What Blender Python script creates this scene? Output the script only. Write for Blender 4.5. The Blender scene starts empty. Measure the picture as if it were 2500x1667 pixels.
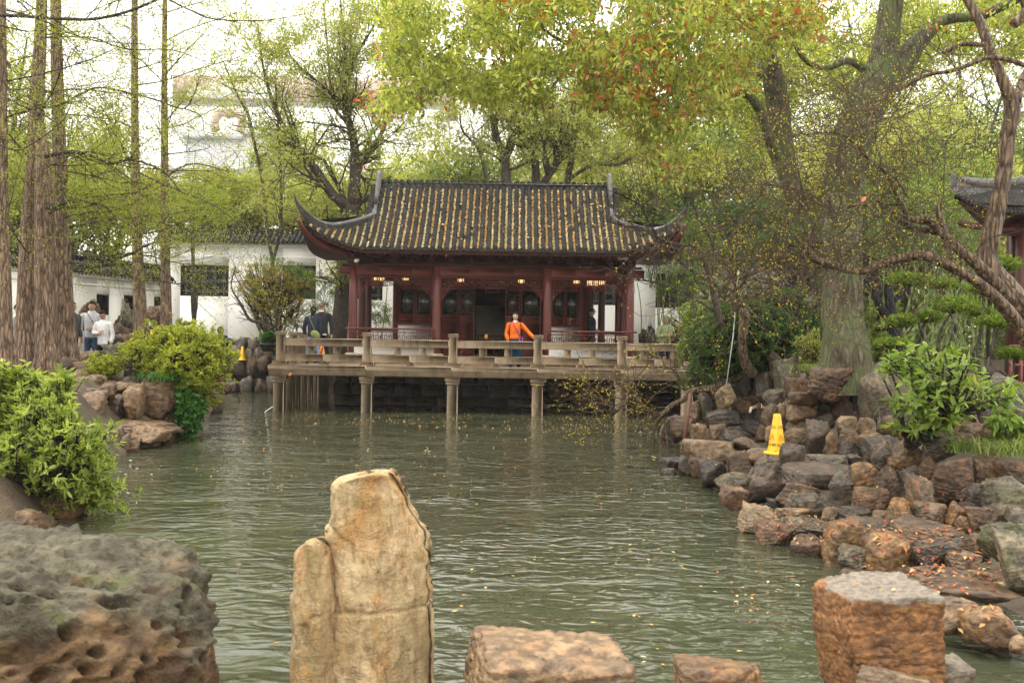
import bpy, math, random
import numpy as np
from mathutils import Vector, Matrix

# ------------------------------------------------------------------ camera, world, sun, exposure
SC = bpy.context.scene
COL = SC.collection
F = 2430.6          # focal length in pixels of the 2500 px wide photograph
H = 2.0             # eye height above the pond
HY = 833.5
ROLL = 0.015
cam_data = bpy.data.cameras.new('camera')
cam = bpy.data.objects.new('camera', cam_data)
COL.objects.link(cam)
SC.camera = cam
cam_data.sensor_width = 36.0
cam_data.lens = 35.0
cam_data.clip_start = 0.05
cam_data.clip_end = 2500
cam.matrix_world = Matrix.Translation((0, 0, H)) @ Matrix.Rotation(math.pi / 2, 4, 'X') @ Matrix.Rotation(ROLL, 4, 'Z')
cam_data.dof.use_dof = True
cam_data.dof.focus_distance = 27.0
cam_data.dof.aperture_fstop = 4.5

SUN_EL, SUN_AZ = math.radians(62), math.radians(-35)   # high behind thin cloud, in front of the camera and to the left
world = bpy.data.worlds.new('World')
SC.world = world
world.use_nodes = True
wn, wl = world.node_tree.nodes, world.node_tree.links
wn.clear()
sky = wn.new('ShaderNodeTexSky'); sky.sky_type = 'NISHITA'; sky.sun_disc = False
sky.sun_elevation = SUN_EL; sky.sun_rotation = SUN_AZ; sky.dust_density = 6; sky.air_density = 1.0
wmix = wn.new('ShaderNodeMix'); wmix.data_type = 'RGBA'; wmix.inputs['Factor'].default_value = 0.86
wmix.inputs[7].default_value = (12.8, 12.3, 11.4, 1)                  # an even layer of bright cloud over the sky
wbg = wn.new('ShaderNodeBackground'); wbg.inputs['Strength'].default_value = 0.1
wout = wn.new('ShaderNodeOutputWorld')
wl.new(sky.outputs[0], wmix.inputs[6]); wl.new(wmix.outputs[2], wbg.inputs[0]); wl.new(wbg.outputs[0], wout.inputs[0])
sun_data = bpy.data.lights.new('sun', 'SUN')
sun_data.energy = 1.1; sun_data.angle = math.radians(28); sun_data.color = (1.0, 0.965, 0.90)
sun = bpy.data.objects.new('sun', sun_data); COL.objects.link(sun)
sd = Vector((math.sin(SUN_AZ) * math.cos(SUN_EL), -0.25 * math.cos(SUN_EL), math.sin(SUN_EL)))
sun.rotation_euler = sd.to_track_quat('Z', 'Y').to_euler()
SC.view_settings.view_transform = 'Standard'
SC.view_settings.look = 'None'
SC.view_settings.gamma = 1.0
SC.view_settings.use_curve_mapping = False
SC.view_settings.exposure = 1.36
try:
    SC.cycles.max_bounces = 6; SC.cycles.diffuse_bounces = 3; SC.cycles.glossy_bounces = 3
    SC.cycles.transmission_bounces = 4; SC.cycles.transparent_max_bounces = 8
    SC.cycles.use_denoising = True
except Exception:
    pass

# ------------------------------------------------------------------ helpers
rng = np.random.default_rng(11)
random.seed(5)
cr, sr = math.cos(ROLL), math.sin(ROLL)

def P(px, py, Y):
    """the place at distance Y that the photograph shows at pixel px, py"""
    ix, iy = px - 1250.0, HY - py
    return Vector(((ix * cr - iy * sr) * Y / F, Y, H + (ix * sr + iy * cr) * Y / F))

def W(px, py, z=0.0):
    """the place on the level z seen at pixel px, py"""
    ix, iy = px - 1250.0, HY - py
    Y = (z - H) * F / (ix * sr + iy * cr)
    return Vector(((ix * cr - iy * sr) * Y / F, Y, z))

WMAT = {}
def link(name, data, parent=None, M=None, mat=None, **props):
    o = bpy.data.objects.new(name, data)
    COL.objects.link(o)
    M = M or Matrix.Identity(4)
    WMAT[o.name] = M
    if parent is not None:
        o.parent = parent
        o.matrix_parent_inverse = WMAT[parent.name].inverted()
    o.matrix_basis = M
    if mat is not None and data is not None and hasattr(data, 'materials') and len(data.materials) == 0:
        data.materials.append(mat)
    for k, v in props.items():
        o[k] = v
    return o

def thing(name, loc, label, cat, group=None, rz=0.0):
    o = link(name, None, None, Matrix.Translation(Vector(loc)) @ Matrix.Rotation(rz, 4, 'Z'))
    o['label'] = label; o['category'] = cat
    if group: o['group'] = group
    return o

def tag(o, label, cat, group=None, kind=None):
    o['label'] = label; o['category'] = cat
    if group: o['group'] = group
    if kind: o['kind'] = kind
    return o

def np_mesh(name, V, faces, smooth=False, attr=None, uv=None):
    """faces: list of int arrays (n,k)"""
    me = bpy.data.meshes.new(name)
    V = np.ascontiguousarray(V, dtype=np.float32).reshape(-1, 3)
    faces = [np.asarray(f, dtype=np.int32) for f in faces if len(f)]
    me.vertices.add(len(V)); me.vertices.foreach_set('co', V.ravel())
    nl = sum(f.size for f in faces); nf = sum(len(f) for f in faces)
    me.loops.add(nl); me.polygons.add(nf)
    li = np.concatenate([f.ravel() for f in faces])
    tot = np.concatenate([np.full(len(f), f.shape[1], dtype=np.int32) for f in faces])
    start = np.concatenate([[0], np.cumsum(tot)[:-1]]).astype(np.int32)
    me.loops.foreach_set('vertex_index', li)
    me.polygons.foreach_set('loop_start', start)
    me.polygons.foreach_set('loop_total', tot)
    if smooth:
        me.polygons.foreach_set('use_smooth', np.ones(nf, dtype=bool))
    if attr is not None:
        a = me.attributes.new('lv', 'FLOAT', 'FACE')
        a.data.foreach_set('value', np.asarray(attr, dtype=np.float32))
    me.update(calc_edges=True)
    return me

CH = None
class MB:
    def __init__(self):
        self.V = []; self.F = {}; self.n = 0
    def add(self, V, faces):
        V = np.asarray(V, dtype=np.float64).reshape(-1, 3)
        for f in faces:
            f = np.asarray(f, dtype=np.int64)
            if f.ndim == 1: f = f[None]
            if len(f): self.F.setdefault(f.shape[1], []).append(f + self.n)
        self.V.append(V); self.n += len(V)
    def box(self, x0, y0, z0, x1, y1, z1, c=0.0, M=None):
        if x0 > x1: x0, x1 = x1, x0
        if y0 > y1: y0, y1 = y1, y0
        if z0 > z1: z0, z1 = z1, z0
        if c <= 0:
            V = [(x, y, z) for x in (x0, x1) for y in (y0, y1) for z in (z0, z1)]
            Fs = [[(0, 1, 3, 2), (4, 6, 7, 5), (0, 4, 5, 1), (2, 3, 7, 6), (0, 2, 6, 4), (1, 5, 7, 3)]]
        else:
            c = min(c, (x1 - x0) * .45, (y1 - y0) * .45, (z1 - z0) * .45)
            V = []; idx = {}
            for a in (0, 1):
                for b in (0, 1):
                    for d in (0, 1):
                        X = (x0, x1)[a]; Y = (y0, y1)[b]; Z = (z0, z1)[d]
                        sx, sy, sz = (1, -1)[a] * c, (1, -1)[b] * c, (1, -1)[d] * c
                        for k, v in enumerate(((X, Y + sy, Z + sz), (X + sx, Y, Z + sz), (X + sx, Y + sy, Z))):
                            idx[(a, b, d, k)] = len(V); V.append(v)
            q = []; t = []
            I = idx
            for a in (0, 1):
                f = [I[(a, 0, 0, 0)], I[(a, 0, 1, 0)], I[(a, 1, 1, 0)], I[(a, 1, 0, 0)]]
                q.append(f if a == 0 else f[::-1])
                f = [I[(0, a, 0, 1)], I[(1, a, 0, 1)], I[(1, a, 1, 1)], I[(0, a, 1, 1)]]
                q.append(f if a == 0 else f[::-1])
                f = [I[(0, 0, a, 2)], I[(0, 1, a, 2)], I[(1, 1, a, 2)], I[(1, 0, a, 2)]]
                q.append(f if a == 0 else f[::-1])
            for a in (0, 1):
                for b in (0, 1):
                    q.append([I[(a, b, 0, 0)], I[(a, b, 0, 1)], I[(a, b, 1, 1)], I[(a, b, 1, 0)]])
                    q.append([I[(a, 0, b, 0)], I[(a, 0, b, 2)], I[(a, 1, b, 2)], I[(a, 1, b, 0)]])
                    q.append([I[(0, a, b, 1)], I[(0, a, b, 2)], I[(1, a, b, 2)], I[(1, a, b, 1)]])
                    for d in (0, 1):
                        t.append([I[(a, b, d, 0)], I[(a, b, d, 1)], I[(a, b, d, 2)]])
            Fs = [q, t]
        V = np.array(V, dtype=float)
        if M is not None:
            V = V @ np.array(M.to_3x3()).T + np.array(M.translation)
        self.add(V, Fs); return self
    def bar(self, a, b, w, h=None):
        """square bar from a to b"""
        h = h or w
        a, b = Vector(a), Vector(b); d = b - a; L = d.length
        if L < 1e-6: return self
        q = d.to_track_quat('X', 'Z').to_matrix().to_4x4()
        return self.box(0, -w / 2, -h / 2, L, w / 2, h / 2, 0, Matrix.Translation(a) @ q)
    def tube(self, pts, rad, n=6, cap=True, rough=0.0, seed=0):
        pts = np.asarray([tuple(p) for p in pts], dtype=float); m = len(pts)
        rad = np.broadcast_to(np.asarray(rad, dtype=float), (m,))
        T = np.gradient(pts, axis=0); T /= np.linalg.norm(T, axis=1)[:, None] + 1e-9
        ref = np.array([0.0, 0.0, 1.0]) if abs(T[:, 2]).mean() < .8 else np.array([0.0, 1.0, 0.0])
        U = np.cross(T, ref); U /= np.linalg.norm(U, axis=1)[:, None] + 1e-9
        Wv = np.cross(T, U)
        a = np.arange(n) * 2 * math.pi / n
        rr = rad[:, None] * np.ones(n)[None]
        if rough:
            r2 = np.random.default_rng(seed)
            g = r2.normal(size=n); g2 = r2.normal(size=(m, n))
            k = np.array([.25, .5, .25])
            for _ in range(2):
                g2 = g2[:, :] if m < 3 else np.vstack([g2[:1], (g2[:-2] * .25 + g2[1:-1] * .5 + g2[2:] * .25), g2[-1:]])
            rr = rr * (1 + rough * (g[None] * .6 + g2))
        V = pts[:, None] + rr[..., None] * (np.cos(a)[None, :, None] * U[:, None] + np.sin(a)[None, :, None] * Wv[:, None])
        i = np.arange(m - 1)[:, None] * n; j = np.arange(n)[None]; j2 = (j + 1) % n
        q = np.stack([i + j, i + j2, i + n + j2, i + n + j], -1).reshape(-1, 4)
        Fs = [q]
        if cap:
            Fs.append(np.arange(n)[None, ::-1]); Fs.append(np.arange(n)[None] + (m - 1) * n)
        self.add(V.reshape(-1, 3), Fs); return self
    def lathe(self, prof, c, n=12, M=None):
        prof = np.asarray(prof, dtype=float); m = len(prof)
        a = np.arange(n) * 2 * math.pi / n
        V = np.stack([prof[:, 0, None] * np.cos(a) + c[0], prof[:, 0, None] * np.sin(a) + c[1], np.repeat(prof[:, 1, None], n, 1) + c[2]], -1).reshape(-1, 3)
        i = np.arange(m - 1)[:, None] * n; j = np.arange(n)[None]; j2 = (j + 1) % n
        q = np.stack([i + j, i + j2, i + n + j2, i + n + j], -1).reshape(-1, 4)
        self.add(V, [q, np.arange(n)[None, ::-1], np.arange(n)[None] + (m - 1) * n]); return self
    def prism(self, poly, axis_from, axis_to):
        """poly: list of 3d points (front); extruded by vector axis_to-axis_from"""
        A = np.array([tuple(p) for p in poly], dtype=float); d = np.array(tuple(axis_to), float) - np.array(tuple(axis_from), float)
        n = len(A); V = np.vstack([A, A + d]); j = np.arange(n); j2 = (j + 1) % n
        self.add(V, [np.stack([j, j2, j2 + n, j + n], -1), np.arange(n)[None, ::-1], np.arange(n)[None] + n]); return self
    def mesh(self, name, mat=None, smooth=False):
        me = np_mesh(name, np.vstack(self.V), [np.vstack(v) for v in self.F.values()], smooth)
        if mat: me.materials.append(mat)
        return me
    def build(self, name, mat, parent=None, smooth=False, **props):
        return link(name, self.mesh(name, mat, smooth), parent, None, None, **props)

def spline(pts, per=6):
    """Catmull-Rom through pts (each x,y,z,radius...)"""
    A = np.array([tuple(p) for p in pts], dtype=float)
    if len(A) < 3:
        t = np.linspace(0, 1, per + 1)[:, None]; return A[0] * (1 - t) + A[-1] * t
    B = np.vstack([2 * A[0] - A[1], A, 2 * A[-1] - A[-2]]); out = []
    for i in range(1, len(B) - 2):
        t = np.linspace(0, 1, per, endpoint=False)[:, None]
        p0, p1, p2, p3 = B[i - 1], B[i], B[i + 1], B[i + 2]
        out.append(.5 * ((2 * p1) + (p2 - p0) * t + (2 * p0 - 5 * p1 + 4 * p2 - p3) * t ** 2 + (3 * p1 - p0 - 3 * p2 + p3) * t ** 3))
    out.append(A[-1:])
    return np.vstack(out)

def pxpath(pts, per=6):
    """pts: (px,py,Y,width_px) -> (n,3) points and radii"""
    A = [tuple(P(p[0], p[1], p[2])) + (max(p[3], .3) * p[2] / F / 2,) for p in pts]
    S = spline(A, per)
    return S[:, :3], np.maximum(S[:, 3], .0015)

# --- value noise
_perm = np.random.default_rng(3).random((32, 32, 32))
def vnoise(p):
    p = np.asarray(p, dtype=float); i = np.floor(p).astype(int); f = p - i; f = f * f * (3 - 2 * f)
    o = np.zeros(p.shape[:-1])
    for dx in (0, 1):
        for dy in (0, 1):
            for dz in (0, 1):
                w = (f[..., 0] if dx else 1 - f[..., 0]) * (f[..., 1] if dy else 1 - f[..., 1]) * (f[..., 2] if dz else 1 - f[..., 2])
                o += w * _perm[(i[..., 0] + dx) % 32, (i[..., 1] + dy) % 32, (i[..., 2] + dz) % 32]
    return o
def fbm(p, oct=3):
    p = np.asarray(p, dtype=float); o = 0; a = .5; s = 0
    for k in range(oct):
        o = o + a * vnoise(p * 2 ** k + 7.3 * k); s += a; a *= .5
    return o / s

# ------------------------------------------------------------------ materials
class NT:
    def __init__(self, name):
        self.m = bpy.data.materials.new(name); self.m.use_nodes = True
        self.t = self.m.node_tree; self.t.nodes.clear()
        self.out = self.N('ShaderNodeOutputMaterial')
    def N(self, kind, **kw):
        n = self.t.nodes.new(kind)
        for k, v in kw.items():
            if k in ('inp',):
                for a, b in v.items(): self.set(n, a, b)
            else: setattr(n, k, v)
        return n
    def set(self, n, key, v):
        s = n.inputs[key]
        if isinstance(v, bpy.types.NodeSocket): self.t.links.new(v, s)
        else: s.default_value = v
    def pos(self): return self.N('ShaderNodeNewGeometry').outputs['Position']
    def obj(self): return self.N('ShaderNodeTexCoord').outputs['Object']
    def scaled(self, vec, s):
        n = self.N('ShaderNodeMapping'); self.set(n, 'Vector', vec); n.inputs['Scale'].default_value = s if hasattr(s, '__len__') else (s, s, s)
        return n.outputs[0]
    def noise(self, vec, scale=5, detail=4, rough=.55, dist=0.0):
        n = self.N('ShaderNodeTexNoise'); self.set(n, 'Vector', vec)
        n.inputs['Scale'].default_value = scale; n.inputs['Detail'].default_value = detail
        n.inputs['Roughness'].default_value = rough; n.inputs['Distortion'].default_value = dist
        return n.outputs[0]
    def voro(self, vec, scale=5, feature='F1', rnd=1.0):
        n = self.N('ShaderNodeTexVoronoi', feature=feature); self.set(n, 'Vector', vec)
        n.inputs['Scale'].default_value = scale; n.inputs['Randomness'].default_value = rnd
        return n.outputs[0]
    def ramp(self, fac, stops, mode='LINEAR'):
        n = self.N('ShaderNodeValToRGB'); self.set(n, 'Fac', fac); e = n.color_ramp; e.interpolation = mode
        while len(e.elements) < len(stops): e.elements.new(.5)
        for el, (p, c) in zip(e.elements, stops):
            el.position = p
            el.color = (c, c, c, 1) if not hasattr(c, '__len__') else tuple(c) + (1,)
        return n.outputs[0]
    def mix(self, fac, a, b, mode='MIX'):
        n = self.N('ShaderNodeMix', data_type='RGBA', blend_type=mode)
        self.set(n, 0, fac)
        for k, v in ((6, a), (7, b)):
            if isinstance(v, bpy.types.NodeSocket): self.t.links.new(v, n.inputs[k])
            else: n.inputs[k].default_value = tuple(v) + (1,) if len(v) == 3 else v
        return n.outputs[2]
    def math(self, op, a, b=0.0):
        n = self.N('ShaderNodeMath', operation=op); self.set(n, 0, a); self.set(n, 1, b); return n.outputs[0]
    def bump(self, h, strength=.5, dist=.02, normal=None):
        n = self.N('ShaderNodeBump'); self.set(n, 'Height', h); n.inputs['Strength'].default_value = strength
        n.inputs['Distance'].default_value = dist
        if normal is not None: self.set(n, 'Normal', normal)
        return n.outputs[0]
    def bsdf(self, col, rough=.6, normal=None, spec=.5, metallic=0.0, **kw):
        b = self.N('ShaderNodeBsdfPrincipled')
        if isinstance(col, bpy.types.NodeSocket): self.t.links.new(col, b.inputs['Base Color'])
        else: b.inputs['Base Color'].default_value = tuple(col) + (1,)
        self.set(b, 'Roughness', rough); b.inputs['Specular IOR Level'].default_value = spec
        b.inputs['Metallic'].default_value = metallic
        if normal is not None: self.set(b, 'Normal', normal)
        self.t.links.new(b.outputs[0], self.out.inputs[0]); return b

def plain(name, c, rough=.6, spec=.4, var=.15, scale=6, bump=0.0, metallic=0.0):
    t = NT(name); p = t.pos(); n = t.noise(p, scale, 4)
    c2 = tuple(max(0, x * (1 - var)) for x in c); c3 = tuple(x * (1 + var) for x in c)
    col = t.ramp(n, [(.3, c2), (.7, c3)])
    t.bsdf(col, rough, t.bump(n, bump, .01) if bump else None, spec, metallic)
    return t.m

def rockmat(name, dark, light, stain=(.30, .15, .05), moss=0.0, rough=.5, scale=1.0, strata=True, cap=None):
    tone = lambda c: (c[0] * .98, c[1] * .88, c[2] * .70)
    dark, light, stain = tuple(.70 * x for x in tone(dark)), tone(light), tone(stain)
    t = NT(name); p = t.pos()
    rnd = t.N('ShaderNodeObjectInfo').outputs['Random']
    n1 = t.noise(p, 2.6 * scale, 6, .62, .6); n2 = t.noise(p, 14 * scale, 5, .6); n3 = t.noise(t.scaled(p, (1, 1, 3.2)), 4.5 * scale, 5, .65, 1.2)
    col = t.mix(t.ramp(n1, [(.34, 0.), (.66, 1.)]), dark, light)
    col = t.mix(t.ramp(n3, [(.50, 0.), (.64, .55)]), col, stain)
    col = t.mix(t.ramp(n2, [(.42, .7), (.60, 0.)]), col, tuple(x * .45 for x in dark))
    col = t.mix(t.math('MULTIPLY', rnd, .35), col, tuple((a + b) * .42 for a, b in zip(dark, (.10, .095, .09))))
    crack = t.math('ADD', t.voro(t.scaled(p, (1.0, 1.0, 1.7)), 2.2 * scale, 'DISTANCE_TO_EDGE'), t.ramp(t.noise(p, 1.9 * scale, 2), [(.42, 0.), (.52, .2)]))
    wob = t.math('ADD', crack, t.math('MULTIPLY', t.math('SUBTRACT', n2, .5), .16))
    ck = t.ramp(wob, [(.0, 0.), (.035, 1.)])
    col = t.mix(t.math('MULTIPLY', t.math('SUBTRACT', 1.0, ck), .4), col, tuple(x * .3 for x in dark))
    if moss:
        mn = t.noise(p, 3.3 * scale, 5, .6)
        col = t.mix(t.ramp(mn, [(.52, 0.), (.62, moss)]), col, (.085, .11, .03))
    if cap is not None:          # a different grey weathering crust over the top of the block
        sep = t.N('ShaderNodeSeparateXYZ'); t.set(sep, 0, p)
        zz = t.math('ADD', sep.outputs[2], t.math('MULTIPLY', t.math('SUBTRACT', n1, .5), cap[1]))
        col = t.mix(t.ramp(t.math('SUBTRACT', zz, cap[0]), [(.0, 0.), (.02, 1.)]), col, cap[2])
    hgt = t.math('ADD', t.math('MULTIPLY', n2, .5), t.math('ADD', t.math('MULTIPLY', n1, .6), t.math('MULTIPLY', ck, .5)))
    hgt = t.math('ADD', hgt, t.math('MULTIPLY', n3, .8))
    t.bsdf(col, t.ramp(n1, [(.3, rough - .12), (.7, rough + .15)]), t.bump(hgt, .75, .05), .5)
    return t.m

RM = {
    'brown': rockmat('brown_rock', (.070, .043, .026), (.24, .155, .092)),
    'dark': rockmat('dark_wet_and_shaded_rock', (.030, .026, .024), (.095, .076, .064), (.12, .07, .04), rough=.34),  # wet rocks; on the retaining wall its darkness stands for shade
    'tan': rockmat('tan_rock', (.16, .112, .074), (.40, .285, .185), (.36, .20, .085)),
    'grey': rockmat('grey_rock', (.075, .066, .055), (.225, .195, .155), (.22, .14, .075)),
    'ochre': rockmat('ochre_rock', (.135, .076, .034), (.39, .245, .115), (.42, .19, .05)),
    'slate': rockmat('slate_rock', (.052, .040, .033), (.160, .122, .100), (.17, .095, .055), rough=.4),
    'cream': rockmat('cream_rock', (.22, .17, .115), (.52, .41, .29), (.40, .26, .13)),
    'moss': rockmat('mossy_rock', (.085, .078, .058), (.26, .235, .175), (.20, .14, .06), moss=.35),
    'red': rockmat('red_brown_rock', (.075, .042, .026), (.235, .145, .092), (.26, .125, .05)),
}

def leafmat(name, stops, trans=.45, rough=.45, mode='LINEAR', gloss=.22):
    t = NT(name)
    a = t.N('ShaderNodeAttribute', attribute_name='lv').outputs['Fac']
    col = t.ramp(a, stops, mode)
    d = t.N('ShaderNodeBsdfPrincipled'); t.t.links.new(col, d.inputs['Base Color']); d.inputs['Roughness'].default_value = rough
    d.inputs['Specular IOR Level'].default_value = gloss
    tr = t.N('ShaderNodeBsdfTranslucent')
    tc = t.mix(1.0, col, (1.15, 1.15, .55), 'MULTIPLY'); t.t.links.new(tc, tr.inputs[0])
    mx = t.N('ShaderNodeMixShader'); mx.inputs[0].default_value = trans
    t.t.links.new(d.outputs[0], mx.inputs[1]); t.t.links.new(tr.outputs[0], mx.inputs[2])
    t.t.links.new(mx.outputs[0], t.out.inputs[0])
    return t.m

def barkmat(name, dark, light, moss=None, vs=9.0, rough=.85, bump=.8):
    t = NT(name); p = t.pos()
    s = t.scaled(p, (1, 1, .19))
    n = t.noise(s, vs * 2.2, 5, .6, .4); n2 = t.noise(p, 2.5, 4, .6)
    v = t.voro(s, vs * 1.6, 'DISTANCE_TO_EDGE')
    col = t.mix(t.ramp(n, [(.35, 0.), (.65, 1.)]), dark, light)
    col = t.mix(t.ramp(v, [(.0, .7), (.16, 0.)]), col, tuple(x * .4 for x in dark))
    if moss: col = t.mix(t.ramp(n2, [(.40, 0.), (.55, .85)]), col, moss)
    h = t.math('ADD', n, t.math('MULTIPLY', t.ramp(v, [(.0, 0.), (.22, 1.)]), .8))
    t.bsdf(col, rough, t.bump(h, bump, .03), .25)
    return t.m

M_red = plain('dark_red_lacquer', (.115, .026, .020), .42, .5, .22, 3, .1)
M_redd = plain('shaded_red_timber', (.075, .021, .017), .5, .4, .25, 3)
M_stone = None
def granite(name, a, b, stain):
    t = NT(name); p = t.pos()
    n = t.noise(p, 1.6, 5, .6); g = t.noise(p, 90, 2, .5); s = t.noise(t.scaled(p, (1, 1, .22)), 5, 5, .65)
    col = t.mix(t.ramp(n, [(.35, 0.), (.65, 1.)]), a, b)
    col = t.mix(t.ramp(s, [(.50, 0.), (.68, .75)]), col, stain)
    col = t.mix(t.ramp(g, [(.40, .35), (.56, 0.)]), col, tuple(x * .5 for x in a))
    t.bsdf(col, .62, t.bump(t.math('ADD', g, t.math('MULTIPLY', n, 2.)), .35, .01), .4)
    return t.m
M_stone = granite('granite', (.40, .29, .20), (.55, .43, .30), (.23, .17, .10))
M_stone2 = granite('stained_granite', (.28, .20, .13), (.45, .335, .22), (.085, .068, .045))
M_white = None
t = NT('whitewashed_plaster'); p = t.pos()
n = t.noise(p, 1.1, 6, .65); n2 = t.noise(t.scaled(p, (1, 1, .25)), 2.2, 5, .6)
c = t.mix(t.ramp(n, [(.46, 0.), (.75, .4)]), (.86, .845, .81), (.70, .66, .58))
c = t.mix(t.ramp(n2, [(.60, 0.), (.78, .45)]), c, (.42, .39, .33))
t.bsdf(c, .85, t.bump(n, .15, .01), .2); M_white = t.m
M_white2 = plain('clean_white_plaster', (.82, .81, .79), .8, .2, .04, 2)
t = NT('roof_tile_clay'); p = t.pos()
n = t.noise(p, 3, 5, .6); g = t.noise(p, 30, 3, .6)
c = t.mix(t.ramp(n, [(.35, 0.), (.68, 1.)]), (.018, .017, .016), (.048, .046, .043))
c = t.mix(t.ramp(g, [(.56, 0.), (.70, .55)]), c, (.09, .085, .075))
t.bsdf(c, .75, t.bump(g, .4, .01), .15); M_tile = t.m
t = NT('grey_ridge_plaster'); p = t.pos()
n = t.noise(p, 4, 5, .65); n2 = t.noise(t.scaled(p, (1, 1, .3)), 9, 5, .7)
c = t.mix(t.ramp(n, [(.3, 0.), (.7, 1.)]), (.060, .059, .057), (.145, .14, .132))
c = t.mix(t.ramp(n2, [(.60, 0.), (.66, .8)]), c, (.34, .33, .31))
t.bsdf(c, .7, t.bump(n2, .3, .01), .3); M_ridge = t.m
t = NT('dark_window_glass'); t.bsdf((.018, .020, .018), .06, t.bump(t.noise(t.pos(), 1.7, 2), .05, .05), .6); M_glass = t.m
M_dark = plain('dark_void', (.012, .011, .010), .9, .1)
M_black = plain('black_painted_timber', (.022, .020, .019), .5, .3)
M_steel = plain('rusty_steel', (.12, .055, .035), .6, .4, .3, 20)
M_wire = plain('pale_wire', (.55, .56, .55), .4, .5, .05)
M_yellow = plain('yellow_plastic', (.90, .50, .012), .38, .5, .04, 4)
M_bark_red = barkmat('dawn_redwood_bark', (.085, .055, .038), (.34, .235, .16))
M_bark_camphor = barkmat('camphor_bark', (.060, .047, .033), (.215, .17, .12), (.105, .125, .055), 8)
M_bark_moss = barkmat('mossy_camphor_bark', (.042, .038, .025), (.145, .125, .08), (.085, .115, .035), 8)
M_bark_dark = barkmat('dark_bark', (.040, .031, .025), (.125, .098, .078), None, 14, .7)
M_bark_old = barkmat('weathered_bark', (.050, .032, .021), (.27, .185, .11), None, 11, .5, 1.0)
M_bark_grey = barkmat('grey_brown_bark', (.055, .046, .038), (.16, .135, .11), None, 12)
M_twig = plain('twig_bark', (.075, .052, .036), .7, .2, .25, 12)
# ------------------------------------------------------------------ ground, pond
shore_px = [(2420, 1640), (2300, 1520), (2024, 1402), (1944, 1366), (1856, 1330), (1815, 1300), (1905, 1246), (1830, 1205), (1760, 1190),
            (1690, 1172), (1616, 1150), (1610, 1110), (1614, 1074), (1640, 1040), (1690, 1020)]
shoreR = [tuple(W(a, b))[:2] for a, b in shore_px]
left_px = [(590, 975), (520, 1010), (440, 1060), (396, 1070), (301, 1112), (230, 1180), (190, 1240), (120, 1290), (60, 1330), (0, 1345)]
shoreL = [tuple(W(a, b))[:2] for a, b in left_px]
pond = np.array([(4.3, 4.75)] + shoreR + [(6.0, 29.4), (-4.8, 29.4), (-5.0, 37.4), (-14.0, 37.6), (-13.5, 30.0)] + shoreL + [(-9, 8.5), (-12, 4.75)])
def poly_sd(X, Y, poly):
    d = np.full(X.shape, 1e9); ins = np.zeros(X.shape, bool); n = len(poly)
    for i in range(n):
        ax, ay = poly[i]; bx, by = poly[(i + 1) % n]
        ex, ey = bx - ax, by - ay
        t_ = np.clip(((X - ax) * ex + (Y - ay) * ey) / (ex * ex + ey * ey + 1e-12), 0, 1)
        d = np.minimum(d, np.hypot(X - ax - t_ * ex, Y - ay - t_ * ey))
        c_ = ((ay > Y) != (by > Y)) & (X < (bx - ax) * (Y - ay) / (by - ay + 1e-12) + ax)
        ins ^= c_
    return np.where(ins, -d, d)
def ground_z(X, Y):
    X = np.asarray(X, float); Y = np.asarray(Y, float)
    d = poly_sd(X, Y, pond)
    right = (X > 0) & (Y < 28.5)
    slope = np.where(right, .16, 1.1); top = np.where(right, 1.05, 1.15)
    near = (Y < 5.0)
    h = np.minimum(top, -.12 + slope * d)
    h = np.where(near, .3, h)
    inner = np.maximum(-1.2, .9 * d - .1)
    h = np.where(d < 0, inner, h)
    h = h + np.where((d > 1.0) & ~near & (Y > 42), .35, 0)
    return h + .10 * (fbm(np.stack([X * .8, Y * .8, X * 0], -1), 3) - .5) * (d > .1) * (~near)
ax_x = np.concatenate([[-900, -500, -260, -140, -90, -65, -50, -40, -34, -29, -25], np.arange(-22, 22.01, .4), [25, 29, 34, 40, 50, 65, 90, 140, 260, 500, 900]])
ax_y = np.concatenate([[-200, -80, -30, -10, -3, 0, 2, 3.5], np.arange(4.4, 4.81, .2), np.arange(5.1, 46, .4), [48, 51, 55, 60, 68, 80, 100, 140, 220, 400, 800, 1500]])
GX, GY = np.meshgrid(ax_x, ax_y, indexing='xy')
GZ = ground_z(GX, GY)
nx, ny = len(ax_x), len(ax_y)
ii = (np.arange(ny - 1)[:, None] * nx + np.arange(nx - 1)[None]).ravel()
t = NT('earth_ground'); p = t.pos()
n = t.noise(p, 1.3, 6, .6); g = t.noise(p, 26, 4, .6)
c = t.mix(t.ramp(n, [(.35, 0.), (.65, 1.)]), (.050, .036, .025), (.135, .098, .066))
c = t.mix(t.ramp(t.noise(p, .7, 4), [(.50, 0.), (.62, .6)]), c, (.06, .075, .03))
t.bsdf(c, .8, t.bump(t.math('ADD', g, n), .8, .05), .3); M_earth = t.m
me = np_mesh('ground', np.stack([GX, GY, GZ], -1), [np.stack([ii, ii + 1, ii + nx + 1, ii + nx], -1)], True); me.materials.append(M_earth)
link('ground', me, kind='structure')

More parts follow.
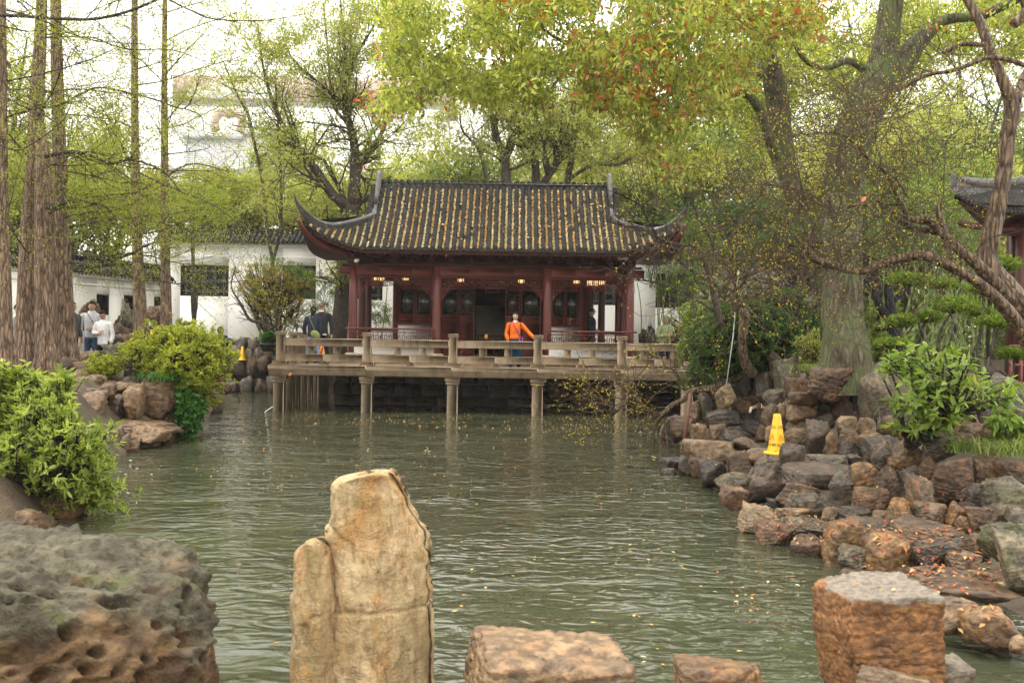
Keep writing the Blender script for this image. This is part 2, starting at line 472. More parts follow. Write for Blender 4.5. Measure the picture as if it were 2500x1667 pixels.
# water: one sheet, its ripples are real relief near the camera and fine bump everywhere
t = NT('pond_water'); p = t.pos()
sc = t.scaled(p, (1.0, 1.35, 1.0))
w1 = t.noise(sc, 3.4, 1.5, .45, 1.0)
w2 = t.noise(t.scaled(p, (1.0, 2.1, 1)), 5.0, 1.0, .45, .5)
w3 = t.noise(t.scaled(p, (.8, 1.5, 1)), .5, 3, .5, .4)
w4 = t.noise(t.scaled(p, (.9, 1.9, 1)), 13.0, 1.0, .5, .4)
calm = t.ramp(w3, [(.38, .30), (.60, 1.)])
hgt = t.math('MULTIPLY', t.math('ADD', t.math('ADD', t.math('MULTIPLY', w1, 1.0), t.math('MULTIPLY', w2, .24)), t.math('MULTIPLY', w4, .035)), calm)
mud = t.mix(t.ramp(t.noise(p, .35, 4, .6), [(.3, 0.), (.7, 1.)]), (.040, .044, .024), (.055, .060, .034))
b = t.bsdf(mud, .02, t.bump(hgt, 1.0, .046), .5)
b.inputs['IOR'].default_value = 1.45
M_water = t.m
mb = MB(); xs = np.linspace(-24, 24, 9); ys = np.linspace(4.0, 42, 9)
X, Y = np.meshgrid(xs, ys); i = (np.arange(8)[:, None] * 9 + np.arange(8)[None]).ravel()
me = np_mesh('water', np.stack([X, Y, X * 0], -1), [np.stack([i, i + 1, i + 10, i + 9], -1)]); me.materials.append(M_water)
link('pond_water', me, kind='structure')

# ------------------------------------------------------------------ stone terrace on pillars
TY = 27.2; TS = TY / F
def tx(px, Y=TY, py=900): return P(px, py, Y).x
terr = thing('stone_terrace', (tx(1100), TY, 0), 'long granite viewing terrace on square pillars with a post and rail balustrade over the pond', 'terrace')
XL, XR = tx(655), tx(1760)
posts = [682, 894.6, 1104.8, 1313, 1518.8, 1681]
deckT, lipB, beamB = 1.278, 1.155, .987
MB().box(XL + .06, TY + .10, 1.0, XR, 29.6, deckT - .004, .01).build('deck', M_stone2, terr)
MB().box(XL + .06, 29.6, .95, -5.6, 36.9, deckT - .004, .01).build('deck', M_stone2, terr)
# lip slabs, one per bay
edges = [XL] + [tx(x) for x in posts[1:]] + [XR]
for a, b_ in zip(edges[:-1], edges[1:]):
    MB().box(a + .004, TY - .10, lipB, b_ - .004, TY + .30, deckT + .004, .02).build('edge_slab', M_stone, terr)
    mb = MB()
    prof = [(TY - .055, lipB - .002), (TY - .055, 1.13), (TY - .015, 1.10), (TY + .0, 1.03), (TY + .04, 1.0), (TY + .06, beamB), (TY + .35, beamB), (TY + .35, lipB - .002)]
    mb.prism([(a + .005, y, z) for y, z in prof][::-1], (0, 0, 0), (b_ - a - .010, 0, 0))
    mb.build('moulded_beam', M_stone2, terr)
for x in posts + [1850]:
    X = tx(x if x != 682 else 679)
    mb = MB()
    mb.box(X - .145, TY + .06, -1.2, X + .145, TY + .35, .80, .02)
    pil = mb.build('pillar', M_stone, terr)
    MB().box(X - .205, TY + .0, .875, X + .205, TY + .40, beamB - .002, .015).build('capital', M_stone2, pil)
    MB().box(X - .185, TY + .02, .80, X + .185, TY + .38, .873, .012).build('capital', M_stone, pil)
for k, (px, Yp, wd) in enumerate([(705, 28.4, .26), (722, 29.6, .20), (738, 30.9, .22), (755, 32.3, .18), (770, 34.0, .2)]):
    X = tx(px, Yp); MB().box(X - wd / 2, Yp, -1.2, X + wd / 2, Yp + .25, .95, .02).build('pillar', M_stone2, terr)
for k, x in enumerate(posts):
    X = tx(x); y0 = TY + .02
    po = MB().box(X - .112, y0 + .03, deckT + .11, X + .112, y0 + .25, 2.09, .012).build('post', M_stone, terr)
    MB().box(X - .20, y0 - .03, deckT + .006, X + .20, y0 + .31, deckT + .112, .015).build('post_base', M_stone2, po)
    MB().box(X - .142, y0, 2.088, X + .142, y0 + .28, 2.125, .01).build('post_cap', M_stone, po)
    MB().box(X - .120, y0 + .02, 2.123, X + .120, y0 + .26, 2.145, .004).build('post_cap', M_stone2, po)
    MB().box(X - .142, y0, 2.143, X + .142, y0 + .28, 2.182, .014).build('post_cap', M_stone, po)
    if k < len(posts) - 1:
        X2 = tx(posts[k + 1]); a, b_ = X + .114, X2 - .114; L = b_ - a; m = (a + b_) / 2
        MB().box(a, y0 + .05, 1.793, b_, y0 + .23, 2.006, .018).build('rail', M_stone, terr)
        MB().box(a, y0 + .06, 1.373, m - .004, y0 + .22, 1.578, .012).build('lower_rail', M_stone, terr)
        MB().box(m + .004, y0 + .06, 1.373, b_, y0 + .22, 1.578, .012).build('lower_rail', M_stone, terr)
        MB().box(m - .10, y0 + .02, deckT + .006, m + .10, y0 + .27, 1.395, .012).build('foot_block', M_stone2, terr)
        for f_ in ((.335, .665) if k < 4 else (.30, .84)):
            bx = a + L * f_
            MB().box(bx - .10, y0 + .07, 1.58, bx + .10, y0 + .21, 1.791, .01).build('baluster', M_stone if k % 2 else M_stone2, terr)
# balustrade that turns back on the left
prevY = TY + .25
for Yp in (28.9, 30.2, 31.6, 34.2):
    X = tx(682)
    po = MB().box(X - .11, Yp - .11, deckT + .006, X + .11, Yp + .11, 2.09, .012).build('post', M_stone, terr)
    MB().box(X - .14, Yp - .14, 2.088, X + .14, Yp + .14, 2.125, .01).build('post_cap', M_stone, po)
    MB().box(X - .14, Yp - .14, 2.143, X + .14, Yp + .14, 2.182, .014).build('post_cap', M_stone, po)
    MB().box(X - .12, Yp - .12, 2.123, X + .12, Yp + .12, 2.145).build('post_cap', M_stone2, po)
    MB().box(X - .09, prevY + .01, 1.793, X + .09, Yp - .115, 2.006, .015).build('rail', M_stone, terr)
    MB().box(X - .08, prevY + .01, 1.373, X + .08, Yp - .115, 1.578, .01).build('lower_rail', M_stone, terr)
    for f_ in (.33, .66):
        yb = prevY + (Yp - prevY) * f_
        MB().box(X - .07, yb - .08, 1.58, X + .07, yb + .08, 1.791, .01).build('baluster', M_stone, terr)
    prevY = Yp + .11

# retaining wall under the pavilion, laid in big rough blocks
rw = thing('retaining_wall', (0, 29.3, 0), 'block stone retaining wall coloured dark for the shade under the terrace', 'wall')
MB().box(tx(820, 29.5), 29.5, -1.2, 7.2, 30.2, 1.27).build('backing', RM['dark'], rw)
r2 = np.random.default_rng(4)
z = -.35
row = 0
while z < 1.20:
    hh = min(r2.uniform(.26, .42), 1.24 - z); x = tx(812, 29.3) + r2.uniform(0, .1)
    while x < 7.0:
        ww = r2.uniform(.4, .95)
        MB().box(x + .012, 29.28 - r2.uniform(0, .05), z + .012, x + ww - .012, 29.52, z + hh - .012, .03).build('stone', RM[['dark', 'dark', 'slate'][r2.integers(3)]], rw)  # mostly the dark rock, so the deep shade sits in the stones' colour
        x += ww
    z += hh; row += 1
    if hh < .2: break

# ------------------------------------------------------------------ pavilion
CX = -.633; FZ = 1.50; CY = 29.9
pav = thing('pavilion', (CX, 31.5, FZ), 'red timber pavilion with upturned grey tile eaves and a leaf strewn roof behind the terrace', 'pavilion')
MB().box(CX - 4.75, 29.4, .9, CX + 4.75, 34.2, FZ, .02).build('platform', M_stone, pav)
MB().box(CX - .8, 29.0, 1.28, CX + .8, 29.4, 1.39, .015).build('step', M_stone, pav)
colx = [P(862, 760, CY).x, P(1066, 760, CY).x, P(1336, 760, CY).x, P(1537, 760, CY).x]
colx = [CX - 4.15, colx[1], colx[2], CX + 4.15]
BB, BT = 3.93, 4.21
def column(x, y, r=.135, top=4.22, mat=M_red):
    mb = MB(); prof = [(r * 1.0, 0), (r * 1.0, .5), (r * .97, 1.6), (r * .9, top - FZ - .08)]
    mb.lathe(prof, (x, y, FZ + .09), 18)
    c_ = mb.build('column', mat, pav, True)
    MB().lathe([(r * 1.5, 0), (r * 1.75, .04), (r * 1.6, .09), (r * 1.2, .10)], (x, y, FZ), 18).build('column_base', M_stone, c_, True)
for x in colx: column(x, CY)
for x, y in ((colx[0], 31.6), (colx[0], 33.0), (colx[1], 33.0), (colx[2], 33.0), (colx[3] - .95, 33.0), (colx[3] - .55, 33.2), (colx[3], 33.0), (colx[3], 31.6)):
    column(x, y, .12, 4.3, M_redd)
# beams round the outside, with end caps poking through
def beam(a, b_, z0, z1, d=.16, mat=M_red, name='beam'):
    a, b_ = Vector(a), Vector(b_)
    mb = MB(); L = (b_ - a).length; q = (b_ - a).to_track_quat('X', 'Z').to_matrix().to_4x4()
    mb.box(0, -d / 2, z0, L, d / 2, z1, .015, Matrix.Translation(a) @ q)
    return mb.build(name, mat, pav)
for x0, x1 in zip(colx[:-1], colx[1:]):
    L = x1 - x0
    bm_ = beam((x0 + .10, CY - .01, 0), (x1 - .10, CY - .01, 0), BB, BT)
    mb = MB()                       # raised fields on the beam
    for f0, f1 in ((.08, .30), (.34, .66), (.70, .92)):
        mb.box(x0 + L * f0, CY - .105, BB + .06, x0 + L * f1, CY - .088, BT - .05, .006)
    mb.build('beam_panel', M_red, bm_)
    beam((x0 + .10, CY, 0), (x1 - .10, CY, 0), BB - .055, BB - .004, .10)
for x in (colx[0], colx[3]):
    s = -1 if x < CX else 1
    beam((x, CY + .1, 0), (x, 32.9, 0), BB, BT)
    beam((x + s * .02, CY, 0), (x + s * .42, CY, 0), BB + .02, BT - .02, .13, M_red, 'beam_end')
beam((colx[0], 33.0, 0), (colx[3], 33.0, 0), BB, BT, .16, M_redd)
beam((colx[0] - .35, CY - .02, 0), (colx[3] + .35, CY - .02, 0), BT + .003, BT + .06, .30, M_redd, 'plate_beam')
# bracket sets under the eave
def bracket(x, y):
    mb = MB(); z0 = BT + .06
    for k, (w_, d_) in enumerate(((.12, .12), (.24, .18), (.38, .26), (.50, .34))):
        mb.box(x - w_ / 2, y - d_ / 2 - .02 * k, z0 + .085 * k, x + w_ / 2, y + d_ / 2 - .02 * k, z0 + .085 * k + .072, .02)
    mb.box(x - .035, y - .36, z0 + .06, x + .035, y + .2, z0 + .16, .015); mb.box(x - .035, y - .52, z0 + .20, x + .035, y + .2, z0 + .29, .015)
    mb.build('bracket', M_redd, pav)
nb = 15
for k in range(nb):
    bracket(colx[0] + (colx[3] - colx[0]) * k / (nb - 1), CY - .03)
for k in range(1, 5):
    bracket(colx[0], CY + 3.1 * k / 5); bracket(colx[3], CY + 3.1 * k / 5)
beam((colx[0] - .2, CY + .25, 0), (colx[3] + .2, CY + .25, 0), BT + .06, 4.72, .05, M_redd, 'back_board')
# fretwork frieze hanging in each bay and small brackets at the columns
def frieze(x0, x1, y, ztop, centre=False):
    mb = MB(); w_ = .016
    def hb(a, b_, z): mb.box(a, y - .014, z - w_ / 2, b_, y + .014, z + w_ / 2)
    def vb(x, a, b_): mb.box(x - w_ / 2, y - .013, min(a, b_), x + w_ / 2, y + .013, max(a, b_))
    L = x1 - x0; u = .115
    hb(x0, x1, ztop - w_ / 2)
    n_ = int(L / u); u = L / n_
    for k in range(n_):
        a = x0 + k * u; e = min(k, n_ - 1 - k); dz = .20
        zz = ztop - (.11 if k % 2 else .17)
        hb(a, a + u, zz); vb(a, ztop, ztop - .20 + (.03 if k % 3 == 0 else 0)); hb(a + u * .25, a + u * 1.15, ztop - .20 + (.05 if k % 2 else 0)); vb(a + u * .5, ztop - .05, ztop - .14)
    for s, xe in ((1, x0), (-1, x1)):               # stepped corner pieces running down the columns
        for j in range(6):
            ln = .42 - j * .065; z = ztop - .23 - j * .068
            hb(*sorted((xe, xe + s * ln)), z); vb(xe + s * ln, z, z + .10); vb(xe + s * ln * .62, z - .034, z + .07); vb(xe + s * ln * .30, z, z + .068)
        vb(xe + s * .012, ztop - .62, ztop); mb.box(*sorted((xe, xe + s * .05)), y - .02, ztop - .66, *()) if False else None
        a, b_ = sorted((xe, xe + s * .055)); mb.box(a, y - .02, ztop - .66, b_, y + .02, ztop - .60)
    if centre:
        m = (x0 + x1) / 2
        for wd, z in ((.30, .10), (.36, .27), (.20, .30), (.20, .41), (.12, .18)):
            hb(m - wd, m + wd, ztop - z)
        for dx, za, zb in ((.36, .10, .27), (.20, .27, .41), (.12, .18, .34), (.05, 0, .30), (.28, 0, .2)):
            vb(m - dx, ztop - za, ztop - zb); vb(m + dx, ztop - za, ztop - zb)
    mb.build('fretwork_frieze', M_red, pav)
for k, (x0, x1) in enumerate(zip(colx[:-1], colx[1:])):
    frieze(x0 + .13, x1 - .13, CY, BB - .057, k == 1)
# leaning bench rail in front of the outer bays, low white wall under it
def bench(x0, x1, flareL, flareR):
    yb, yt = CY - .10, CY - .34; z0, z1 = 1.98, 2.32
    r_ = MB(); r_.tube([(x0 - (.18 if flareL else 0), yt, z1), (x1 + (.18 if flareR else 0), yt, z1)], .028, 8)
    r_.tube([(x0 - (.12 if flareL else 0), yt + .08, z1 - .10), (x1 + (.12 if flareR else 0), yt + .08, z1 - .10)], .018, 6)
    r_.box(x0, yb - .04, z0 - .10, x1, yb + .06, z0 - .04, .01)
    top = r_.build('bench_rail', M_red, pav)
    f_ = MB(); n_ = int((x1 - x0) / .13); u = (x1 - x0) / n_
    def L_(t_): return (yb + (yt - yb) * t_, z0 - .05 + (z1 - z0 + .05) * t_)
    def hb(a, b_, t_): y, z = L_(t_); f_.box(a, y - .011, z - .010, b_, y + .011, z + .010)
    def vb(x, ta, tb): ya, za = L_(ta); yb2, zb = L_(tb); f_.bar((x, ya, za), (x, yb2, zb), .02)
    for k in range(n_ + 1):
        a = x0 + u * k
        vb(a, .0, .62) if k % 3 else vb(a, 0, 1.0)
        if k < n_:
            hb(a, a + u * (.6 if k % 2 else 1.), .20 if k % 2 else .42); hb(a + u * .3, a + u, .52 if k % 3 else .30); vb(a + u * .5, .2, .52)
    f_.build('bench_fretwork', M_red, pav)
    MB().box(x0 + .02, CY - .12, FZ + .06, x1 - .02, CY + .06, 1.86, .004).build('low_wall', M_white2, pav)
    MB().box(x0, CY - .16, 1.862, x1, CY + .28, 1.91, .01).build('bench_seat', M_red, pav)
bench(colx[0] - .0, colx[1] - .02, True, False); bench(colx[2] + .02, colx[3], False, True)
# side gallery: low wall and bench seat
for x in (colx[0], colx[3]):
    MB().box(x - .06, CY + .2, FZ + .02, x + .06, 32.8, 1.86).build('low_wall', M_white2, pav)
    MB().box(x - .14, CY + .2, 1.862, x + .14, 32.8, 1.91).build('bench_seat', M_redd, pav)
    MB().box(x - .03, CY + .2, 2.28, x + .03, 32.8, 2.33).build('bench_rail', M_redd, pav)
MB().box(colx[0], 32.95, 2.28, colx[3], 33.0, 2.33).build('bench_rail', M_redd, pav)
# inner room
RY = 31.0; rz1 = 3.95
def rx(px): return P(px, 780, RY).x
def zz(py, Y=RY, px=1150): return P(px, py, Y).z
RL, RR = rx(959), rx(1433)
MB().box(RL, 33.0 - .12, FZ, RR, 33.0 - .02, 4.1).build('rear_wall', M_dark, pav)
MB().box(RL, RY + .1, FZ, RL + .06, 32.85, 4.1).build('side_wall', M_redd, pav)
MB().box(RR - .06, RY + .1, FZ, RR, 32.85, 4.1).build('side_wall', M_redd, pav)
MB().box(rx(1158), 32.6, 1.9, rx(1236), 32.66, zz(745, 32.6), .01).build('inner_screen', plain('beige_screen', (.23, .215, .18), .7), pav)
MB().box(colx[0], 29.95, 4.30, colx[3], 33.1, 4.33).build('gallery_ceiling', M_redd, pav)
for px0, px1 in ((959, 972), (1056, 1075), (1325, 1345), (1414, 1433)):
    MB().box(rx(px0), RY - .07, FZ, rx(px1), RY + .08, rz1, .01).build('door_post', M_red, pav)
MB().box(RL, RY - .05, 3.62, RR, RY + .06, rz1 + .2, .01).build('lintel', M_redd, pav)
def leaf(px0, px1, zb, zt, panel_z, lattice=0, kind='door'):
    x0, x1 = rx(px0), rx(px1); fw = .05; y = RY
    mb = MB()
    mb.box(x0, y - .025, zb, x0 + fw, y + .025, zt, .006); mb.box(x1 - fw, y - .025, zb, x1, y + .025, zt, .006)
    for z in (zb, panel_z[0], panel_z[1], zt - fw):
        mb.box(x0 + fw, y - .024, z, x1 - fw, y + .024, z + fw, .005)
    d_ = mb.build(kind, M_red, pav)
    MB().box(x0 + fw, y - .005, panel_z[1] + fw, x1 - fw, y + .003, zt - fw).build('glass_pane', M_glass, d_)
    MB().box(x0 + fw, y - .010, panel_z[0] + fw, x1 - fw, y + .012, panel_z[1], .006).build('panel', M_red, d_)
    if panel_z[0] - zb > .2:
        MB().box(x0 + fw, y - .012, zb + fw, x1 - fw, y + .012, panel_z[0], .006).build('panel', M_red, d_)
        MB().box(x0 + fw + .05, y - .020, zb + fw + .06, x1 - fw - .05, y - .013, panel_z[0] - .06, .004).build('panel', M_red, d_)
    if lattice:
        l_ = MB(); n_ = lattice
        for k in range(1, n_):
            xx = x0 + fw + (x1 - x0 - 2 * fw) * k / n_
            l_.box(xx - .006, y - .017, panel_z[1] + fw + .06, xx + .006, y - .006, zt - fw)
        for q in (.12, .16, .80, .84):
            z = panel_z[1] + (zt - panel_z[1]) * q; l_.box(x0 + fw, y - .0175, z - .006, x1 - fw, y - .0055, z + .006)
        l_.build('lattice', M_redd, d_)
zs = zz(790)
for a, b_ in ((974, 1012.5), (1013.5, 1054)): leaf(a, b_, zz(789), 3.62, (zz(788), zz(773)), 0, 'window')
for a, b_ in ((1347, 1379.5), (1380.5, 1412)): leaf(a, b_, zz(792), 3.62, (zz(791), zz(776)), 0, 'window')
for a, b_, lt in ((1077, 1119, 0), (1120, 1160, 6), (1233, 1270, 6), (1271, 1322, 0)): leaf(a, b_, FZ + .02, 3.62, (zz(787), zz(773)), lt)
for a, b_ in ((972, 1056), (1345, 1414)):
    MB().box(rx(a), RY - .03, FZ, rx(b_), RY + .05, zz(795), .004).build('low_wall', M_white2, pav)
    MB().box(rx(a) - .06, RY - .12, zz(795) + .002, rx(b_) + .06, RY + .05, zz(789), .012).build('sill', M_red, pav)
MB().box(rx(1160), RY - .12, FZ, rx(1233), RY + .02, FZ + .10, .01).build('threshold', M_redd, pav)
# a small security camera and a pale notice under the eave
scm = thing('security_camera', P(872, 636, 29.5), 'white security camera under the left end of the pavilion eave', 'camera')
MB().tube([P(868, 637, 29.35), P(875, 635, 29.6)], .05, 10).build('camera_body', M_white2, scm, True)
MB().box(*(P(871, 640, 29.5) - Vector((.02, 0, .0))), *(P(873, 648, 29.5) + Vector((.02, .2, .0)))).build('mount', M_steel, scm)
pn = MB().box(*P(1508, 634, 29.35), *(P(1534, 627, 29.35) + Vector((0, .03, 0)))).build('notice_board', plain('pale_board', (.5, .48, .40)))
tag(pn, 'narrow pale notice board under the right end of the pavilion eave', 'sign')

# ---- roof
EY, EZ, RYD, RZ = 29.0, 4.63, 31.7, 6.92
GH, EH = 3.59, 5.52           # half width at the gable, at the eave
tg = .58
def prof(t_): return .74 * t_ + .26 * t_ * t_
def lift(s): return .74 * np.maximum(s, 0) ** 1.75
def roof_pt(x, t_):
    """front slope; x measured from the centre; t_ 0 at the eave, 1 at the ridge"""
    s = np.clip((abs(x) - GH) / (EH - GH), 0, 1.05)
    y = EY + (RYD - EY) * t_ - .32 * s ** 2 * (1 - t_)
    z = EZ + (RZ - EZ) * prof(t_) + lift(s) * np.clip(1 - t_ / (tg + .05), 0, 1) ** 1.2
    return (CX + x, y, z)
def tmax(x):
    s = (abs(x) - GH) / (EH - GH)
    return 1.0 if s <= 0 else max(0.0, tg * (1 - s))
roof = MB()
NXR, NTR = 60, 14
V = []
xsr = np.linspace(-EH, EH, NXR)
for x in xsr:
    tm = tmax(x)
    for k in range(NTR): V.append(roof_pt(x, tm * k / (NTR - 1)))
V = np.array(V); ii = (np.arange(NXR - 1)[:, None] * NTR + np.arange(NTR - 1)[None]).ravel()
roof.add(V, [np.stack([ii, ii + NTR, ii + NTR + 1, ii + 1], -1)])
Vb = V.copy(); Vb[:, 1] = 2 * RYD - Vb[:, 1]                 # rear slope
roof.add(Vb, [np.stack([ii, ii + 1, ii + NTR + 1, ii + NTR], -1)])
# side skirts and gable ends
for s in (-1, 1):
    A = []; n_ = 12
    for k in range(n_):
        u_ = k / (n_ - 1); 
        e = roof_pt(s * EH, 0); e = (e[0], e[1] + (2 * RYD - 2 * e[1]) * u_, EZ + .74 * abs(2 * u_ - 1) ** 4)
        g_ = (CX + s * GH, EY + (RYD - EY) * tg + 2 * (RYD - EY) * (1 - tg) * u_, EZ + (RZ - EZ) * prof(tg))
        A += [e, g_]
    A = np.array(A); i = np.arange(n_ - 1) * 2
    q = np.stack([i, i + 1, i + 3, i + 2], -1); roof.add(A, [q if s < 0 else q[:, ::-1]])
    gp = [(CX + s * (GH - .02), EY + (RYD - EY) * t_, EZ + (RZ - EZ) * prof(t_)) for t_ in np.linspace(tg, 1, 8)]
    gp += [(x_, 2 * RYD - y_, z_) for x_, y_, z_ in gp[::-1][1:]]
    roof.add(gp, [np.arange(len(gp))[None]])
roof_o = roof.build('roof', M_tile, pav, True)
ro2 = MB()                                                       # boarded underside of the eaves
for k in range(NXR - 1):
    a = [roof_pt(xsr[k], 0), roof_pt(xsr[k + 1], 0)]
    w_ = [(p_[0] * .84 + CX * .16, CY - .0, 4.60) for p_ in a]
    A = [(a[0][0], a[0][1] + .03, a[0][2] - .07), (a[1][0], a[1][1] + .03, a[1][2] - .07), w_[1], w_[0]]
    ro2.add(A, [[0, 1, 2, 3]])
for s in (-1, 1):
    for k in range(10):
        u0, u1 = k / 10, (k + 1) / 10
        pts_ = []
        for u_ in (u0, u1):
            e = roof_pt(s * EH, 0); pts_.append((e[0] - s * .02, e[1] + (2 * RYD - 2 * e[1]) * u_, EZ + .74 * abs(2 * u_ - 1) ** 4 - .07))
        w_ = [(CX + s * 4.1, CY + 3.3 * u_, 4.58) for u_ in (u0, u1)]
        ro2.add([pts_[0], pts_[1], w_[1], w_[0]], [[0, 1, 2, 3]])
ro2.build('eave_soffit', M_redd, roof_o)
mb = MB()
for k in range(NXR - 1):                                         # fascia board below the tiles
    a, b_ = roof_pt(xsr[k], 0), roof_pt(xsr[k + 1], 0)
    a = Vector(a); b_ = Vector(b_)
    mb.add([a + Vector((0, .02, -.02)), b_ + Vector((0, .02, -.02)), b_ + Vector((0, .05, -.12)), a + Vector((0, .05, -.12))], [[0, 1, 2, 3]])
mb.build('fascia', M_redd, roof_o)
rf = MB()
for k in range(64):                                              # rafter ends
    x = -EH * .97 + 2 * EH * .97 * k / 63; a = Vector(roof_pt(x, 0)); rf.box(a.x - .025, a.y + .10, a.z - .15, a.x + .025, a.y + .55, a.z - .09)
rf.build('rafter_ends', M_redd, roof_o)
# tile rows
def row_path(x, tm, over=False):
    n_ = max(2, int(round(20 * tm))); P_ = []; R_ = []
    for k in range(n_):
        for e, r_ in ((0.02, .082), (.96, .060)):
            t_ = tm * (k + e) / n_
            a = roof_pt(x, t_); P_.append((a[0] - CX, a[1], a[2] + .035)); R_.append(r_)
    if over:
        for a_, r_ in ((.0, .092), (.04, .095), (.08, .095), (.12, .09)):
            P_.append((x, RYD + a_ - .06, RZ + .07 + (.02 if 0 < a_ < .1 else 0))); R_.append(r_)
    return np.array(P_), np.array(R_)
NR = 36; sp = 2 * GH / (NR - 1) * .985
P0, R0 = row_path(0.0, 1.0, True)
mrow = MB().tube(P0, R0, 7, True).mesh('tile_row', M_tile, True)
rows_x = [(-(NR - 1) / 2 + k) * sp for k in range(NR)]
Mt = Matrix.Translation
for x in rows_x:
    j = random.uniform(-.006, .006)
    link('tile_row', mrow, roof_o, Mt((CX + x + j, 0, random.uniform(-.006, .006))))
skirt = []
for s in (-1, 1):
    for k in range(1, 10):
        x = s * (abs(rows_x[0]) + sp * k)
        if abs(x) > EH - .03: break
        tm = max(tmax(x) - .02, .06); Pk, Rk = row_path(x, tm)
        o = MB().tube(Pk, Rk, 7, True).mesh('tile_row', M_tile, True)
        link('tile_row', o, roof_o, Mt((CX, 0, 0))); skirt.append(x)
# drip tiles: one shield in each valley, a round end under each row
shield = [(-.085, 0, .045), (-.075, -.004, .0), (-.045, -.01, -.035), (0, -.02, -.085), (.045, -.01, -.035), (.075, -.004, 0), (.085, 0, .045), (.04, 0, .02), (0, 0, .008), (-.04, 0, .02)]
mdrip = MB().prism(shield, (0, 0, 0), (0, .02, 0)).mesh('drip_tile', M_tile)
mend = MB().lathe([(.002, 0), (.055, 0), (.066, -.006), (.07, .02), (.07, .05)], (0, 0, 0), 10, None).mesh('row_end_tile', M_tile)
allx = sorted(rows_x + skirt)
for a, b_ in zip(allx[:-1], allx[1:]):
    p_ = roof_pt((a + b_) / 2, 0); sl = (roof_pt(b_, 0)[2] - roof_pt(a, 0)[2]) / (b_ - a)
    link('drip_tile', mdrip, roof_o, Mt((p_[0], p_[1] - .03, p_[2] + .0)) @ Matrix.Rotation(-math.atan(sl), 4, 'Y') @ Matrix.Rotation(-.35, 4, 'X'))
for x in allx:
    p_ = roof_pt(x, 0)
    link('row_end_tile', mend, roof_o, Mt((p_[0], p_[1] - .045, p_[2] + .035)) @ Matrix.Rotation(-math.pi / 2, 4, 'X'))
# ridge body behind the row ends
MB().box(CX - GH, RYD - .09, RZ - .10, CX + GH, RYD + .09, RZ + .085, .02).build('ridge', M_ridge, roof_o)
# descending gable ridges with upright horns, hip ridges sweeping up to the corners
for s in (-1, 1):
    xg = s * (GH + .05)
    for front in (1, -1):
        pts_ = []
        for t_ in np.linspace(tg - .02, 1.0, 9):
            a = roof_pt(s * GH, t_); pts_.append((CX + xg, a[1] if front == 1 else 2 * RYD - a[1], a[2] + .10))
        mb = MB()
        for (a, b_) in zip(pts_[:-1], pts_[1:]):
            a, b_ = Vector(a), Vector(b_)
            A = [a + Vector((-.055, 0, -.14)), a + Vector((.055, 0, -.14)), a + Vector((.045, 0, .06)), a + Vector((-.045, 0, .06))]
            B = [b_ + Vector((-.055, 0, -.14)), b_ + Vector((.055, 0, -.14)), b_ + Vector((.045, 0, .06)), b_ + Vector((-.045, 0, .06))]
            mb.add(A + B, [[(0, 1, 5, 4), (1, 2, 6, 5), (2, 3, 7, 6), (3, 0, 4, 7)]])
        e = Vector(pts_[0]); mb.box(e.x - .07, e.y - .02, e.z - .14, e.x + .07, e.y + .02, e.z + .12)
        mb.build('gable_ridge', M_ridge, roof_o)
    # horn at the top of the gable
    y0 = RYD
    prof_ = [(y0 - .95, RZ - .72), (y0 - .80, RZ - .38), (y0 - .62, RZ + .02), (y0 - .42, RZ + .28), (y0 - .26, RZ + .42), (y0 - .14, RZ + .45), (y0 - .04, RZ + .38), (y0 + .25, RZ + .18), (y0 + .42, RZ + .0), (y0 + .42, RZ - .3)]
    mb = MB().prism([(CX + xg - .052, y, z) for y, z in prof_], (0, 0, 0), (.104, 0, 0))
    mb.build('gable_horn', M_ridge, roof_o)
    st = MB()
    for k in range(13):
        t_ = tg + .04 + (1 - tg - .02) * k / 13; a = roof_pt(s * GH, t_)
        st.tube([(CX + xg + s * .02, a[1], a[2] + .02), (CX + xg + s * .27, a[1], a[2] - .02)], .052, 8)
    st.build('gable_tiles', M_tile, roof_o, True)
    for front in (1, -1):
        pxs = [(910, 518, 30.35, .17), (890, 527, 30.15, .17), (869, 533, 29.95, .165), (834, 541, 29.65, .16), (806, 543, 29.4, .155), (778, 536, 29.15, .145), (752, 518, 28.9, .12), (734, 500, 28.7, .085), (724, 487, 28.55, .06), (716.5, 468, 28.4, .022)]
        A = []
        for a, b_, y, w_ in pxs:
            q = P(a, b_, y); xx = (q.x - CX); xx = xx if s < 0 else -xx
            A.append((CX + xx, q.y if front == 1 else 2 * RYD - q.y, q.z, w_))
        S = spline(A, 4); n_ = len(S)
        mb = MB(); Vv = []
        for k, (x, y, z, w_) in enumerate(S):
            f_ = k / (n_ - 1); dep = .46 * (1 - f_) ** .55 * (1 if f_ < .8 else 1) + .03; dep = max(dep, w_ * .8)
            d2 = Vector((s * -1 * -1, 0, 0)); hw = w_ * .5
            nn = Vector((1, 1 if (s > 0) == (front == 1) else -1, 0)).normalized()
            for (o_, dz) in ((-.55, -dep), (-.62, -.115), (-.98, -.105), (-.95, -.06), (-.75, -.02), (-.3, 0), (.3, 0), (.75, -.02), (.95, -.06), (.98, -.105), (.62, -.115), (.55, -dep)):
                Vv.append((x + nn.x * o_ * hw, y + nn.y * o_ * hw, z + dz * (w_ / .17 if dz > -.12 else 1)))
        m_ = 12; i = np.arange(n_ - 1)[:, None] * m_; j = np.arange(m_)[None]; j2 = (j + 1) % m_
        mb.add(Vv, [np.stack([i + j, i + j2, i + m_ + j2, i + m_ + j], -1).reshape(-1, 4), np.arange(m_)[None], np.arange(m_)[None, ::-1] + (n_ - 1) * m_])
        mb.build('hip_ridge', M_ridge, roof_o)
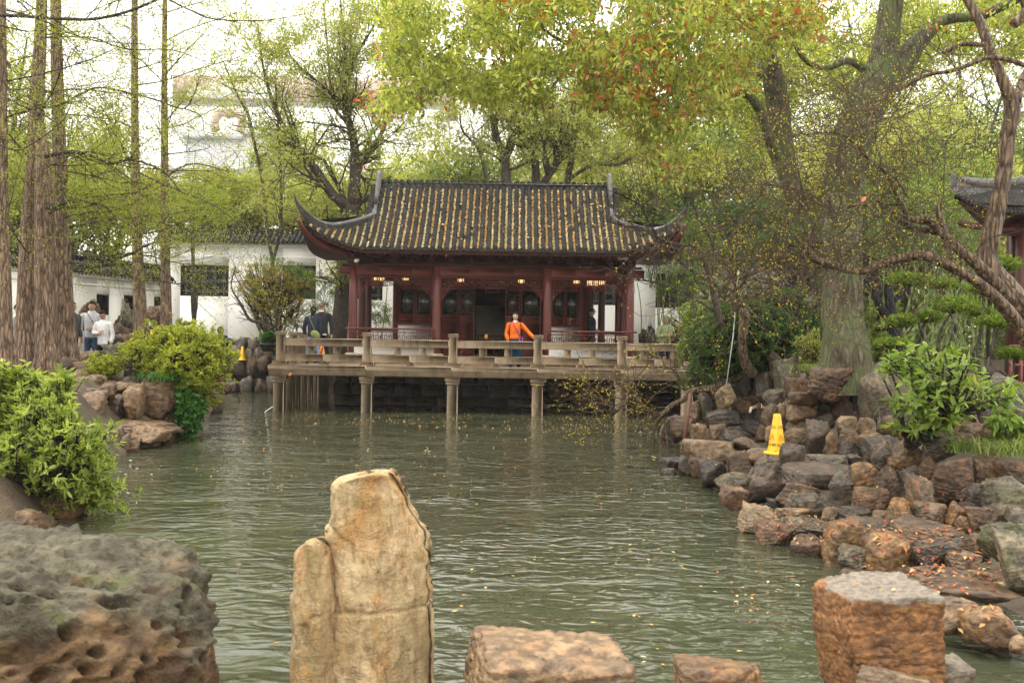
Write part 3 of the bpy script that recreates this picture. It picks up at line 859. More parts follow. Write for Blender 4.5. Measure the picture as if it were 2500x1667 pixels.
# dark red hip beams under the flying corners
for s in (-1, 1):
    A = [(CX + s * 4.1, CY + .1, 4.55, .11), (CX + s * 4.9, 29.3, 4.72, .10), (CX + s * 5.4, 28.8, 5.12, .08), (CX + s * 5.55, 28.6, 5.42, .06)]
    S = spline(A, 4); MB().tube(S[:, :3], S[:, 3], 6).build('hip_beam', M_red, roof_o)

# lanterns hanging in the gallery
t = NT('lit_lantern_glass'); e = t.N('ShaderNodeEmission'); 
n = t.noise(t.pos(), 9, 2); c = t.ramp(n, [(.3, (1.0, .52, .16)), (.7, (1.0, .74, .36))]); t.t.links.new(c, e.inputs[0]); e.inputs[1].default_value = .62
t.t.links.new(e.outputs[0], t.out.inputs[0]); M_lamp = t.m
def lantern_meshes():
    fr = MB(); n_ = 6; r_ = .105
    for z in (0, .19):
        for k in range(n_):
            a0, a1 = k * math.pi / 3, (k + 1) * math.pi / 3
            fr.bar((r_ * math.cos(a0), r_ * math.sin(a0), z), (r_ * math.cos(a1), r_ * math.sin(a1), z), .018)
    for k in range(n_):
        a0 = k * math.pi / 3; c_, s_ = math.cos(a0), math.sin(a0)
        fr.bar((r_ * c_, r_ * s_, -.02), (r_ * c_, r_ * s_, .21), .016)
        fr.bar((r_ * c_, r_ * s_, .19), (1.35 * r_ * c_, 1.35 * r_ * s_, .235), .012)
    fr.lathe([(.10, .19), (.06, .23), (.015, .26)], (0, 0, 0), 6); fr.tube([(0, 0, .25), (0, 0, .42)], .006, 5)
    gl = MB().lathe([(.090, .005), (.092, .095), (.090, .185)], (0, 0, 0), 6)
    ta = MB()
    for k in range(n_):
        a0 = k * math.pi / 3; c_, s_ = math.cos(a0) * r_ * 1.25, math.sin(a0) * r_ * 1.25
        ta.tube([(c_, s_, .20), (c_, s_, -.06), (c_ * 1.02, s_, -.16)], [.003, .010, .014], 5)
    ta.tube([(0, 0, 0), (0, 0, -.06), (0, 0, -.22)], [.012, .018, .02], 6)
    return fr.mesh('frame', M_redd), gl.mesh('glass', M_lamp), ta.mesh('tassel', plain('red_tassel', (.25, .025, .018)))
lm = lantern_meshes()
lan = [(917, 678, 30.6, 'in the first bay beside the left corner column'), (931, 680, 31.5, 'partly behind the leftmost one in the first bay'), (990, 678, 30.5, 'alone near the middle of the first bay'),
       (1125, 682, 30.5, 'in the middle bay left of the open door'), (1273, 685, 30.5, 'in the middle bay above the woman in orange'), (1408, 686, 30.5, 'in front of the right hand window pair'),
       (1394, 687, 31.4, 'dimmer and just left of the one before the right windows'), (1441, 691, 30.9, 'first of three over the man in the dark cap'), (1456, 692, 32.2, 'middle one of three in the right gallery'), (1470, 689, 31.0, 'last of three in the right gallery')]
for px, py, Y, lab in lan:
    p_ = P(px, py, Y) - Vector((0, 0, .09))
    L0 = thing('lantern', p_, 'lit tasselled lantern ' + lab, 'lantern', 'lit lanterns hanging in the pavilion gallery')
    for nm, me in zip(('frame', 'glass', 'tassel'), lm): link(nm, me, L0, Matrix.Translation(p_))
# table and railed bench seen through the open door
tb = thing('altar_table', (rx(1197), 31.9, FZ), 'dark carved table with a railed front standing inside the open pavilion door', 'table')
MB().box(rx(1163), 31.7, 2.15, rx(1230), 32.1, 2.20, .01).build('table_top', M_redd, tb)
for px in (1166, 1186, 1208, 1228):
    MB().box(rx(px) - .02, 31.72, FZ, rx(px) + .02, 31.78, 2.15).build('leg', M_redd, tb)
mb = MB()
for k in range(9):
    xx = rx(1166) + (rx(1228) - rx(1166)) * k / 8; mb.box(xx - .008, 31.70, 1.6, xx + .008, 31.715, 2.0)
mb.box(rx(1165), 31.69, 2.0, rx(1229), 31.72, 2.03); mb.build('rail', M_redd, tb)
gl = MB().lathe([(.0, -.09), (.05, -.05), (.065, 0), (.04, .06), (.0, .09)], P(1187, 822, 30.9), 10).build('orange_lantern_glow', plain('orange_glow', (.75, .32, .05), .5)); tag(gl, 'small painted orange lantern ornament low in the open doorway', 'glow')  # orange solid painted to stand for a lantern's glow

# ------------------------------------------------------------------ garden walls
wall = thing('garden_wall', (-4, 40, 1.3), 'long whitewashed garden wall with dark tile coping and lattice windows behind the pavilion', 'wall')
WY = 40.0
def wx(px, Y=WY, py=700): return P(px, py, Y).x
wins = [(440, 558, 648, 723), (690, 771, 648, 730), (892, 934, 665, 733), (1444, 1532, 668, 745), (1601, 1696, 668, 752)]
WX0, WX1 = wx(392), wx(1990); ztop = P(600, 604, WY).z; zbot = 1.0
segs = []; x = WX0
for a, b_, c_, d_ in wins:
    segs.append((x, wx(a), zbot, ztop)); zt = P((a + b_) / 2, c_, WY).z; zb = P((a + b_) / 2, d_, WY).z
    segs.append((wx(a), wx(b_), zt, ztop)); segs.append((wx(a), wx(b_), zbot, zb)); x = wx(b_)
segs.append((x, WX1, zbot, ztop))
mb = MB()
for a, b_, z0, z1 in segs: mb.box(a, WY, z0, b_, WY + .34, z1)
mb.build('wall_body', M_white, wall)
mb = MB(); mb.box(WX0, WY - .05, ztop + .002, WX1, WY + .40, ztop + .10, .01); mb.box(WX0, WY - .10, ztop + .10, WX1, WY + .45, ztop + .17, .01); mb.box(WX0, WY - .02, ztop - .40, WX1, WY - .002, ztop - .36)
mb.build('cornice', M_white2, wall)
def coping(x0, x1, y, z, ang, parent, n_per=.20, hgt=.42, dep=.55):
    """two tiled slopes and a dark ridge, built along local x"""
    mb = MB(); L = x1 - x0
    mb.add([(x0, y - dep, z), (x1, y - dep, z), (x1, y, z + hgt), (x0, y, z + hgt)], [[0, 1, 2, 3]]); mb.add([(x0, y + dep, z), (x1, y + dep, z), (x1, y, z + hgt), (x0, y, z + hgt)], [[3, 2, 1, 0]])
    k = 0; x = x0 + .05
    while x < x1:
        mb.tube([(x, y - dep - .04, z + .02), (x, y - .02, z + hgt + .03)], .06, 5, True)
        mb.add([(x + .03, y - dep - .03, z + .02), (x + .17, y - dep - .03, z + .02), (x + .10, y - dep - .05, z - .09)], [[0, 1, 2]]); x += n_per
    mb.box(x0, y - .08, z + hgt - .02, x1, y + .08, z + hgt + .20, .02)
    return mb
coping(WX0 - .1, WX1, WY + .17, ztop + .16, 0, wall).build('tile_coping', M_tile, wall, kind='stuff')
def lattice_window(x0, x1, z0, z1, y, parent, diam=.36):
    fr = MB(); w_ = .06
    fr.box(x0, y + .02, z0, x0 + w_, y + .30, z1); fr.box(x1 - w_, y + .02, z0, x1, y + .30, z1); fr.box(x0 + w_, y + .02, z0, x1 - w_, y + .30, z0 + w_); fr.box(x0 + w_, y + .02, z1 - w_, x1 - w_, y + .30, z1)
    f_ = fr.build('window', M_black, parent)
    la = MB(); nx_ = max(2, round((x1 - x0) / diam)); nz_ = max(2, round((z1 - z0) / diam)); dx = (x1 - x0) / nx_; dz = (z1 - z0) / nz_
    for a in range(nx_):
        for b_ in range(nz_):
            cx_, cz_ = x0 + dx * (a + .5), z0 + dz * (b_ + .5)
            for q in range(4):                       # four curved tiles make one flower
                an = np.linspace(q * math.pi / 2, (q + 1) * math.pi / 2, 5)
                ox, oz = cx_ + dx * .5 * math.cos(q * math.pi / 2 + math.pi / 4) * 1.414, cz_ + dz * .5 * math.sin(q * math.pi / 2 + math.pi / 4) * 1.414
                pts_ = [(ox - dx * .62 * math.cos(t_), y + .12, oz - dz * .62 * math.sin(t_)) for t_ in an]
                la.tube(pts_, .030, 4, False)
            la.bar((cx_ - dx * .2, y + .12, cz_), (cx_ + dx * .2, y + .12, cz_), .03); la.bar((cx_, y + .12, cz_ - dz * .2), (cx_, y + .12, cz_ + dz * .2), .03)
    la.build('lattice', M_ridge, f_)
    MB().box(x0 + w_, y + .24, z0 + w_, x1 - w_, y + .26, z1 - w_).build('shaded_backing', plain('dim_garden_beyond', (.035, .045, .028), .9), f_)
for a, b_, c_, d_ in wins:
    m_ = (a + b_) / 2; lattice_window(wx(a) + .003, wx(b_) - .003, P(m_, d_, WY).z + .003, P(m_, c_, WY).z - .003, WY, wall)

# lower curved wall on the left, running back towards the long wall
wl2 = thing('garden_wall', (P(200, 800, 30).x, 30, 1.2), 'lower whitewashed wall with a rippling tile top and narrow dark windows behind the redwood trunks', 'wall')
xa, ya = P(-60, 655, 26.3).x, 26.3; xb, yb = P(392, 690, 33.2).x, 33.2
dirv = Vector((xb - xa, yb - ya, 0)); LL = dirv.length; q = dirv.to_track_quat('X', 'Z').to_matrix().to_4x4(); M2 = Matrix.Translation((xa, ya, 0)) @ q
def along(px):        # distance along the wall seen at pixel column px
    k = (px - 1250) / F
    return (k * ya - xa) / (dirv.normalized().x - k * dirv.normalized().y)
z2 = 3.72
nar = [(234, 266, 718, 768), (301, 327, 720, 775), (375, 394, 724, 775)]
def build_local(mb, name, mat, parent, **kw):
    me = mb.mesh(name, mat); return link(name, me, parent, M2, None, **kw)
mb = MB(); x = 0; 
for a, b_, c_, d_ in nar:
    la_, lb_ = along(a), along(b_); Yd = ya + dirv.normalized().y * la_; zt, zb = P(a, c_, Yd).z, P(a, d_, Yd).z
    mb.box(x, 0, .8, la_, .3, z2); mb.box(la_, 0, zt, lb_, .3, z2); mb.box(la_, 0, .8, lb_, .3, zb); x = lb_
    fr = MB(); fr.box(la_, .02, zb, la_ + .04, .2, zt); fr.box(lb_ - .04, .02, zb, lb_, .2, zt); fr.box(la_ + .04, .02, zb, lb_ - .04, .2, zb + .04); fr.box(la_ + .04, .02, zt - .04, lb_ - .04, .2, zt)
    f_ = build_local(fr, 'window', M_black, wl2)
    l_ = MB()
    for k in range(1, 6): l_.box(la_ + (lb_ - la_) * k / 6 - .008, .10, zb, la_ + (lb_ - la_) * k / 6 + .008, .12, zt); l_.box(la_ + .04, .095, zb + (zt - zb) * k / 6 - .008, lb_ - .04, .118, zb + (zt - zb) * k / 6 + .008)
    build_local(l_, 'lattice', M_tile, f_)
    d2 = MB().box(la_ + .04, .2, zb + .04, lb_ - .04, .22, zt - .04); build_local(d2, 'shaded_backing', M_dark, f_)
mb.box(x, 0, .8, LL + .3, .3, z2)
build_local(mb, 'wall_body', M_white, wl2)
mb = MB(); mb.box(0, -.05, z2 + .002, LL + .3, .35, z2 + .07); mb.box(0, -.09, z2 + .07, LL + .3, .39, z2 + .13); mb.box(0, -.03, z2 - .22, LL + .3, -.002, z2 - .17)
build_local(mb, 'cornice', M_white2, wl2)
mb = coping(-.1, LL + .35, .15, z2 + .13, 0, None, .15, .34, .40)
build_local(mb, 'tile_coping', M_tile, wl2, kind='stuff')
gb = MB(); gp = [P(300, 602, 36.5), P(328, 602, 36.5), P(346, 668, 36.5), P(306, 668, 36.5)]
gb.prism(gp, (0, 0, 0), (0, 3.0, 0)); g_ = gb.build('gable_end', M_white)
tag(g_, 'small white gable end rising above the low wall between two redwood trunks', 'building')

# ------------------------------------------------------------------ far buildings
BY = 95.0
def bx(px): return P(px, 300, BY).x
def bz(py, px=650): return P(px, py, BY).z
bl = thing('shopping_building', (bx(650), BY, 1.3), 'huge pale building with a painted band and stepped ledges beyond the garden wall', 'building')
t = NT('pale_grid_wall'); p = t.pos()
br = t.N('ShaderNodeTexBrick'); br.offset = 0.0; t.set(br, 'Vector', t.scaled(t.N('ShaderNodeTexCoord').outputs['Object'], 1.0))
t.bsdf(plain_c := (.86, .86, .86), .7); M_bwall = t.m
M_bgrey = plain('pale_grey_ledge', (.55, .57, .60), .7, .2, .05)
M_bbrown = plain('haze_pale_brown_band', (.56, .43, .38), .8, .2, .12, .3)  # brown kept pale, the haze over the far building put into its colour
MB().box(bx(392), BY, 1.2, bx(672), BY + 12, bz(330)).build('wall_body', M_bwall, bl)
MB().box(bx(672) + .003, BY + .4, 1.2, bx(1080), BY + 12, bz(322)).build('wall_body', M_bwall, bl)
MB().box(bx(392), BY + 3, bz(330) - .5, bx(1080), BY + 12, bz(245)).build('wall_body', M_bwall, bl)
MB().box(bx(392), BY + 4, bz(245) - .4, bx(1080), BY + 12, bz(222)).build('grey_storey', M_bgrey, bl)
MB().box(bx(392), BY + 3.2, bz(222), bx(1100), BY + 12, bz(165)).build('painted_band', M_bbrown, bl)
MB().box(bx(450), BY - .5, bz(344), bx(598), BY + .3, bz(330)).build('ledge', M_bgrey, bl)
MB().box(bx(598) + .01, BY - .45, bz(336), bx(690), BY + .3, bz(322)).build('ledge', M_bgrey, bl)
MB().box(bx(400), BY - .35, bz(420), bx(700), BY + .2, bz(412)).build('ledge', M_bgrey, bl)
gm = MB()
for k in range(60):
    xx = bx(450) + (bx(760) - bx(450)) * k / 60; gm.box(xx, BY - .03, bz(412), xx + .08, BY - .005, bz(346))
for k in range(14):
    z_ = bz(412) + (bz(346) - bz(412)) * k / 14; gm.box(bx(450), BY - .032, z_, bx(670), BY - .006, z_ + .08)
gm.build('wall_grid', plain('pale_grid_lines', (.66, .67, .70), .7, .2, .02), bl)
# painted shapes on the band, flat as they are on the building
def flat(pts, col, y=BY + 3.17, name='painted_shape'):
    A = [(bx(a), y, bz(b_)) for a, b_ in pts]; me = np_mesh(name, np.array(A), [np.arange(len(A))[None]]); me.materials.append(plain('haze_pale_paint', col, .8, .1, .05)); link(name, me, bl)  # pale colours carry the distance haze, not worn paint
flat([(425, 220), (430, 200), (470, 190), (500, 172), (540, 178), (545, 200), (540, 222)], (.80, .76, .70))
flat([(545, 200), (560, 182), (600, 168), (640, 175), (640, 190), (575, 205), (545, 215)], (.78, .70, .52), BY + 3.13)
flat([(560, 222), (570, 196), (620, 182), (655, 200), (640, 222)], (.84, .84, .86), BY + 3.09)
flat([(470, 222), (500, 212), (540, 208), (600, 196), (560, 214), (520, 224)], (.50, .54, .60), BY + 3.05)
ha = MB(); pts_ = [P(a, b_, BY + .0) for a, b_ in ((528, 320), (524, 300), (532, 282), (548, 274), (560, 280), (572, 275), (588, 284), (592, 302), (584, 322))]
S = spline([tuple(q) for q in pts_], 4); ha.tube(S, .42, 8); ha.build('curved_arch', M_bbrown, bl, True)
b2 = thing('apartment_block', (P(1600, 600, 75).x, 75, 1), 'cream rendered block glimpsed between trees right of the pavilion roof', 'building')
MB().box(P(1500, 600, 75).x, 75, 1, P(1720, 600, 75).x, 85, P(1600, 470, 75).z).build('wall_body', plain('cream_render', (.72, .66, .56)), b2)
mb = MB()
for k in range(5):
    for j in range(2):
        a = P(1515 + 42 * k, 500 + 45 * j, 74.95); mb.box(a.x, 74.93, a.z - 1, a.x + .8, 74.98, a.z)
mb.build('window', M_glass, b2)
# grey stone finial roof above the coping
fn = thing('thatched_roof', (P(560, 560, 44).x, 44, 5.6), 'small grey pointed roof with a knobbly finial behind the garden wall', 'roof')
c0 = P(572, 562, 44); a = P(508, 562, 44); MB().lathe([(c0.x - a.x + .3, 0), (.7, .55), (.3, 1.0), (.12, 1.15)], (c0.x, 44, c0.z), 8).build('roof_slope', M_ridge, fn)
MB().lathe([(.12, 1.1), (.26, 1.2), (.14, 1.35), (.24, 1.45), (.12, 1.6), (.19, 1.68), (.09, 1.8), (.14, 1.88), (.02, 2.1)], (P(558, 500, 44).x, 44, c0.z - .35), 8).build('finial', M_ridge, fn)

# right hand hall: roof corner with tiles, dark red wall with lattice
hl = thing('garden_hall', (P(2560, 700, 21).x, 21, 1.1), 'corner of a dark timber hall with a wet grey tile roof at the right edge', 'hall')
HYY = 20.5
e0, e1 = P(2335, 520, HYY), P(2760, 512, HYY + 1.5); r0, r1 = P(2392, 470, HYY + 2.2), P(2760, 448, HYY + 3.4)
mb = MB(); nn_ = 18
hp = []
for k in range(nn_ + 1):
    f_ = k / nn_; up = .30 * max(0, 1 - f_ * 3.2) ** 2
    hp.append((e0.lerp(e1, f_) + Vector((0, 0, up)), r0.lerp(r1, f_) + Vector((0, 0, up * .6))))
for (a, b_), (c_, d_) in zip(hp[:-1], hp[1:]): mb.add([a, c_, d_, b_], [[0, 1, 2, 3]])
hr = mb.build('roof', M_tile, hl)
for k in range(0, 46):
    f_ = k / 45; i_ = min(int(f_ * nn_), nn_ - 1); g_ = f_ * nn_ - i_
    a = hp[i_][0].lerp(hp[i_ + 1][0], g_); b_ = hp[i_][1].lerp(hp[i_ + 1][1], g_)
    pp, rr_ = [], []
    for q in range(9):
        for e_, r_ in ((.02, .062), (.95, .052)):
            pp.append(tuple(a.lerp(b_, (q + e_) / 9) + Vector((0, 0, .03)))); rr_.append(r_)
    MB().tube(pp, rr_, 6).build('tile_row', M_tile, hr, True)
    MB().prism([a + Vector((.06, -.02, .03)), a + Vector((.17, -.02, .03)), a + Vector((.115, -.05, -.09))], (0, 0, 0), (0, .02, 0)).build('drip_tile', M_tile, hr)
A = [tuple(P(a, b_, y)) + (w_,) for a, b_, y, w_ in ((2318, 425, 20.2, .03), (2345, 438, 20.6, .07), (2385, 446, 21.4, .10), (2450, 448, 22.6, .11), (2560, 436, 23.5, .11), (2760, 430, 24, .11))]
S = spline(A, 5); mb = MB(); mb.tube(S[:, :3], S[:, 3], 8)
for k in range(len(S) - 1):
    a, b_ = Vector(S[k, :3]), Vector(S[k + 1, :3]); mb.add([a + Vector((0, -.05, 0)), b_ + Vector((0, -.05, 0)), b_ + Vector((0, -.03, -.36)), a + Vector((0, -.03, -.30))], [[0, 1, 2, 3]])
mb.build('ridge', M_ridge, hr)
mb = MB(); mb.add([hp[0][0] + Vector((0, 0, -.06)), hp[-1][0] + Vector((0, 0, -.06)), P(2760, 560, 22.5), P(2400, 555, 22.5)], [[0, 1, 2, 3]]); mb.build('eave_soffit', M_redd, hr)
MB().tube([P(2345, 545, HYY + .1), P(2420, 560, 21.6), P(2560, 560, 22)], .07, 6).build('hip_beam', M_redd, hr)
cw = P(2494, 700, 21.8).x
MB().lathe([(.14, 0), (.13, 3.9)], (cw, 21.8, 1.0), 12).build('column', M_redd, hl, True)
MB().box(cw, 22.2, 1.0, cw + 4, 22.5, 5.0).build('wall_body', M_redd, hl)
MB().box(cw - .4, 21.7, P(2490, 575, 21.8).z, cw + 3, 21.95, P(2490, 548, 21.8).z).build('beam', M_redd, hl)
# low dark red lattice fence beside the hall
lf = thing('lattice_fence', (P(2490, 930, 16.5).x, 16.5, 1.0), 'low dark red lattice fence panel at the right edge behind the pruned bush', 'fence')
a, b_ = P(2466, 935, 16.5), P(2700, 845, 16.5)
MB().box(a.x, 16.5, a.z - .2, b_.x, 16.56, a.z + .02).build('rail', M_red, lf); MB().box(a.x, 16.5, b_.z - .04, b_.x, 16.56, b_.z).build('rail', M_red, lf)
MB().box(a.x, 16.5, a.z + .28, b_.x, 16.56, a.z + .32).build('rail', M_red, lf)
for k in range(10):
    xx = a.x + .17 * k; MB().box(xx, 16.49, a.z - .5, xx + .035, 16.57, b_.z - .042).build('slat', M_red, lf)
# ------------------------------------------------------------------ rocks
import bmesh
ICO = {}
def ico(n):
    if n not in ICO:
        b = bmesh.new(); bmesh.ops.create_icosphere(b, subdivisions=n, radius=1.0)
        b.verts.ensure_lookup_table()
        ICO[n] = (np.array([v.co[:] for v in b.verts]), np.array([[v.index for v in f.verts] for f in b.faces])); b.free()
    return ICO[n]
def rock_shape(r, n=4, planes=11, block=.55, k=60, amp=.055, freq=2.4, strata=.07, jit=.20):
    D, Fc = ico(n); D = D / np.linalg.norm(D, axis=1)[:, None]
    N = []; dd = []
    q = r.normal(size=(3, 3)) * (1 - block) * .5 + np.eye(3)
    for a in range(3):
        v = q[a] / np.linalg.norm(q[a])
        for s in (1, -1):
            w_ = s * v + r.normal(size=3) * jit; N.append(w_ / np.linalg.norm(w_)); dd.append(r.uniform(.72, 1.0))
    for _ in range(planes):
        v = r.normal(size=3); v /= np.linalg.norm(v); N.append(v); dd.append(r.uniform(.78, 1.15))
    N = np.array(N); dd = np.array(dd)
    c_ = np.maximum(D @ N.T, 1e-4) / dd
    rad = (c_ ** k).sum(1) ** (-1 / k)
    o = r.uniform(0, 20, 3)
    V = D * rad[:, None]
    nz = fbm(V * freq + o, 4) - .5
    nz2 = np.abs(fbm(V * freq * 1.7 + o + 9, 3) - .5); nz = nz + .35 * (fbm(V * freq * 5 + o, 3) - .5)
    V = V * (1 + amp * 2 * nz - amp * 1.6 * np.maximum(0, .09 - nz2) / .09)[:, None]
    if strata:
        ax = r.normal(size=3) * .25 + np.array([0, 0, 1.]); ax /= np.linalg.norm(ax)
        h = V @ ax + .12 * nz; st = np.abs((h * r.uniform(2.5, 5)) % 1 - .5)
        V = V * (1 - strata * (st < .10) - strata * .5 * st)[:, None]
    V -= (V.max(0) + V.min(0)) / 2; V /= (V.max(0) - V.min(0))
    return V, Fc
rr = np.random.default_rng(21)
def rock_mesh(name, dims, mat, n=3, **kw):
    V, Fc = rock_shape(rr, n, **kw)
    me = np_mesh(name, V * np.array(dims), [Fc], n >= 3)
    me.materials.append(mat if not isinstance(mat, str) else RM[mat])
    return me
def rock_px(x0, y0, x1, y1, Y, mat, parent=None, name='rock', dep=1.0, sink=.12, n=3, yaw=None, **kw):
    """a rock that fills the given pixel box at distance Y"""
    h_px = y1 - y0; y1 = y1 + h_px * sink
    a, b_ = P(x0, y1, Y), P(x1, y0, Y); w_, h_ = (b_.x - a.x) * 1.17, (b_.z - a.z) * 1.13
    d_ = min(max(w_, h_ * .7), w_ * 1.6 + .2) * dep * .9
    me = rock_mesh(name, (w_, d_, h_), mat, n, **kw)
    M_ = Matrix.Translation(((a.x + b_.x) / 2, Y + d_ * .35, (a.z + b_.z) / 2)) @ Matrix.Rotation(rr.uniform(-.14, .14) if yaw is None else yaw, 4, 'Z') @ Matrix.Rotation(rr.uniform(-.07, .07), 4, 'Y')
    return link(name, me, parent, M_)

K = .784
RB = thing('rockery', (6.5, 12, 0), 'right bank rockery of stacked brown and grey garden rocks stepping down to the water', 'rockery')
s1 = 2.501
right_rocks = [
 (130,510,180,585,26,'brown'),(160,440,250,570,25,'dark'),(205,455,350,585,24.5,'brown'),(330,495,450,610,23.5,'tan'),(430,400,630,500,24,'dark'),
 (440,495,560,570,23.5,'brown'),(500,525,690,600,23,'dark'),(300,350,380,450,26,'tan'),(375,300,450,440,26,'moss'),(600,190,700,300,26,'dark'),
 (600,340,680,410,25,'brown'),(630,300,740,380,26,'red'),(680,400,780,520,25,'dark'),(700,190,800,300,26,'dark'),(555,300,640,400,26.5,'dark'),(640,170,760,260,27,'dark'),
 (720,500,800,580,24,'brown'),(440,195,600,270,27.5,'slate'),(560,400,700,480,25.6,'slate'),(640,460,760,560,24.6,'dark'),(540,240,660,330,27,'dark'),
 (730,170,830,330,24.5,'grey'),(770,280,900,380,23.4,'grey'),(770,370,850,500,22.6,'brown'),(820,370,940,540,22.8,'tan'),(900,210,1090,310,22.5,'brown'),
 (930,300,1090,370,22,'red'),(930,370,1090,480,22,'tan'),(1090,300,1220,420,22.3,'grey'),(1110,350,1190,480,22.8,'dark'),(1190,350,1320,480,22,'red'),(930,470,1100,540,22,'moss'),
 (1300,260,1400,400,22,'dark'),(1080,420,1210,500,22,'grey'),(900,520,1050,620,20.6,'tan'),(1040,480,1160,690,20,'slate'),(1150,540,1240,690,19.6,'tan'),
 (780,500,830,600,21,'tan'),(1230,450,1340,540,20,'cream'),(1240,520,1360,620,19.3,'tan'),(1240,600,1370,710,18.6,'dark'),(1350,460,1460,560,19.4,'tan'),
 (1360,540,1500,660,18.4,'ochre'),(1460,450,1530,560,19,'grey'),(1400,570,1590,700,17.4,'slate'),(1500,440,1600,540,18.6,'brown'),(1590,430,1750,560,18.4,'brown'),(1320,380,1420,480,21.5,'slate'),
 (1720,400,1950,540,17.6,'grey'),(1900,360,2110,500,17.6,'brown'),(2100,460,2260,580,15.8,'tan'),(2230,480,2400,600,15.6,'cream'),(2330,400,2400,520,17,'grey'),(1940,490,2120,600,15.6,'brown'),
 (315,600,620,720,19,'tan'),(590,580,800,655,19,'brown'),(640,650,900,740,17.9,'tan'),(885,620,1060,750,15.8,'slate'),(135,700,260,780,20,'dark'),(250,690,330,790,19.4,'slate'),
 (320,700,430,790,18.8,'brown'),(145,765,250,810,19.4,'grey'),(380,725,550,850,17.6,'dark'),(550,660,705,800,17.4,'brown'),(490,795,680,870,17,'moss'),(675,700,820,850,16.8,'grey'),
 (800,690,920,780,16.6,'grey'),(690,750,950,940,15.8,'slate'),(590,830,700,890,16.6,'slate'),(950,700,1070,800,15.9,'tan'),(940,760,1340,870,15,'slate'),(1060,690,1300,760,16,'grey'),
 (1290,680,1380,720,15.8,'grey'),(870,860,1120,1000,14.6,'brown'),(800,950,920,1000,14.8,'dark'),(1180,780,1340,940,14.3,'grey'),(1320,740,1480,900,13.9,'ochre'),
 (1460,760,1620,960,13.6,'brown'),(1610,760,1750,960,13.5,'slate'),(1450,620,1570,760,14.9,'slate'),(1555,580,1770,765,14.6,'brown'),(1740,580,1970,720,14.3,'slate'),
 (1730,700,1860,840,13.8,'brown'),(1820,710,2060,980,13,'red'),(2050,680,2220,880,13.2,'brown'),(2210,720,2400,880,13,'brown'),(2160,840,2400,1060,12.2,'moss'),
 (1700,830,1830,1120,12.6,'tan'),(1350,895,1530,1020,13,'brown'),(1520,960,1710,1090,12.5,'ochre'),(1720,980,1900,1130,12.3,'tan'),(1900,980,2000,1150,12.2,'ochre'),
 (1980,980,2130,1080,12.3,'dark'),(1960,1070,2070,1170,11.9,'ochre'),(2060,1010,2190,1230,11.6,'red'),(2000,860,2180,1010,12.7,'grey'),(2270,1010,2400,1110,11.4,'grey'),
 (945,925,1150,1060,13.9,'grey'),(1100,930,1330,1000,14.2,'slate'),(1130,1000,1240,1090,13.2,'tan'),(1240,1005,1450,1090,12.9,'slate'),(1440,1020,1520,1080,12.7,'tan'),
 (645,1000,880,1160,13.5,'cream'),(850,1010,1050,1090,13.7,'tan'),(740,1090,950,1240,12.7,'red'),(900,1080,1170,1180,12.8,'grey'),(950,1180,1160,1330,12.0,'red'),
 (1155,1095,1400,1360,11.5,'ochre'),(1240,1250,1430,1420,10.9,'moss'),(1405,1185,1720,1450,10.6,'ochre'),(1380,1090,1700,1200,11.8,'slate'),(1600,1100,1990,1240,11.5,'brown'),
 (1700,1230,1940,1340,10.5,'slate'),(1720,1320,1900,1400,10.5,'dark'),(1890,1280,2100,1400,10.4,'tan'),(1990,1170,2150,1330,10.8,'brown'),(2100,1180,2200,1300,10.6,'grey'),
 (1690,1400,2100,1530,9.6,'brown'),(2040,1400,2230,1540,9.4,'tan'),(1230,1390,1400,1470,10.7,'slate'),(1900,1190,2010,1290,11.1,'slate'),
]
for i_, (a, b_, c_, d_, D, m_) in enumerate(right_rocks):
    rock_px(1560 + a / s1, 840 + b_ / s1, 1560 + c_ / s1, 840 + d_ / s1, D * K, m_, RB, n=5 if D < 15 else 4, sink=.22 if b_ < 900 else .14)
s2 = 3.136
for a, b_, c_, d_, Y, m_ in [(1540,870,2230,1000,6.9,'brown'),(1590,940,1900,1200,6.6,'tan'),(1810,1040,2240,1290,6.4,'ochre'),(2010,1290,2240,1420,6.5,'slate'),(1540,1420,1830,1640,5.3,'grey'),
                             (1640,1180,2100,1330,7.2,'dark'),(2120,1220,2260,1360,6.1,'tan')]:
    rock_px(1800 + a / s2, 1167 + b_ / s2, 1800 + c_ / s2, 1167 + d_ / s2, Y, m_, RB, n=4, sink=.05)
# prominent rocks that stand out from the pile
def solo(box, Y, m_, label, name='rock', **kw):
    o = rock_px(box[0], box[1], box[2], box[3], Y, m_, None, name, **kw); tag(o, label, 'rock'); return o
def z1(a, b_, c_, d_): return (1560 + a / s1, 840 + b_ / s1, 1560 + c_ / s1, 840 + d_ / s1)
solo(z1(812, 32, 900, 300), 24.4 * K, 'moss', 'tall narrow mossy grey stone with a rounded tip, upright in front of the old tree', planes=4, n=4)
solo(z1(845, 92, 992, 300), 23.9 * K, 'moss', 'broad upright grey green slab leaning on the tall narrow stone', planes=4, n=4)
solo(z1(1070, 130, 1360, 335), 21.4 * K, 'brown', 'big dark brown boulder at the foot of the old camphor tree', n=5)
solo(z1(1385, 135, 1545, 480), 20.4 * K, 'grey', 'tall grey standing stone right of the big dark boulder', n=4, planes=5)
solo(z1(480, 245, 602, 405), 24.2 * K, 'cream', 'pale cream pitted stone tied with wire above the water', n=4)
solo(z1(512, 875, 676, 1012), 15.3 * K, 'red', 'lone red brown rock standing in the water just off the right bank', n=4)
solo(z1(2085, 215, 2430, 470), 17.6 * K, 'slate', 'large dark grey rounded rock mound under the pruned bush', n=4)
solo(z1(2155, 1095, 2460, 1330), 9.4 * K, 'moss', 'pale grey rock with moss low at the right edge above the ledge', n=5, sink=.2)
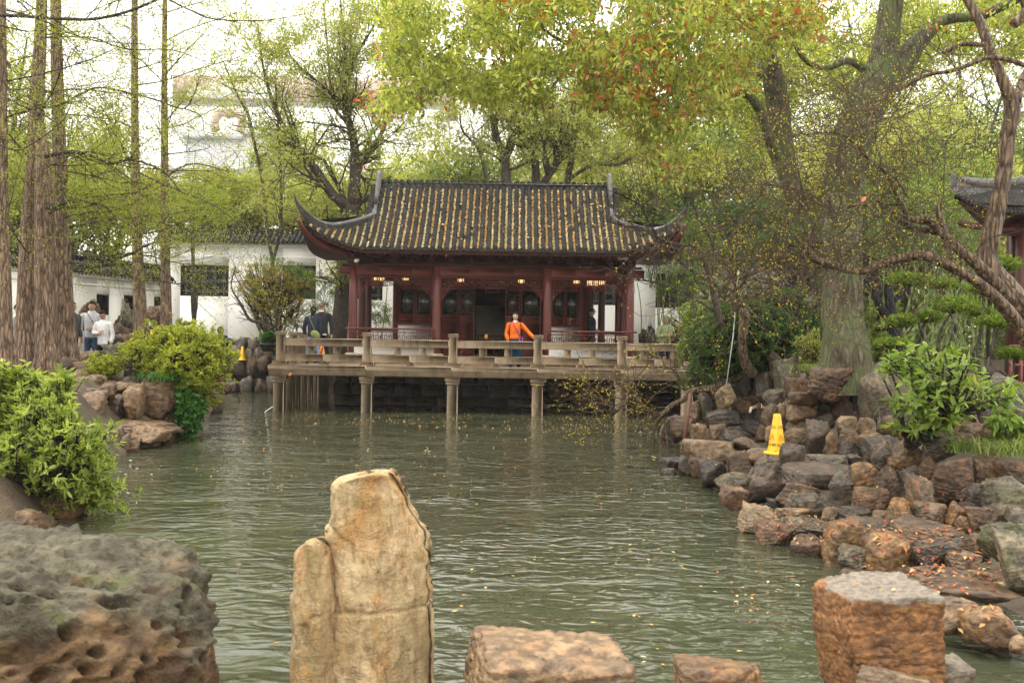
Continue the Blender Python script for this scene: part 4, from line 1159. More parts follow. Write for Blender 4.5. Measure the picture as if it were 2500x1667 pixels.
solo(z1(2240, 1180, 2460, 1520), 8.9 * K, 'moss', 'deeply grooved mossy grey rock at the right edge below the pale one', n=5)

# left bank
LB = thing('rockery', (-6.5, 17, 0), 'left bank wall of blocky tan and brown rocks below the redwood trees', 'rockery')
s3 = 3.357
left_rocks = [
 (500,150,820,290,19.6,'tan'),(580,190,810,300,18.9,'tan'),(605,55,800,160,20.8,'tan'),(480,330,800,490,17.5,'tan'),(620,260,720,310,18.4,'ochre'),(590,300,830,400,18.1,'grey'),
 (810,255,930,365,18.2,'brown'),(800,350,1000,500,18.4,'slate'),(900,250,1110,340,18.9,'tan'),(1000,270,1150,495,18.4,'tan'),(1105,212,1412,500,18.9,'brown'),(1270,195,1400,320,19.5,'brown'),
 (940,440,1120,600,18.7,'slate'),(1110,470,1270,605,18.9,'tan'),(1265,490,1432,718,19.1,'brown'),(620,480,800,620,17.8,'slate'),(790,490,970,600,18.4,'brown'),
 (650,555,1330,670,17.9,'tan'),(1000,620,1325,720,17.6,'tan'),(860,630,1000,770,17.3,'red'),(1120,690,1290,775,17.8,'grey'),(990,670,1040,800,17.2,'tan'),(1030,710,1140,800,17.4,'tan'),
 (1010,780,1130,860,17,'brown'),(700,650,880,830,16.7,'slate'),(430,400,640,640,17.0,'brown'),(300,300,520,560,17.4,'brown'),(120,260,400,520,18,'brown'),(560,640,760,860,15.8,'dark'),
 (360,620,620,900,15.0,'brown'),(200,700,480,1100,13.5,'dark'),(0,300,200,700,17,'brown'),(0,700,260,1150,13,'dark'),(460,900,640,1130,13,'dark'),
 (90,1120,430,1300,11.6,'dark'),(290,1205,664,1405,10.9,'ochre'),(0,1310,335,1490,9.8,'brown'),(115,1285,292,1380,10.3,'cream'),(0,1425,225,1570,9.2,'moss'),(-60,1240,120,1340,11,'dark'),
 (480,40,620,140,21.5,'brown'),(1000,140,1110,230,20.5,'slate'),(960,200,1120,250,19.8,'grey'),(820,230,960,290,19.6,'tan'),(1180,20,1300,110,22.5,'slate'),(1290,100,1420,210,21,'grey'),
 (1420,620,1560,760,20.3,'slate'),(1400,500,1500,640,20.2,'dark'),(1860,240,1930,320,29.5,'grey'),(1640,420,1720,500,22.4,'cream'),(1760,250,1880,330,29,'brown'),(1560,300,1780,480,26,'slate'),
 (330,480,520,620,16.8,'tan'),(420,560,640,720,16.3,'slate'),(540,470,700,600,17.2,'brown'),(620,740,800,900,15.6,'brown'),(640,860,820,1000,14.8,'slate'),(520,820,700,980,14.6,'tan'),(760,820,900,930,15.6,'dark'),(400,150,560,260,20,'slate'),(300,230,470,340,19.4,'tan'),
 (560,1060,700,1180,12.6,'dark'),(380,1010,600,1150,12.8,'slate'),(0,1080,200,1260,12,'slate'),(150,1040,380,1190,12.6,'brown'),(1430,430,1520,560,21,'brown'),(1520,420,1650,560,22.4,'slate'),(1440,560,1560,700,21,'dark'),
]
for a, b_, c_, d_, Y, m_ in left_rocks:
    rock_px(a / s3, 860 + b_ / s3, c_ / s3, 860 + d_ / s3, Y, m_, LB, n=4 if Y < 19.7 else 3, sink=.18)
# embankment beyond the terrace on the left (rough stones over a dark hollow)
EB = thing('rockery', (-8, 36.5, 1), 'rough grey rock embankment left of the terrace above a dark hollow at the water', 'rockery')
r3 = np.random.default_rng(8)
for row, (ya, yb) in enumerate(((826, 856), (848, 880), (872, 905), (895, 928), (922, 958))):
    x = 520 + r3.uniform(0, 10)
    while x < 720:
        w_ = r3.uniform(24, 46)
        rock_px(x, ya + r3.uniform(-5, 4), x + w_, yb + 6, 36.6 - .12 * row + (.6 if row == 3 else 0), ['grey', 'slate', 'brown', 'dark', 'grey'][r3.integers(5)], EB, n=3)
        x += w_ * .86
MB().box(P(500, 900, 37.4).x, 37.3, -.6, P(800, 900, 37.4).x, 38.2, 1.9).build('backing', RM['dark'], EB)
# ornamental rocks on the left in front of the low wall
TR = [((192, 735, 228, 850), 27.2, 'brown', 'pitted brown garden rock against the low wall behind the man in grey'),
      ((268, 762, 300, 860), 27.0, 'brown', 'squat brown rock left of the pointed standing rock'),
      ((284, 733, 322, 815), 26.6, 'moss', 'pointed grey upright rock with a deep groove near the low wall'),
      ((276, 790, 312, 835), 26.2, 'brown', 'dark brown lump of rock under the pointed upright rock'),
      ((357, 748, 394, 785), 27.8, 'tan', 'tan jagged rock between two redwood trunks'),
      ((360, 770, 390, 830), 27.9, 'slate', 'dark rock stem carrying the tan jagged rock'),
      ((242, 838, 312, 895), 24.6, 'moss', 'low grey mossy boulder at the feet of the woman in white'),
      ((268, 818, 330, 868), 25.6, 'brown', 'brown sloping rock behind the low mossy boulder'),
      ((180, 858, 226, 905), 24.0, 'tan', 'small tan block beside the thick redwood trunk'),
      ((590, 640 + 40, 600, 690), 39, 'dark', '')]
for bx_, Y, m_, lab in TR[:-1]: solo(bx_, Y, m_, lab, n=4, amp=.16, freq=3.0, planes=7)
solo((1566, 795, 1608, 885), 31.5, 'dark', 'tall dark holey garden rock beside the person in the green hood', n=4, amp=.2, freq=4)
solo((1545, 855, 1660, 900), 30.6, 'slate', 'low dark rock seen through the balustrade behind the terrace', n=3)

# ---- near bank and the foreground stones
MB().box(-9, -3, -.8, 9, 4.62, .25, .05).build('stone_bank', M_stone2, None, kind='structure')
def big(name, V, Fc, mat, M_, label, lv=None):
    me = np_mesh(name, V, [Fc], True); me.materials.append(mat); o = link(name, me, None, M_); tag(o, label, 'rock'); return o
# porous boulder
D, Fc = ico(7); D = D / np.linalg.norm(D, axis=1)[:, None]
r4 = np.random.default_rng(2)
rad = np.ones(len(D))
N = [(.10, -.15, 1.0, .80), (.50, -.2, 1.0, .86), (.8, -.35, .62, .93), (1, -.45, -.22, .84), (1, .4, -.1, .9), (.1, -1, .28, .74), (.45, -1, -.1, .80), (-.6, -.2, 1, .80), (-1, 0, 0, 1.0), (0, 1, .2, .85), (0, 0, -1, .95)]
NN = np.array([q[:3] for q in N]); NN /= np.linalg.norm(NN, axis=1)[:, None]; dd = np.array([q[3] for q in N])
rad = ((np.maximum(D @ NN.T, 1e-4) / dd) ** 22).sum(1) ** (-1 / 22)
V = D * rad[:, None]
V = V * (1 + .26 * (fbm(V * 2.6 + 3, 4) - .5) - .22 * np.abs(fbm(V * 4.5 + 11, 4) - .5) + .10 * (fbm(V * 8 + 2, 4) - .5) + .07 * (fbm(V * 17 + 5, 3) - .5))[:, None]
for _ in range(330):                       # eroded hollows, a few of them deep holes
    c_ = r4.normal(size=3); c_ /= np.linalg.norm(c_)
    if c_[1] > .2: c_[1] *= -1
    s_ = r4.uniform(.018, .062) * (2.0 if r4.random() < .10 else 1); dp = min(.24, s_ * r4.uniform(1.4, 3.4))
    e_ = (D - c_); dist = np.sqrt((e_[:, 0]) ** 2 + e_[:, 1] ** 2 + (e_[:, 2] * r4.uniform(1.0, 1.9)) ** 2)
    near_ = dist < 3 * s_
    dn = dist[near_] * (1 + 1.5 * (fbm(D[near_] * 11 + c_ * 5, 3) - .5))
    V[near_] *= (1 - dp * np.exp(-(dn / s_) ** 4 * 1.2) + .14 * s_ * np.exp(-((dn - 1.35 * s_) / (.4 * s_)) ** 2))[:, None]
t = NT('porous_lake_stone'); p = t.pos()
n1 = t.noise(p, 3.2, 6, .65, .4); n2 = t.noise(p, 17, 6, .65); n3 = t.noise(p, 1.7, 4, .6); n4 = t.noise(p, 55, 3, .6)
c = t.mix(t.ramp(n1, [(.35, 0.), (.65, 1.)]), (.055, .048, .030), (.165, .15, .10))
c = t.mix(t.ramp(n2, [(.36, .85), (.55, 0.)]), c, (.035, .028, .019))
sep = t.N('ShaderNodeSeparateXYZ'); t.set(sep, 0, p)
low = t.math('MULTIPLY', t.math('SUBTRACT', 1.0, sep.outputs[2]), 2.2)
amt = t.math('ADD', low, t.math('MULTIPLY', t.math('SUBTRACT', n3, .5), 3.0))
c = t.mix(t.ramp(amt, [(.35, 0.), (.75, .8)]), c, t.mix(t.ramp(n1, [(.4, 0.), (.6, 1.)]), (.075, .040, .022), (.27, .155, .065)))
c = t.mix(t.ramp(t.noise(p, 5.1, 5, .6), [(.60, 0.), (.70, .6)]), c, (.085, .10, .025))
h = t.math('ADD', t.math('ADD', n2, t.math('MULTIPLY', n1, 1.2)), t.math('MULTIPLY', n4, .35))
t.bsdf(c, .8, t.bump(h, .9, .05), .3)
pc = P(110, 1655, 4.6)
big('porous_boulder', V * np.array([1.0, .64, .74]), Fc, t.m, Matrix.Translation((pc.x - .15, 4.45, .42)), 'large pitted grey boulder full of holes in the bottom left corner')

# standing stone: silhouette measured in the picture, lofted with its own thickness and noise
t = NT('yellow_standing_stone'); p = t.pos()
n1 = t.noise(p, 2.6, 6, .62, .5); n2 = t.noise(p, 21, 6, .62); n3 = t.noise(t.scaled(p, (1, 1, .55)), 4.0, 5, .65, 1.0); n5 = t.noise(p, 5.5, 5, .6)
c = t.mix(t.ramp(n1, [(.33, 0.), (.66, 1.)]), (.31, .215, .10), (.62, .475, .28))
c = t.mix(t.ramp(n3, [(.47, 0.), (.60, .75)]), c, (.44, .23, .075))
c = t.mix(t.ramp(n5, [(.55, 0.), (.67, .6)]), c, (.25, .215, .085))
c = t.mix(t.ramp(t.noise(t.scaled(p, (1, 1, .35)), 26, 6, .7), [(.36, .7), (.50, 0.)]), c, (.19, .125, .06))
c = t.mix(t.ramp(t.noise(t.scaled(p, (1, 1, .22)), 7, 6, .7, .5), [(.50, 0.), (.62, .5)]), c, (.24, .17, .085))
ckn = t.math('ABSOLUTE', t.math('SUBTRACT', t.noise(t.scaled(p, (2.2, 2.2, .8)), 2.6, 4, .6, .9), .5)); ckr = t.ramp(ckn, [(.0, 0.), (.012, 1.)])
ckb = t.ramp(t.math('ABSOLUTE', t.math('SUBTRACT', t.noise(t.scaled(p, (.7, .7, 2.0)), 2.2, 5, .6, .6), .5)), [(.0, 0.), (.010, 1.)]); ckr = t.math('MULTIPLY', ckr, ckb)
c = t.mix(t.math('MULTIPLY', t.math('SUBTRACT', 1.0, ckr), .12), c, (.17, .115, .065))
fine = t.noise(p, 70, 5, .7)
h = t.math('ADD', t.math('ADD', t.math('MULTIPLY', n2, .8), t.math('MULTIPLY', n3, 1.2)), t.math('ADD', t.math('MULTIPLY', ckr, .12), t.math('MULTIPLY', fine, .3)))
t.bsdf(c, .78, t.bump(h, .9, .035), .25); M_stand = t.m
YS = 4.9
def loft_stone(rows, Yc, thick, mat, name, label, nseg=120, nrow=150, amp=.018, seed=1, top_round=.3):
    """rows: (py, left px, right px) from top to bottom; cross section is a rounded box with its own faces"""
    A = np.array(rows, float); pys = np.linspace(A[0, 0], A[-1, 0], nrow)
    Lp = np.interp(pys, A[:, 0], A[:, 1]); Rp = np.interp(pys, A[:, 0], A[:, 2])
    th = np.linspace(0, 2 * math.pi, nseg, endpoint=False)
    Vs = []; r_ = np.random.default_rng(seed)
    kk = 5.0
    cx_, sx_ = np.cos(th), np.sin(th)
    rb = (np.abs(cx_) ** kk + np.abs(sx_) ** kk) ** (-1 / kk)
    for k, py in enumerate(pys):
        a, b_ = P(Lp[k], py, Yc), P(Rp[k], py, Yc); w_ = (b_.x - a.x) / 2; m_ = (a.x + b_.x) / 2
        f_ = k / (nrow - 1); tk = thick * (.55 + .45 * min(1, f_ * 2.2) ** .6) * (1 if k else 1)
        u_, v_ = cx_ * rb, sx_ * rb
        sk = .16 * v_          # skewed so that a side face shows
        Vs.append(np.stack([m_ + w_ * np.clip(u_, -1, 1), Yc + tk / 2 + tk / 2 * v_ + .10 * u_ * tk, np.full(nseg, a.z) + .03 * u_ * 0], -1))
    V = np.concatenate(Vs)
    o_ = r_.uniform(0, 9, 3); cen = V.mean(0)
    u2 = np.tile(np.clip(cx_ * rb, -1, 1), nrow); fr2_ = np.tile(sx_ * rb, nrow) < .2; zf = V[:, 2] * 3
    V[:, 1] += fr2_ * (thick * .9 * np.clip(-.66 + .10 * np.sin(zf) - u2, 0, 1) + thick * .65 * np.clip(u2 - .30 + .12 * np.sin(zf * 1.3 + 1), 0, 1))
    dirn = np.stack([V[:, 0] - cen[0], V[:, 1] - cen[1], V[:, 2] * 0], -1); dirn /= np.linalg.norm(dirn, axis=1)[:, None] + 1e-6
    nzz = (fbm(V * 3.2 + o_, 4) - .5) * 2.6 + (fbm(V * 11 + o_, 4) - .5) * 1.3 - 1.2 * np.abs(fbm(V * [6, 6, 4] + o_ + 2, 4) - .5) - .8 * np.maximum(0, .03 - np.abs(fbm(V * [5, 5, 2.5] + o_ + 7, 4) - .5)) / .03
    ridge = np.abs(fbm(V * np.array([7, 7, 1.6]) + o_, 3) - .5); nzz -= .35 * np.maximum(0, .05 - ridge) / .05
    q_ = fbm(V * np.array([3.4, 3.4, 1.5]) + o_ + 4, 2) * 11; stp = (np.floor(q_) + np.clip((q_ % 1 - .8) / .2, 0, 1)) / 11; nzz += (stp - .5) * 3.0
    q_ = fbm(V * np.array([9, 9, 1.2]) + o_ + 14, 2) * 7; stp = (np.floor(q_) + np.clip((q_ % 1 - .8) / .2, 0, 1)) / 7; nzz += (stp - .5) * 1.2 * np.clip((V[:, 0] - cen[0]) / .15, 0, 1)
    hz_ = np.abs(V[:, 2] - (V[:, 2].max() - .68 + .05 * (fbm(V * 4, 2) - .5))); nzz -= .7 * np.maximum(0, .012 - hz_) / .012 * (fbm(V * 7, 2) > .42) * (V[:, 2].max() > 1.2)
    V = V + dirn * (amp * nzz)[:, None]; V[:, 2] += amp * (fbm(V * 6 + 31, 3) - .5) * 1.5
    i = np.arange(nrow - 1)[:, None] * nseg; j = np.arange(nseg)[None]; j2 = (j + 1) % nseg
    q = np.stack([i + j, i + nseg + j, i + nseg + j2, i + j2], -1).reshape(-1, 4)
    # cap: rings shrinking to the middle of the top
    ring = V[:nseg]; ctr = ring.mean(0); Vc = []; 
    for s_ in (.85, .6, .3):
        e_ = ctr + (ring - ctr) * s_; e_[:, 2] += .012 * (1 - s_) + .02 * (fbm(e_ * 9, 3) - .5); Vc.append(e_)
    base = len(V); V = np.vstack([V] + Vc + [ctr[None] + [0, 0, .012]])
    Q = [q]; prev = 0
    for c2 in range(3):
        cur = base + c2 * nseg; jj = np.arange(nseg); k2 = (jj + 1) % nseg
        Q.append(np.stack([prev + jj, prev + k2, cur + k2, cur + jj], -1)); prev = cur
    jj = np.arange(nseg); tri = np.stack([prev + jj, prev + (jj + 1) % nseg, np.full(nseg, len(V) - 1)], -1)
    me = np_mesh(name, V - np.array([cen[0], cen[1], .25]), [np.vstack(Q), tri], True); me.materials.append(mat)
    o = link(name, me, None, Matrix.Translation((cen[0], cen[1], .25))); tag(o, label, 'rock'); return o
sx = 2.867
def sp_(a, b_): return 600 + a / sx, 1120 + b_ / sx
rows = [(1162, 888, 940), (1166, 872, 948), (1176, 815, 957), (1184, 800, 962), (1200, 797, 972), (1222, 793, 985), (1245, 790, 990), (1270, 788, 1004), (1300, 782, 1022), (1310, 772, 1028), (1330, 768, 1036), (1360, 764, 1042), (1400, 768, 1040),
        (1440, 770, 1036), (1475, 772, 1044), (1500, 760, 1044), (1540, 752, 1046), (1600, 745, 1048), (1660, 740, 1044), (1760, 735, 1050), (1900, 730, 1056)]
st = loft_stone(rows, YS, .36, M_stand, 'standing_stone', 'tall yellow brown standing stone with a slanting top rising in the middle foreground', amp=.021, seed=5)
rows = [(1330, 735, 775), (1340, 722, 790), (1352, 708, 800), (1362, 704, 806), (1400, 703, 815), (1440, 699, 820), (1470, 692, 822), (1520, 692, 825), (1580, 694, 828), (1660, 692, 835), (1760, 690, 840), (1900, 688, 845)]
st2 = loft_stone(rows, YS - .08, .30, M_stand, 'shoulder', 'x', amp=.016, seed=8)
st2.parent = st; st2.matrix_parent_inverse = WMAT[st.name].inverted()
for k_ in ('label', 'category'): del st2[k_]
M_block = rockmat('rust_block_stone', (.085, .036, .014), (.30, .145, .050), (.40, .17, .035), 0, .5, 1.3, cap=(0, 0, (0, 0, 0)) if False else None)
t = NT('grey_topped_block'); p = t.pos()
n1 = t.noise(p, 5, 6, .62, .8); n2 = t.noise(p, 30, 5, .6); n3 = t.noise(t.scaled(p, (1, 1, 2.5)), 6, 5, .65, 1.)
c = t.mix(t.ramp(n1, [(.34, 0.), (.66, 1.)]), (.075, .032, .014), (.27, .125, .042)); c = t.mix(t.ramp(n3, [(.50, 0.), (.64, .6)]), c, (.34, .16, .05))
c = t.mix(t.ramp(n2, [(.40, .5), (.54, 0.)]), c, (.035, .018, .010))
sep = t.N('ShaderNodeSeparateXYZ'); t.set(sep, 0, p)
ztopB = P(2180, 1480, 4.35).z
e_ = t.math('ADD', t.math('SUBTRACT', sep.outputs[2], ztopB + .005), t.math('MULTIPLY', t.math('SUBTRACT', t.noise(p, 7, 4), .5), .10))
c = t.mix(t.ramp(e_, [(.0, 0.), (.008, 1.)]), c, t.mix(t.ramp(n2, [(.4, 0.), (.6, 1.)]), (.13, .105, .08), (.225, .19, .15)))
t.bsdf(c, .62, t.bump(t.math('ADD', t.math('MULTIPLY', n2, .5), n3), .7, .03), .4)
ba, bb = P(2056, 1760, 4.35), P(2318, 1462, 4.35)
blk = rock_shape(np.random.default_rng(12), 7, 3, .97, 60, .022, 2.4, .014, .04)
V, Fc = blk; w_ = bb.x - ba.x; hgt_ = bb.z - ba.z
V = V * (1 - .012 * np.maximum(0, .03 - np.abs(fbm(V * [4, 4, 7] + 3, 3) - .5))[:, None] / .03 + .012 * (fbm(V * 16, 3) - .5)[:, None]); V = V * np.array([w_, .47, hgt_ * 1.06]); V[:, 0] *= 1 + .10 * -(V[:, 2] / hgt_) * -1 * 0
big('block_stone', V, Fc, t.m, Matrix.Translation(((ba.x + bb.x) / 2, 4.60, (ba.z + bb.z) / 2)) @ Matrix.Rotation(.04, 4, 'Z'), 'square rust brown block stone with a flat grey top in the lower right')
def low(box, Y, m_, lab, **kw):
    o = rock_px(*box, Y, m_, None, 'low_stone', n=6, **kw); tag(o, lab, 'rock'); return o
low((1150, 1634, 1530, 1840), 4.45, 'tan', 'low grey brown stone cut off by the bottom edge right of the standing stone', amp=.03, k=14, planes=2, block=.95, jit=.05, yaw=.05)
low((1675, 1640, 1885, 1840), 4.40, 'ochre', 'small rounded tan stone at the bottom edge between the low stone and the block', amp=.03, k=14, planes=2, block=.9, jit=.08, yaw=-.1)
low((2120, 1652, 2290, 1800), 4.15, 'tan', 'flat stone chip in front of the base of the rust brown block', amp=.03)
low((460, 1600, 500, 1800), 4.7, 'red', 'sliver of reddish stone behind the right side of the pitted boulder', amp=.05)
# ------------------------------------------------------------------ people
def skin_mesh(name, verts, edges, radii, sub=2, mat=None):
    """one continuous surface grown round a skeleton"""
    me = bpy.data.meshes.new(name); me.from_pydata([tuple(v) for v in verts], edges, []); me.update()
    o = bpy.data.objects.new(name, me); COL.objects.link(o)
    m = o.modifiers.new('s', 'SKIN'); m.use_smooth_shade = True
    sv = me.skin_vertices[0].data
    for i, r_ in enumerate(radii): sv[i].radius = r_ if hasattr(r_, '__len__') else (r_, r_); sv[i].use_root = (i == 0)
    s_ = o.modifiers.new('d', 'SUBSURF'); s_.levels = sub; s_.render_levels = sub
    dg = bpy.context.evaluated_depsgraph_get()
    out = bpy.data.meshes.new_from_object(o.evaluated_get(dg)); out.name = name
    bpy.data.objects.remove(o); bpy.data.meshes.remove(me)
    out.materials.clear()
    if mat: out.materials.append(mat)
    for p_ in out.polygons: p_.use_smooth = True
    return out
SK = {}
def cloth(name, c, rough=.85):
    if name not in SK:
        t = NT(name); p = t.pos(); n = t.noise(p, 9, 4, .6); n2 = t.noise(t.scaled(p, (1, 1, .5)), 24, 3)
        t.bsdf(t.ramp(n, [(.3, tuple(x * .78 for x in c)), (.7, tuple(min(1, x * 1.12) for x in c))]), rough, t.bump(t.math('ADD', n, n2), .6, .02), .15); SK[name] = t.m
    return SK[name]
M_skin = plain('skin', (.46, .27, .18), .5, .4, .06, 20)
M_skin2 = plain('fair_skin', (.50, .31, .22), .5, .4, .06, 20)
M_hair = plain('dark_hair', (.022, .015, .012), .8, .1, .3, 40, .3)
M_hairb = plain('brown_hair', (.10, .062, .035), .5, .4, .3, 40, .3)
M_lip = plain('lips', (.42, .13, .11), .5, .3)
def ell(c, r, n=2, keep=None):
    D, Fc = ico(n); V = D * np.array(r) + np.array(tuple(c))
    if keep is not None:
        k = keep(D); Fc = Fc[k[Fc].all(1)]
    return V, Fc
def person(px, pyTop, Y, hgt, label, rz=0.0, top=None, bottom=None, shoes=None, hair='short', hairm=None, skin=None,
           LA=None, RA=None, group=None, jacket_len=.50, stance=.10, lean=0.0, head_turn=0.0, head_tilt=0.0, hood=None, legs='jeans', step=0.0, female=False, sleeves=None, foot_z=None):
    """built facing -Y in local space, feet at z 0; LA / RA: (elbow, wrist) targets in units of the height; x is to the person's left as seen by us on the right"""
    hd = P(px, pyTop, Y); fz = hd.z - hgt if foot_z is None else foot_z; h = hgt
    skin = skin or M_skin; hairm = hairm or M_hair
    R0 = Matrix.Translation((hd.x, Y, fz)) @ Matrix.Rotation(rz, 4, 'Z')
    root = link('person', None, None, R0); tag(root, label, 'person', group)
    sw = (.108 if female else .125) * h
    hipw = .052 * h
    V = []; E = []; Rr = []
    def v(p_, r_, par=None):
        V.append(Vector(p_)); Rr.append(r_); i = len(V) - 1
        if par is not None: E.append((par, i))
        return i
    ly = -lean * h
    pel = v((0, 0, .525 * h), (.080 * h, .058 * h)); wst = v((0, ly * .3, .61 * h), (.068 * h, .050 * h), pel); che = v((0, ly * .7, .72 * h), (.085 * h, .058 * h), wst)
    nb = v((0, ly, .805 * h), (.042 * h, .034 * h), che); nk = v((0, ly - .004 * h, .850 * h), .030 * h, nb)
    ht = Vector((math.sin(head_turn) * .03 * h, -.012 * h - math.sin(head_tilt) * .04 * h, 0))
    hc0 = v(Vector((0, ly, .885 * h)) + ht * .4, (.036 * h, .042 * h), nk); hc = v(Vector((0, ly, .935 * h)) + ht, (.043 * h, .052 * h), hc0); hc2 = v(Vector((0, ly + .004 * h, .968 * h)) + ht, (.034 * h, .040 * h), hc)
    headc = V[hc].copy(); headc.z = .930 * h
    arms = {}
    for s, tgt in ((-1, LA), (1, RA)):
        tgt = tgt or ((s * .150, .01, .625), (s * .160, -.03, .485))
        sh = v((s * sw, ly, .788 * h), .024 * h, nb)
        el = Vector(tgt[0]) * h; wr = Vector(tgt[1]) * h
        e_ = v(el, .024 * h, sh); w_ = v(wr, .016 * h, e_)
        d_ = (wr - el).normalized(); side = d_.cross(Vector((0, 0, 1))) if abs(d_.z) < .9 else Vector((0, -1, 0)); side.normalize()
        inn = Vector((-s, 0, 0)); inn = (inn - d_ * inn.dot(d_)).normalized(); fw = d_.cross(inn).normalized()
        pm = v(wr + d_ * .030 * h, (.018 * h, .012 * h), w_)
        for k_ in range(4):
            o_ = fw * (k_ - 1.5) * .0095 * h; ln = (.040, .046, .043, .034)[k_] * h
            a = v(wr + d_ * .048 * h + o_, .0055 * h, pm); b_ = v(wr + d_ * (.048 * h + ln * .55) + o_ * 1.1 + inn * .006 * h, .0050 * h, a); v(wr + d_ * (.048 * h + ln * .92) + o_ * 1.1 + inn * .020 * h, .0042 * h, b_)
        a = v(wr + d_ * .018 * h - fw * .020 * h + inn * .004 * h, .0065 * h, pm); v(wr + d_ * .042 * h - fw * .030 * h + inn * .012 * h, .0052 * h, a)
        arms[s] = (V[sh], el, wr)
    feet = {}
    for s in (-1, 1):
        st_ = step * h * s
        hp_ = v((s * hipw, 0, .49 * h), .050 * h, pel); kn = v((s * stance * h * .8, -abs(step) * .2 * h + st_ * .4, .275 * h), .034 * h, hp_); an = v((s * stance * h, st_, .05 * h), .021 * h, kn)
        v((s * stance * h * 1.08, st_ - .075 * h, .022 * h), .018 * h, an); feet[s] = (V[hp_], V[kn], V[an])
    link('body', skin_mesh('body', V, E, Rr, 2, skin), root, R0)
    # garments
    if top:
        jm = MB(); zb = jacket_len; secs = [(zb - .004, .098, .070), (zb, .106, .078), (zb + .05, .104, .078), (.62, .099, .076), (.68, .104, .078), (.74, .112, .080), (.78, .114, .074), (.805, .104, .066), (.828, .074, .056), (.850, .046, .045), (.856, .040, .040)]
        A_ = np.array(secs); zs_ = np.concatenate([A_[:, 0], (A_[:-1, 0] + A_[1:, 0]) / 2]); zs_ = np.sort(zs_); ns = 22; an_ = np.arange(ns) * 2 * math.pi / ns; Vj = []
        ca_, sa_ = np.cos(an_), np.sin(an_); sup = (np.abs(ca_) ** 2.6 + np.abs(sa_) ** 2.6) ** (-1 / 2.6)
        wf = .90 if female else 1.0
        for z_ in zs_:
            rx1, ry1 = np.interp(z_, A_[:, 0], A_[:, 1]) * wf, np.interp(z_, A_[:, 0], A_[:, 2]); yo = ly * min(1, max(0, (z_ - .5) / .3))
            Vj.append(np.stack([rx1 * ca_ * sup * h, yo + ry1 * sa_ * sup * h, np.full(ns, z_ * h)], -1))
        Vj = np.concatenate(Vj); Vj[:, :2] *= (1 + .07 * (fbm(Vj * [14, 14, 7], 2) - .5))[:, None]; m_ = len(zs_)
        i = np.arange(m_ - 1)[:, None] * ns; j = np.arange(ns)[None]; j2 = (j + 1) % ns
        jm.add(Vj, [np.stack([i + j, i + j2, i + ns + j2, i + ns + j], -1).reshape(-1, 4), np.arange(ns)[None, ::-1], np.arange(ns)[None] + (m_ - 1) * ns])
        for s in (-1, 1):
            sh, el, wr = arms[s]; ca0 = Vector((s * .060 * h, ly, .790 * h))
            Sx = spline([tuple(ca0) + (.040 * h,), tuple(sh + Vector((0, 0, -.004 * h))) + (.042 * h,), tuple((sh + el) / 2) + (.038 * h,), tuple(el) + (.034 * h,), tuple(el + (wr - el) * .55) + (.032 * h,), tuple(el + (wr - el) * .93) + (.024 * h,)], 5)
            jm.tube(Sx[:, :3], Sx[:, 3], 12, True, .05, 7)
        link('jacket', jm.mesh('jacket', top, True), root, R0)
    if bottom:
        V3 = []; E3 = []; R3 = []
        def a3(p_, r_, par=None):
            V3.append(Vector(p_)); R3.append(r_)
            if par is not None: E3.append((par, len(V3) - 1))
            return len(V3) - 1
        c0 = a3((0, 0, .53 * h), (.096 * h, .070 * h)); a3((0, 0, .60 * h), (.086 * h, .062 * h), c0)
        wd = 1.5 if legs == 'wide' else 1.0
        for s in (-1, 1):
            hp_, kn, an = feet[s]
            q0 = a3(hp_ + Vector((0, 0, -.02 * h)), .060 * h * (1 + (wd - 1) * .2), c0); q1 = a3(kn, .043 * h * wd, q0); q2 = a3(an + Vector((0, 0, .09 * h)), .032 * h * wd, q1); a3(an + Vector((0, 0, .0)), .030 * h * wd, q2)
        link('trousers', skin_mesh('trousers', V3, E3, R3, 2, bottom), root, R0)
    for s in (-1, 1):
        an = feet[s][2]; mb = MB(); Vv, Ff = ell((an.x * 1.03, an.y - .045 * h, .026 * h), (.028 * h, .075 * h, .028 * h)); mb.add(Vv, [Ff]); link('shoe', mb.mesh('shoe', shoes or M_black, True), root, R0)
    # head details
    HR = R0 @ Matrix.Translation(headc) @ Matrix.Rotation(head_turn, 4, 'Z') @ Matrix.Rotation(head_tilt, 4, 'X')
    rx_, ry_, rz_ = .047 * h, .056 * h, .066 * h
    def hp(mb, name, m_): return link(name, mb.mesh(name, m_, True), root, HR)
    mb = MB(); Vv, Ff = ell((0, -.002 * h, -.004 * h), (rx_ * .93, ry_ * .93, rz_ * .96), 3); mb.add(Vv, [Ff]); 
    Vv, Ff = ell((0, -ry_ * .97, -.010 * h), (.0075 * h, .011 * h, .014 * h)); mb.add(Vv, [Ff])
    for s in (-1, 1): Vv, Ff = ell((s * rx_ * .97, .004 * h, -.006 * h), (.006 * h, .012 * h, .017 * h)); mb.add(Vv, [Ff])
    hp(mb, 'face', skin)
    for s in (-1, 1):
        mb = MB(); Vv, Ff = ell((s * .018 * h, -ry_ * .90, .004 * h), (.0085 * h, .006 * h, .0045 * h)); mb.add(Vv, [Ff]); hp(mb, 'eye', M_black)
        mb = MB(); mb.tube([(s * .009 * h, -ry_ * .94, .015 * h), (s * .028 * h, -ry_ * .84, .016 * h)], .0022 * h, 4); hp(mb, 'eyebrow', hairm)
    mb = MB(); mb.tube([(-.013 * h, -ry_ * .885, -.031 * h), (0, -ry_ * .94, -.033 * h), (.013 * h, -ry_ * .885, -.031 * h)], .0032 * h, 5); hp(mb, 'mouth', M_lip)
    mb = MB()
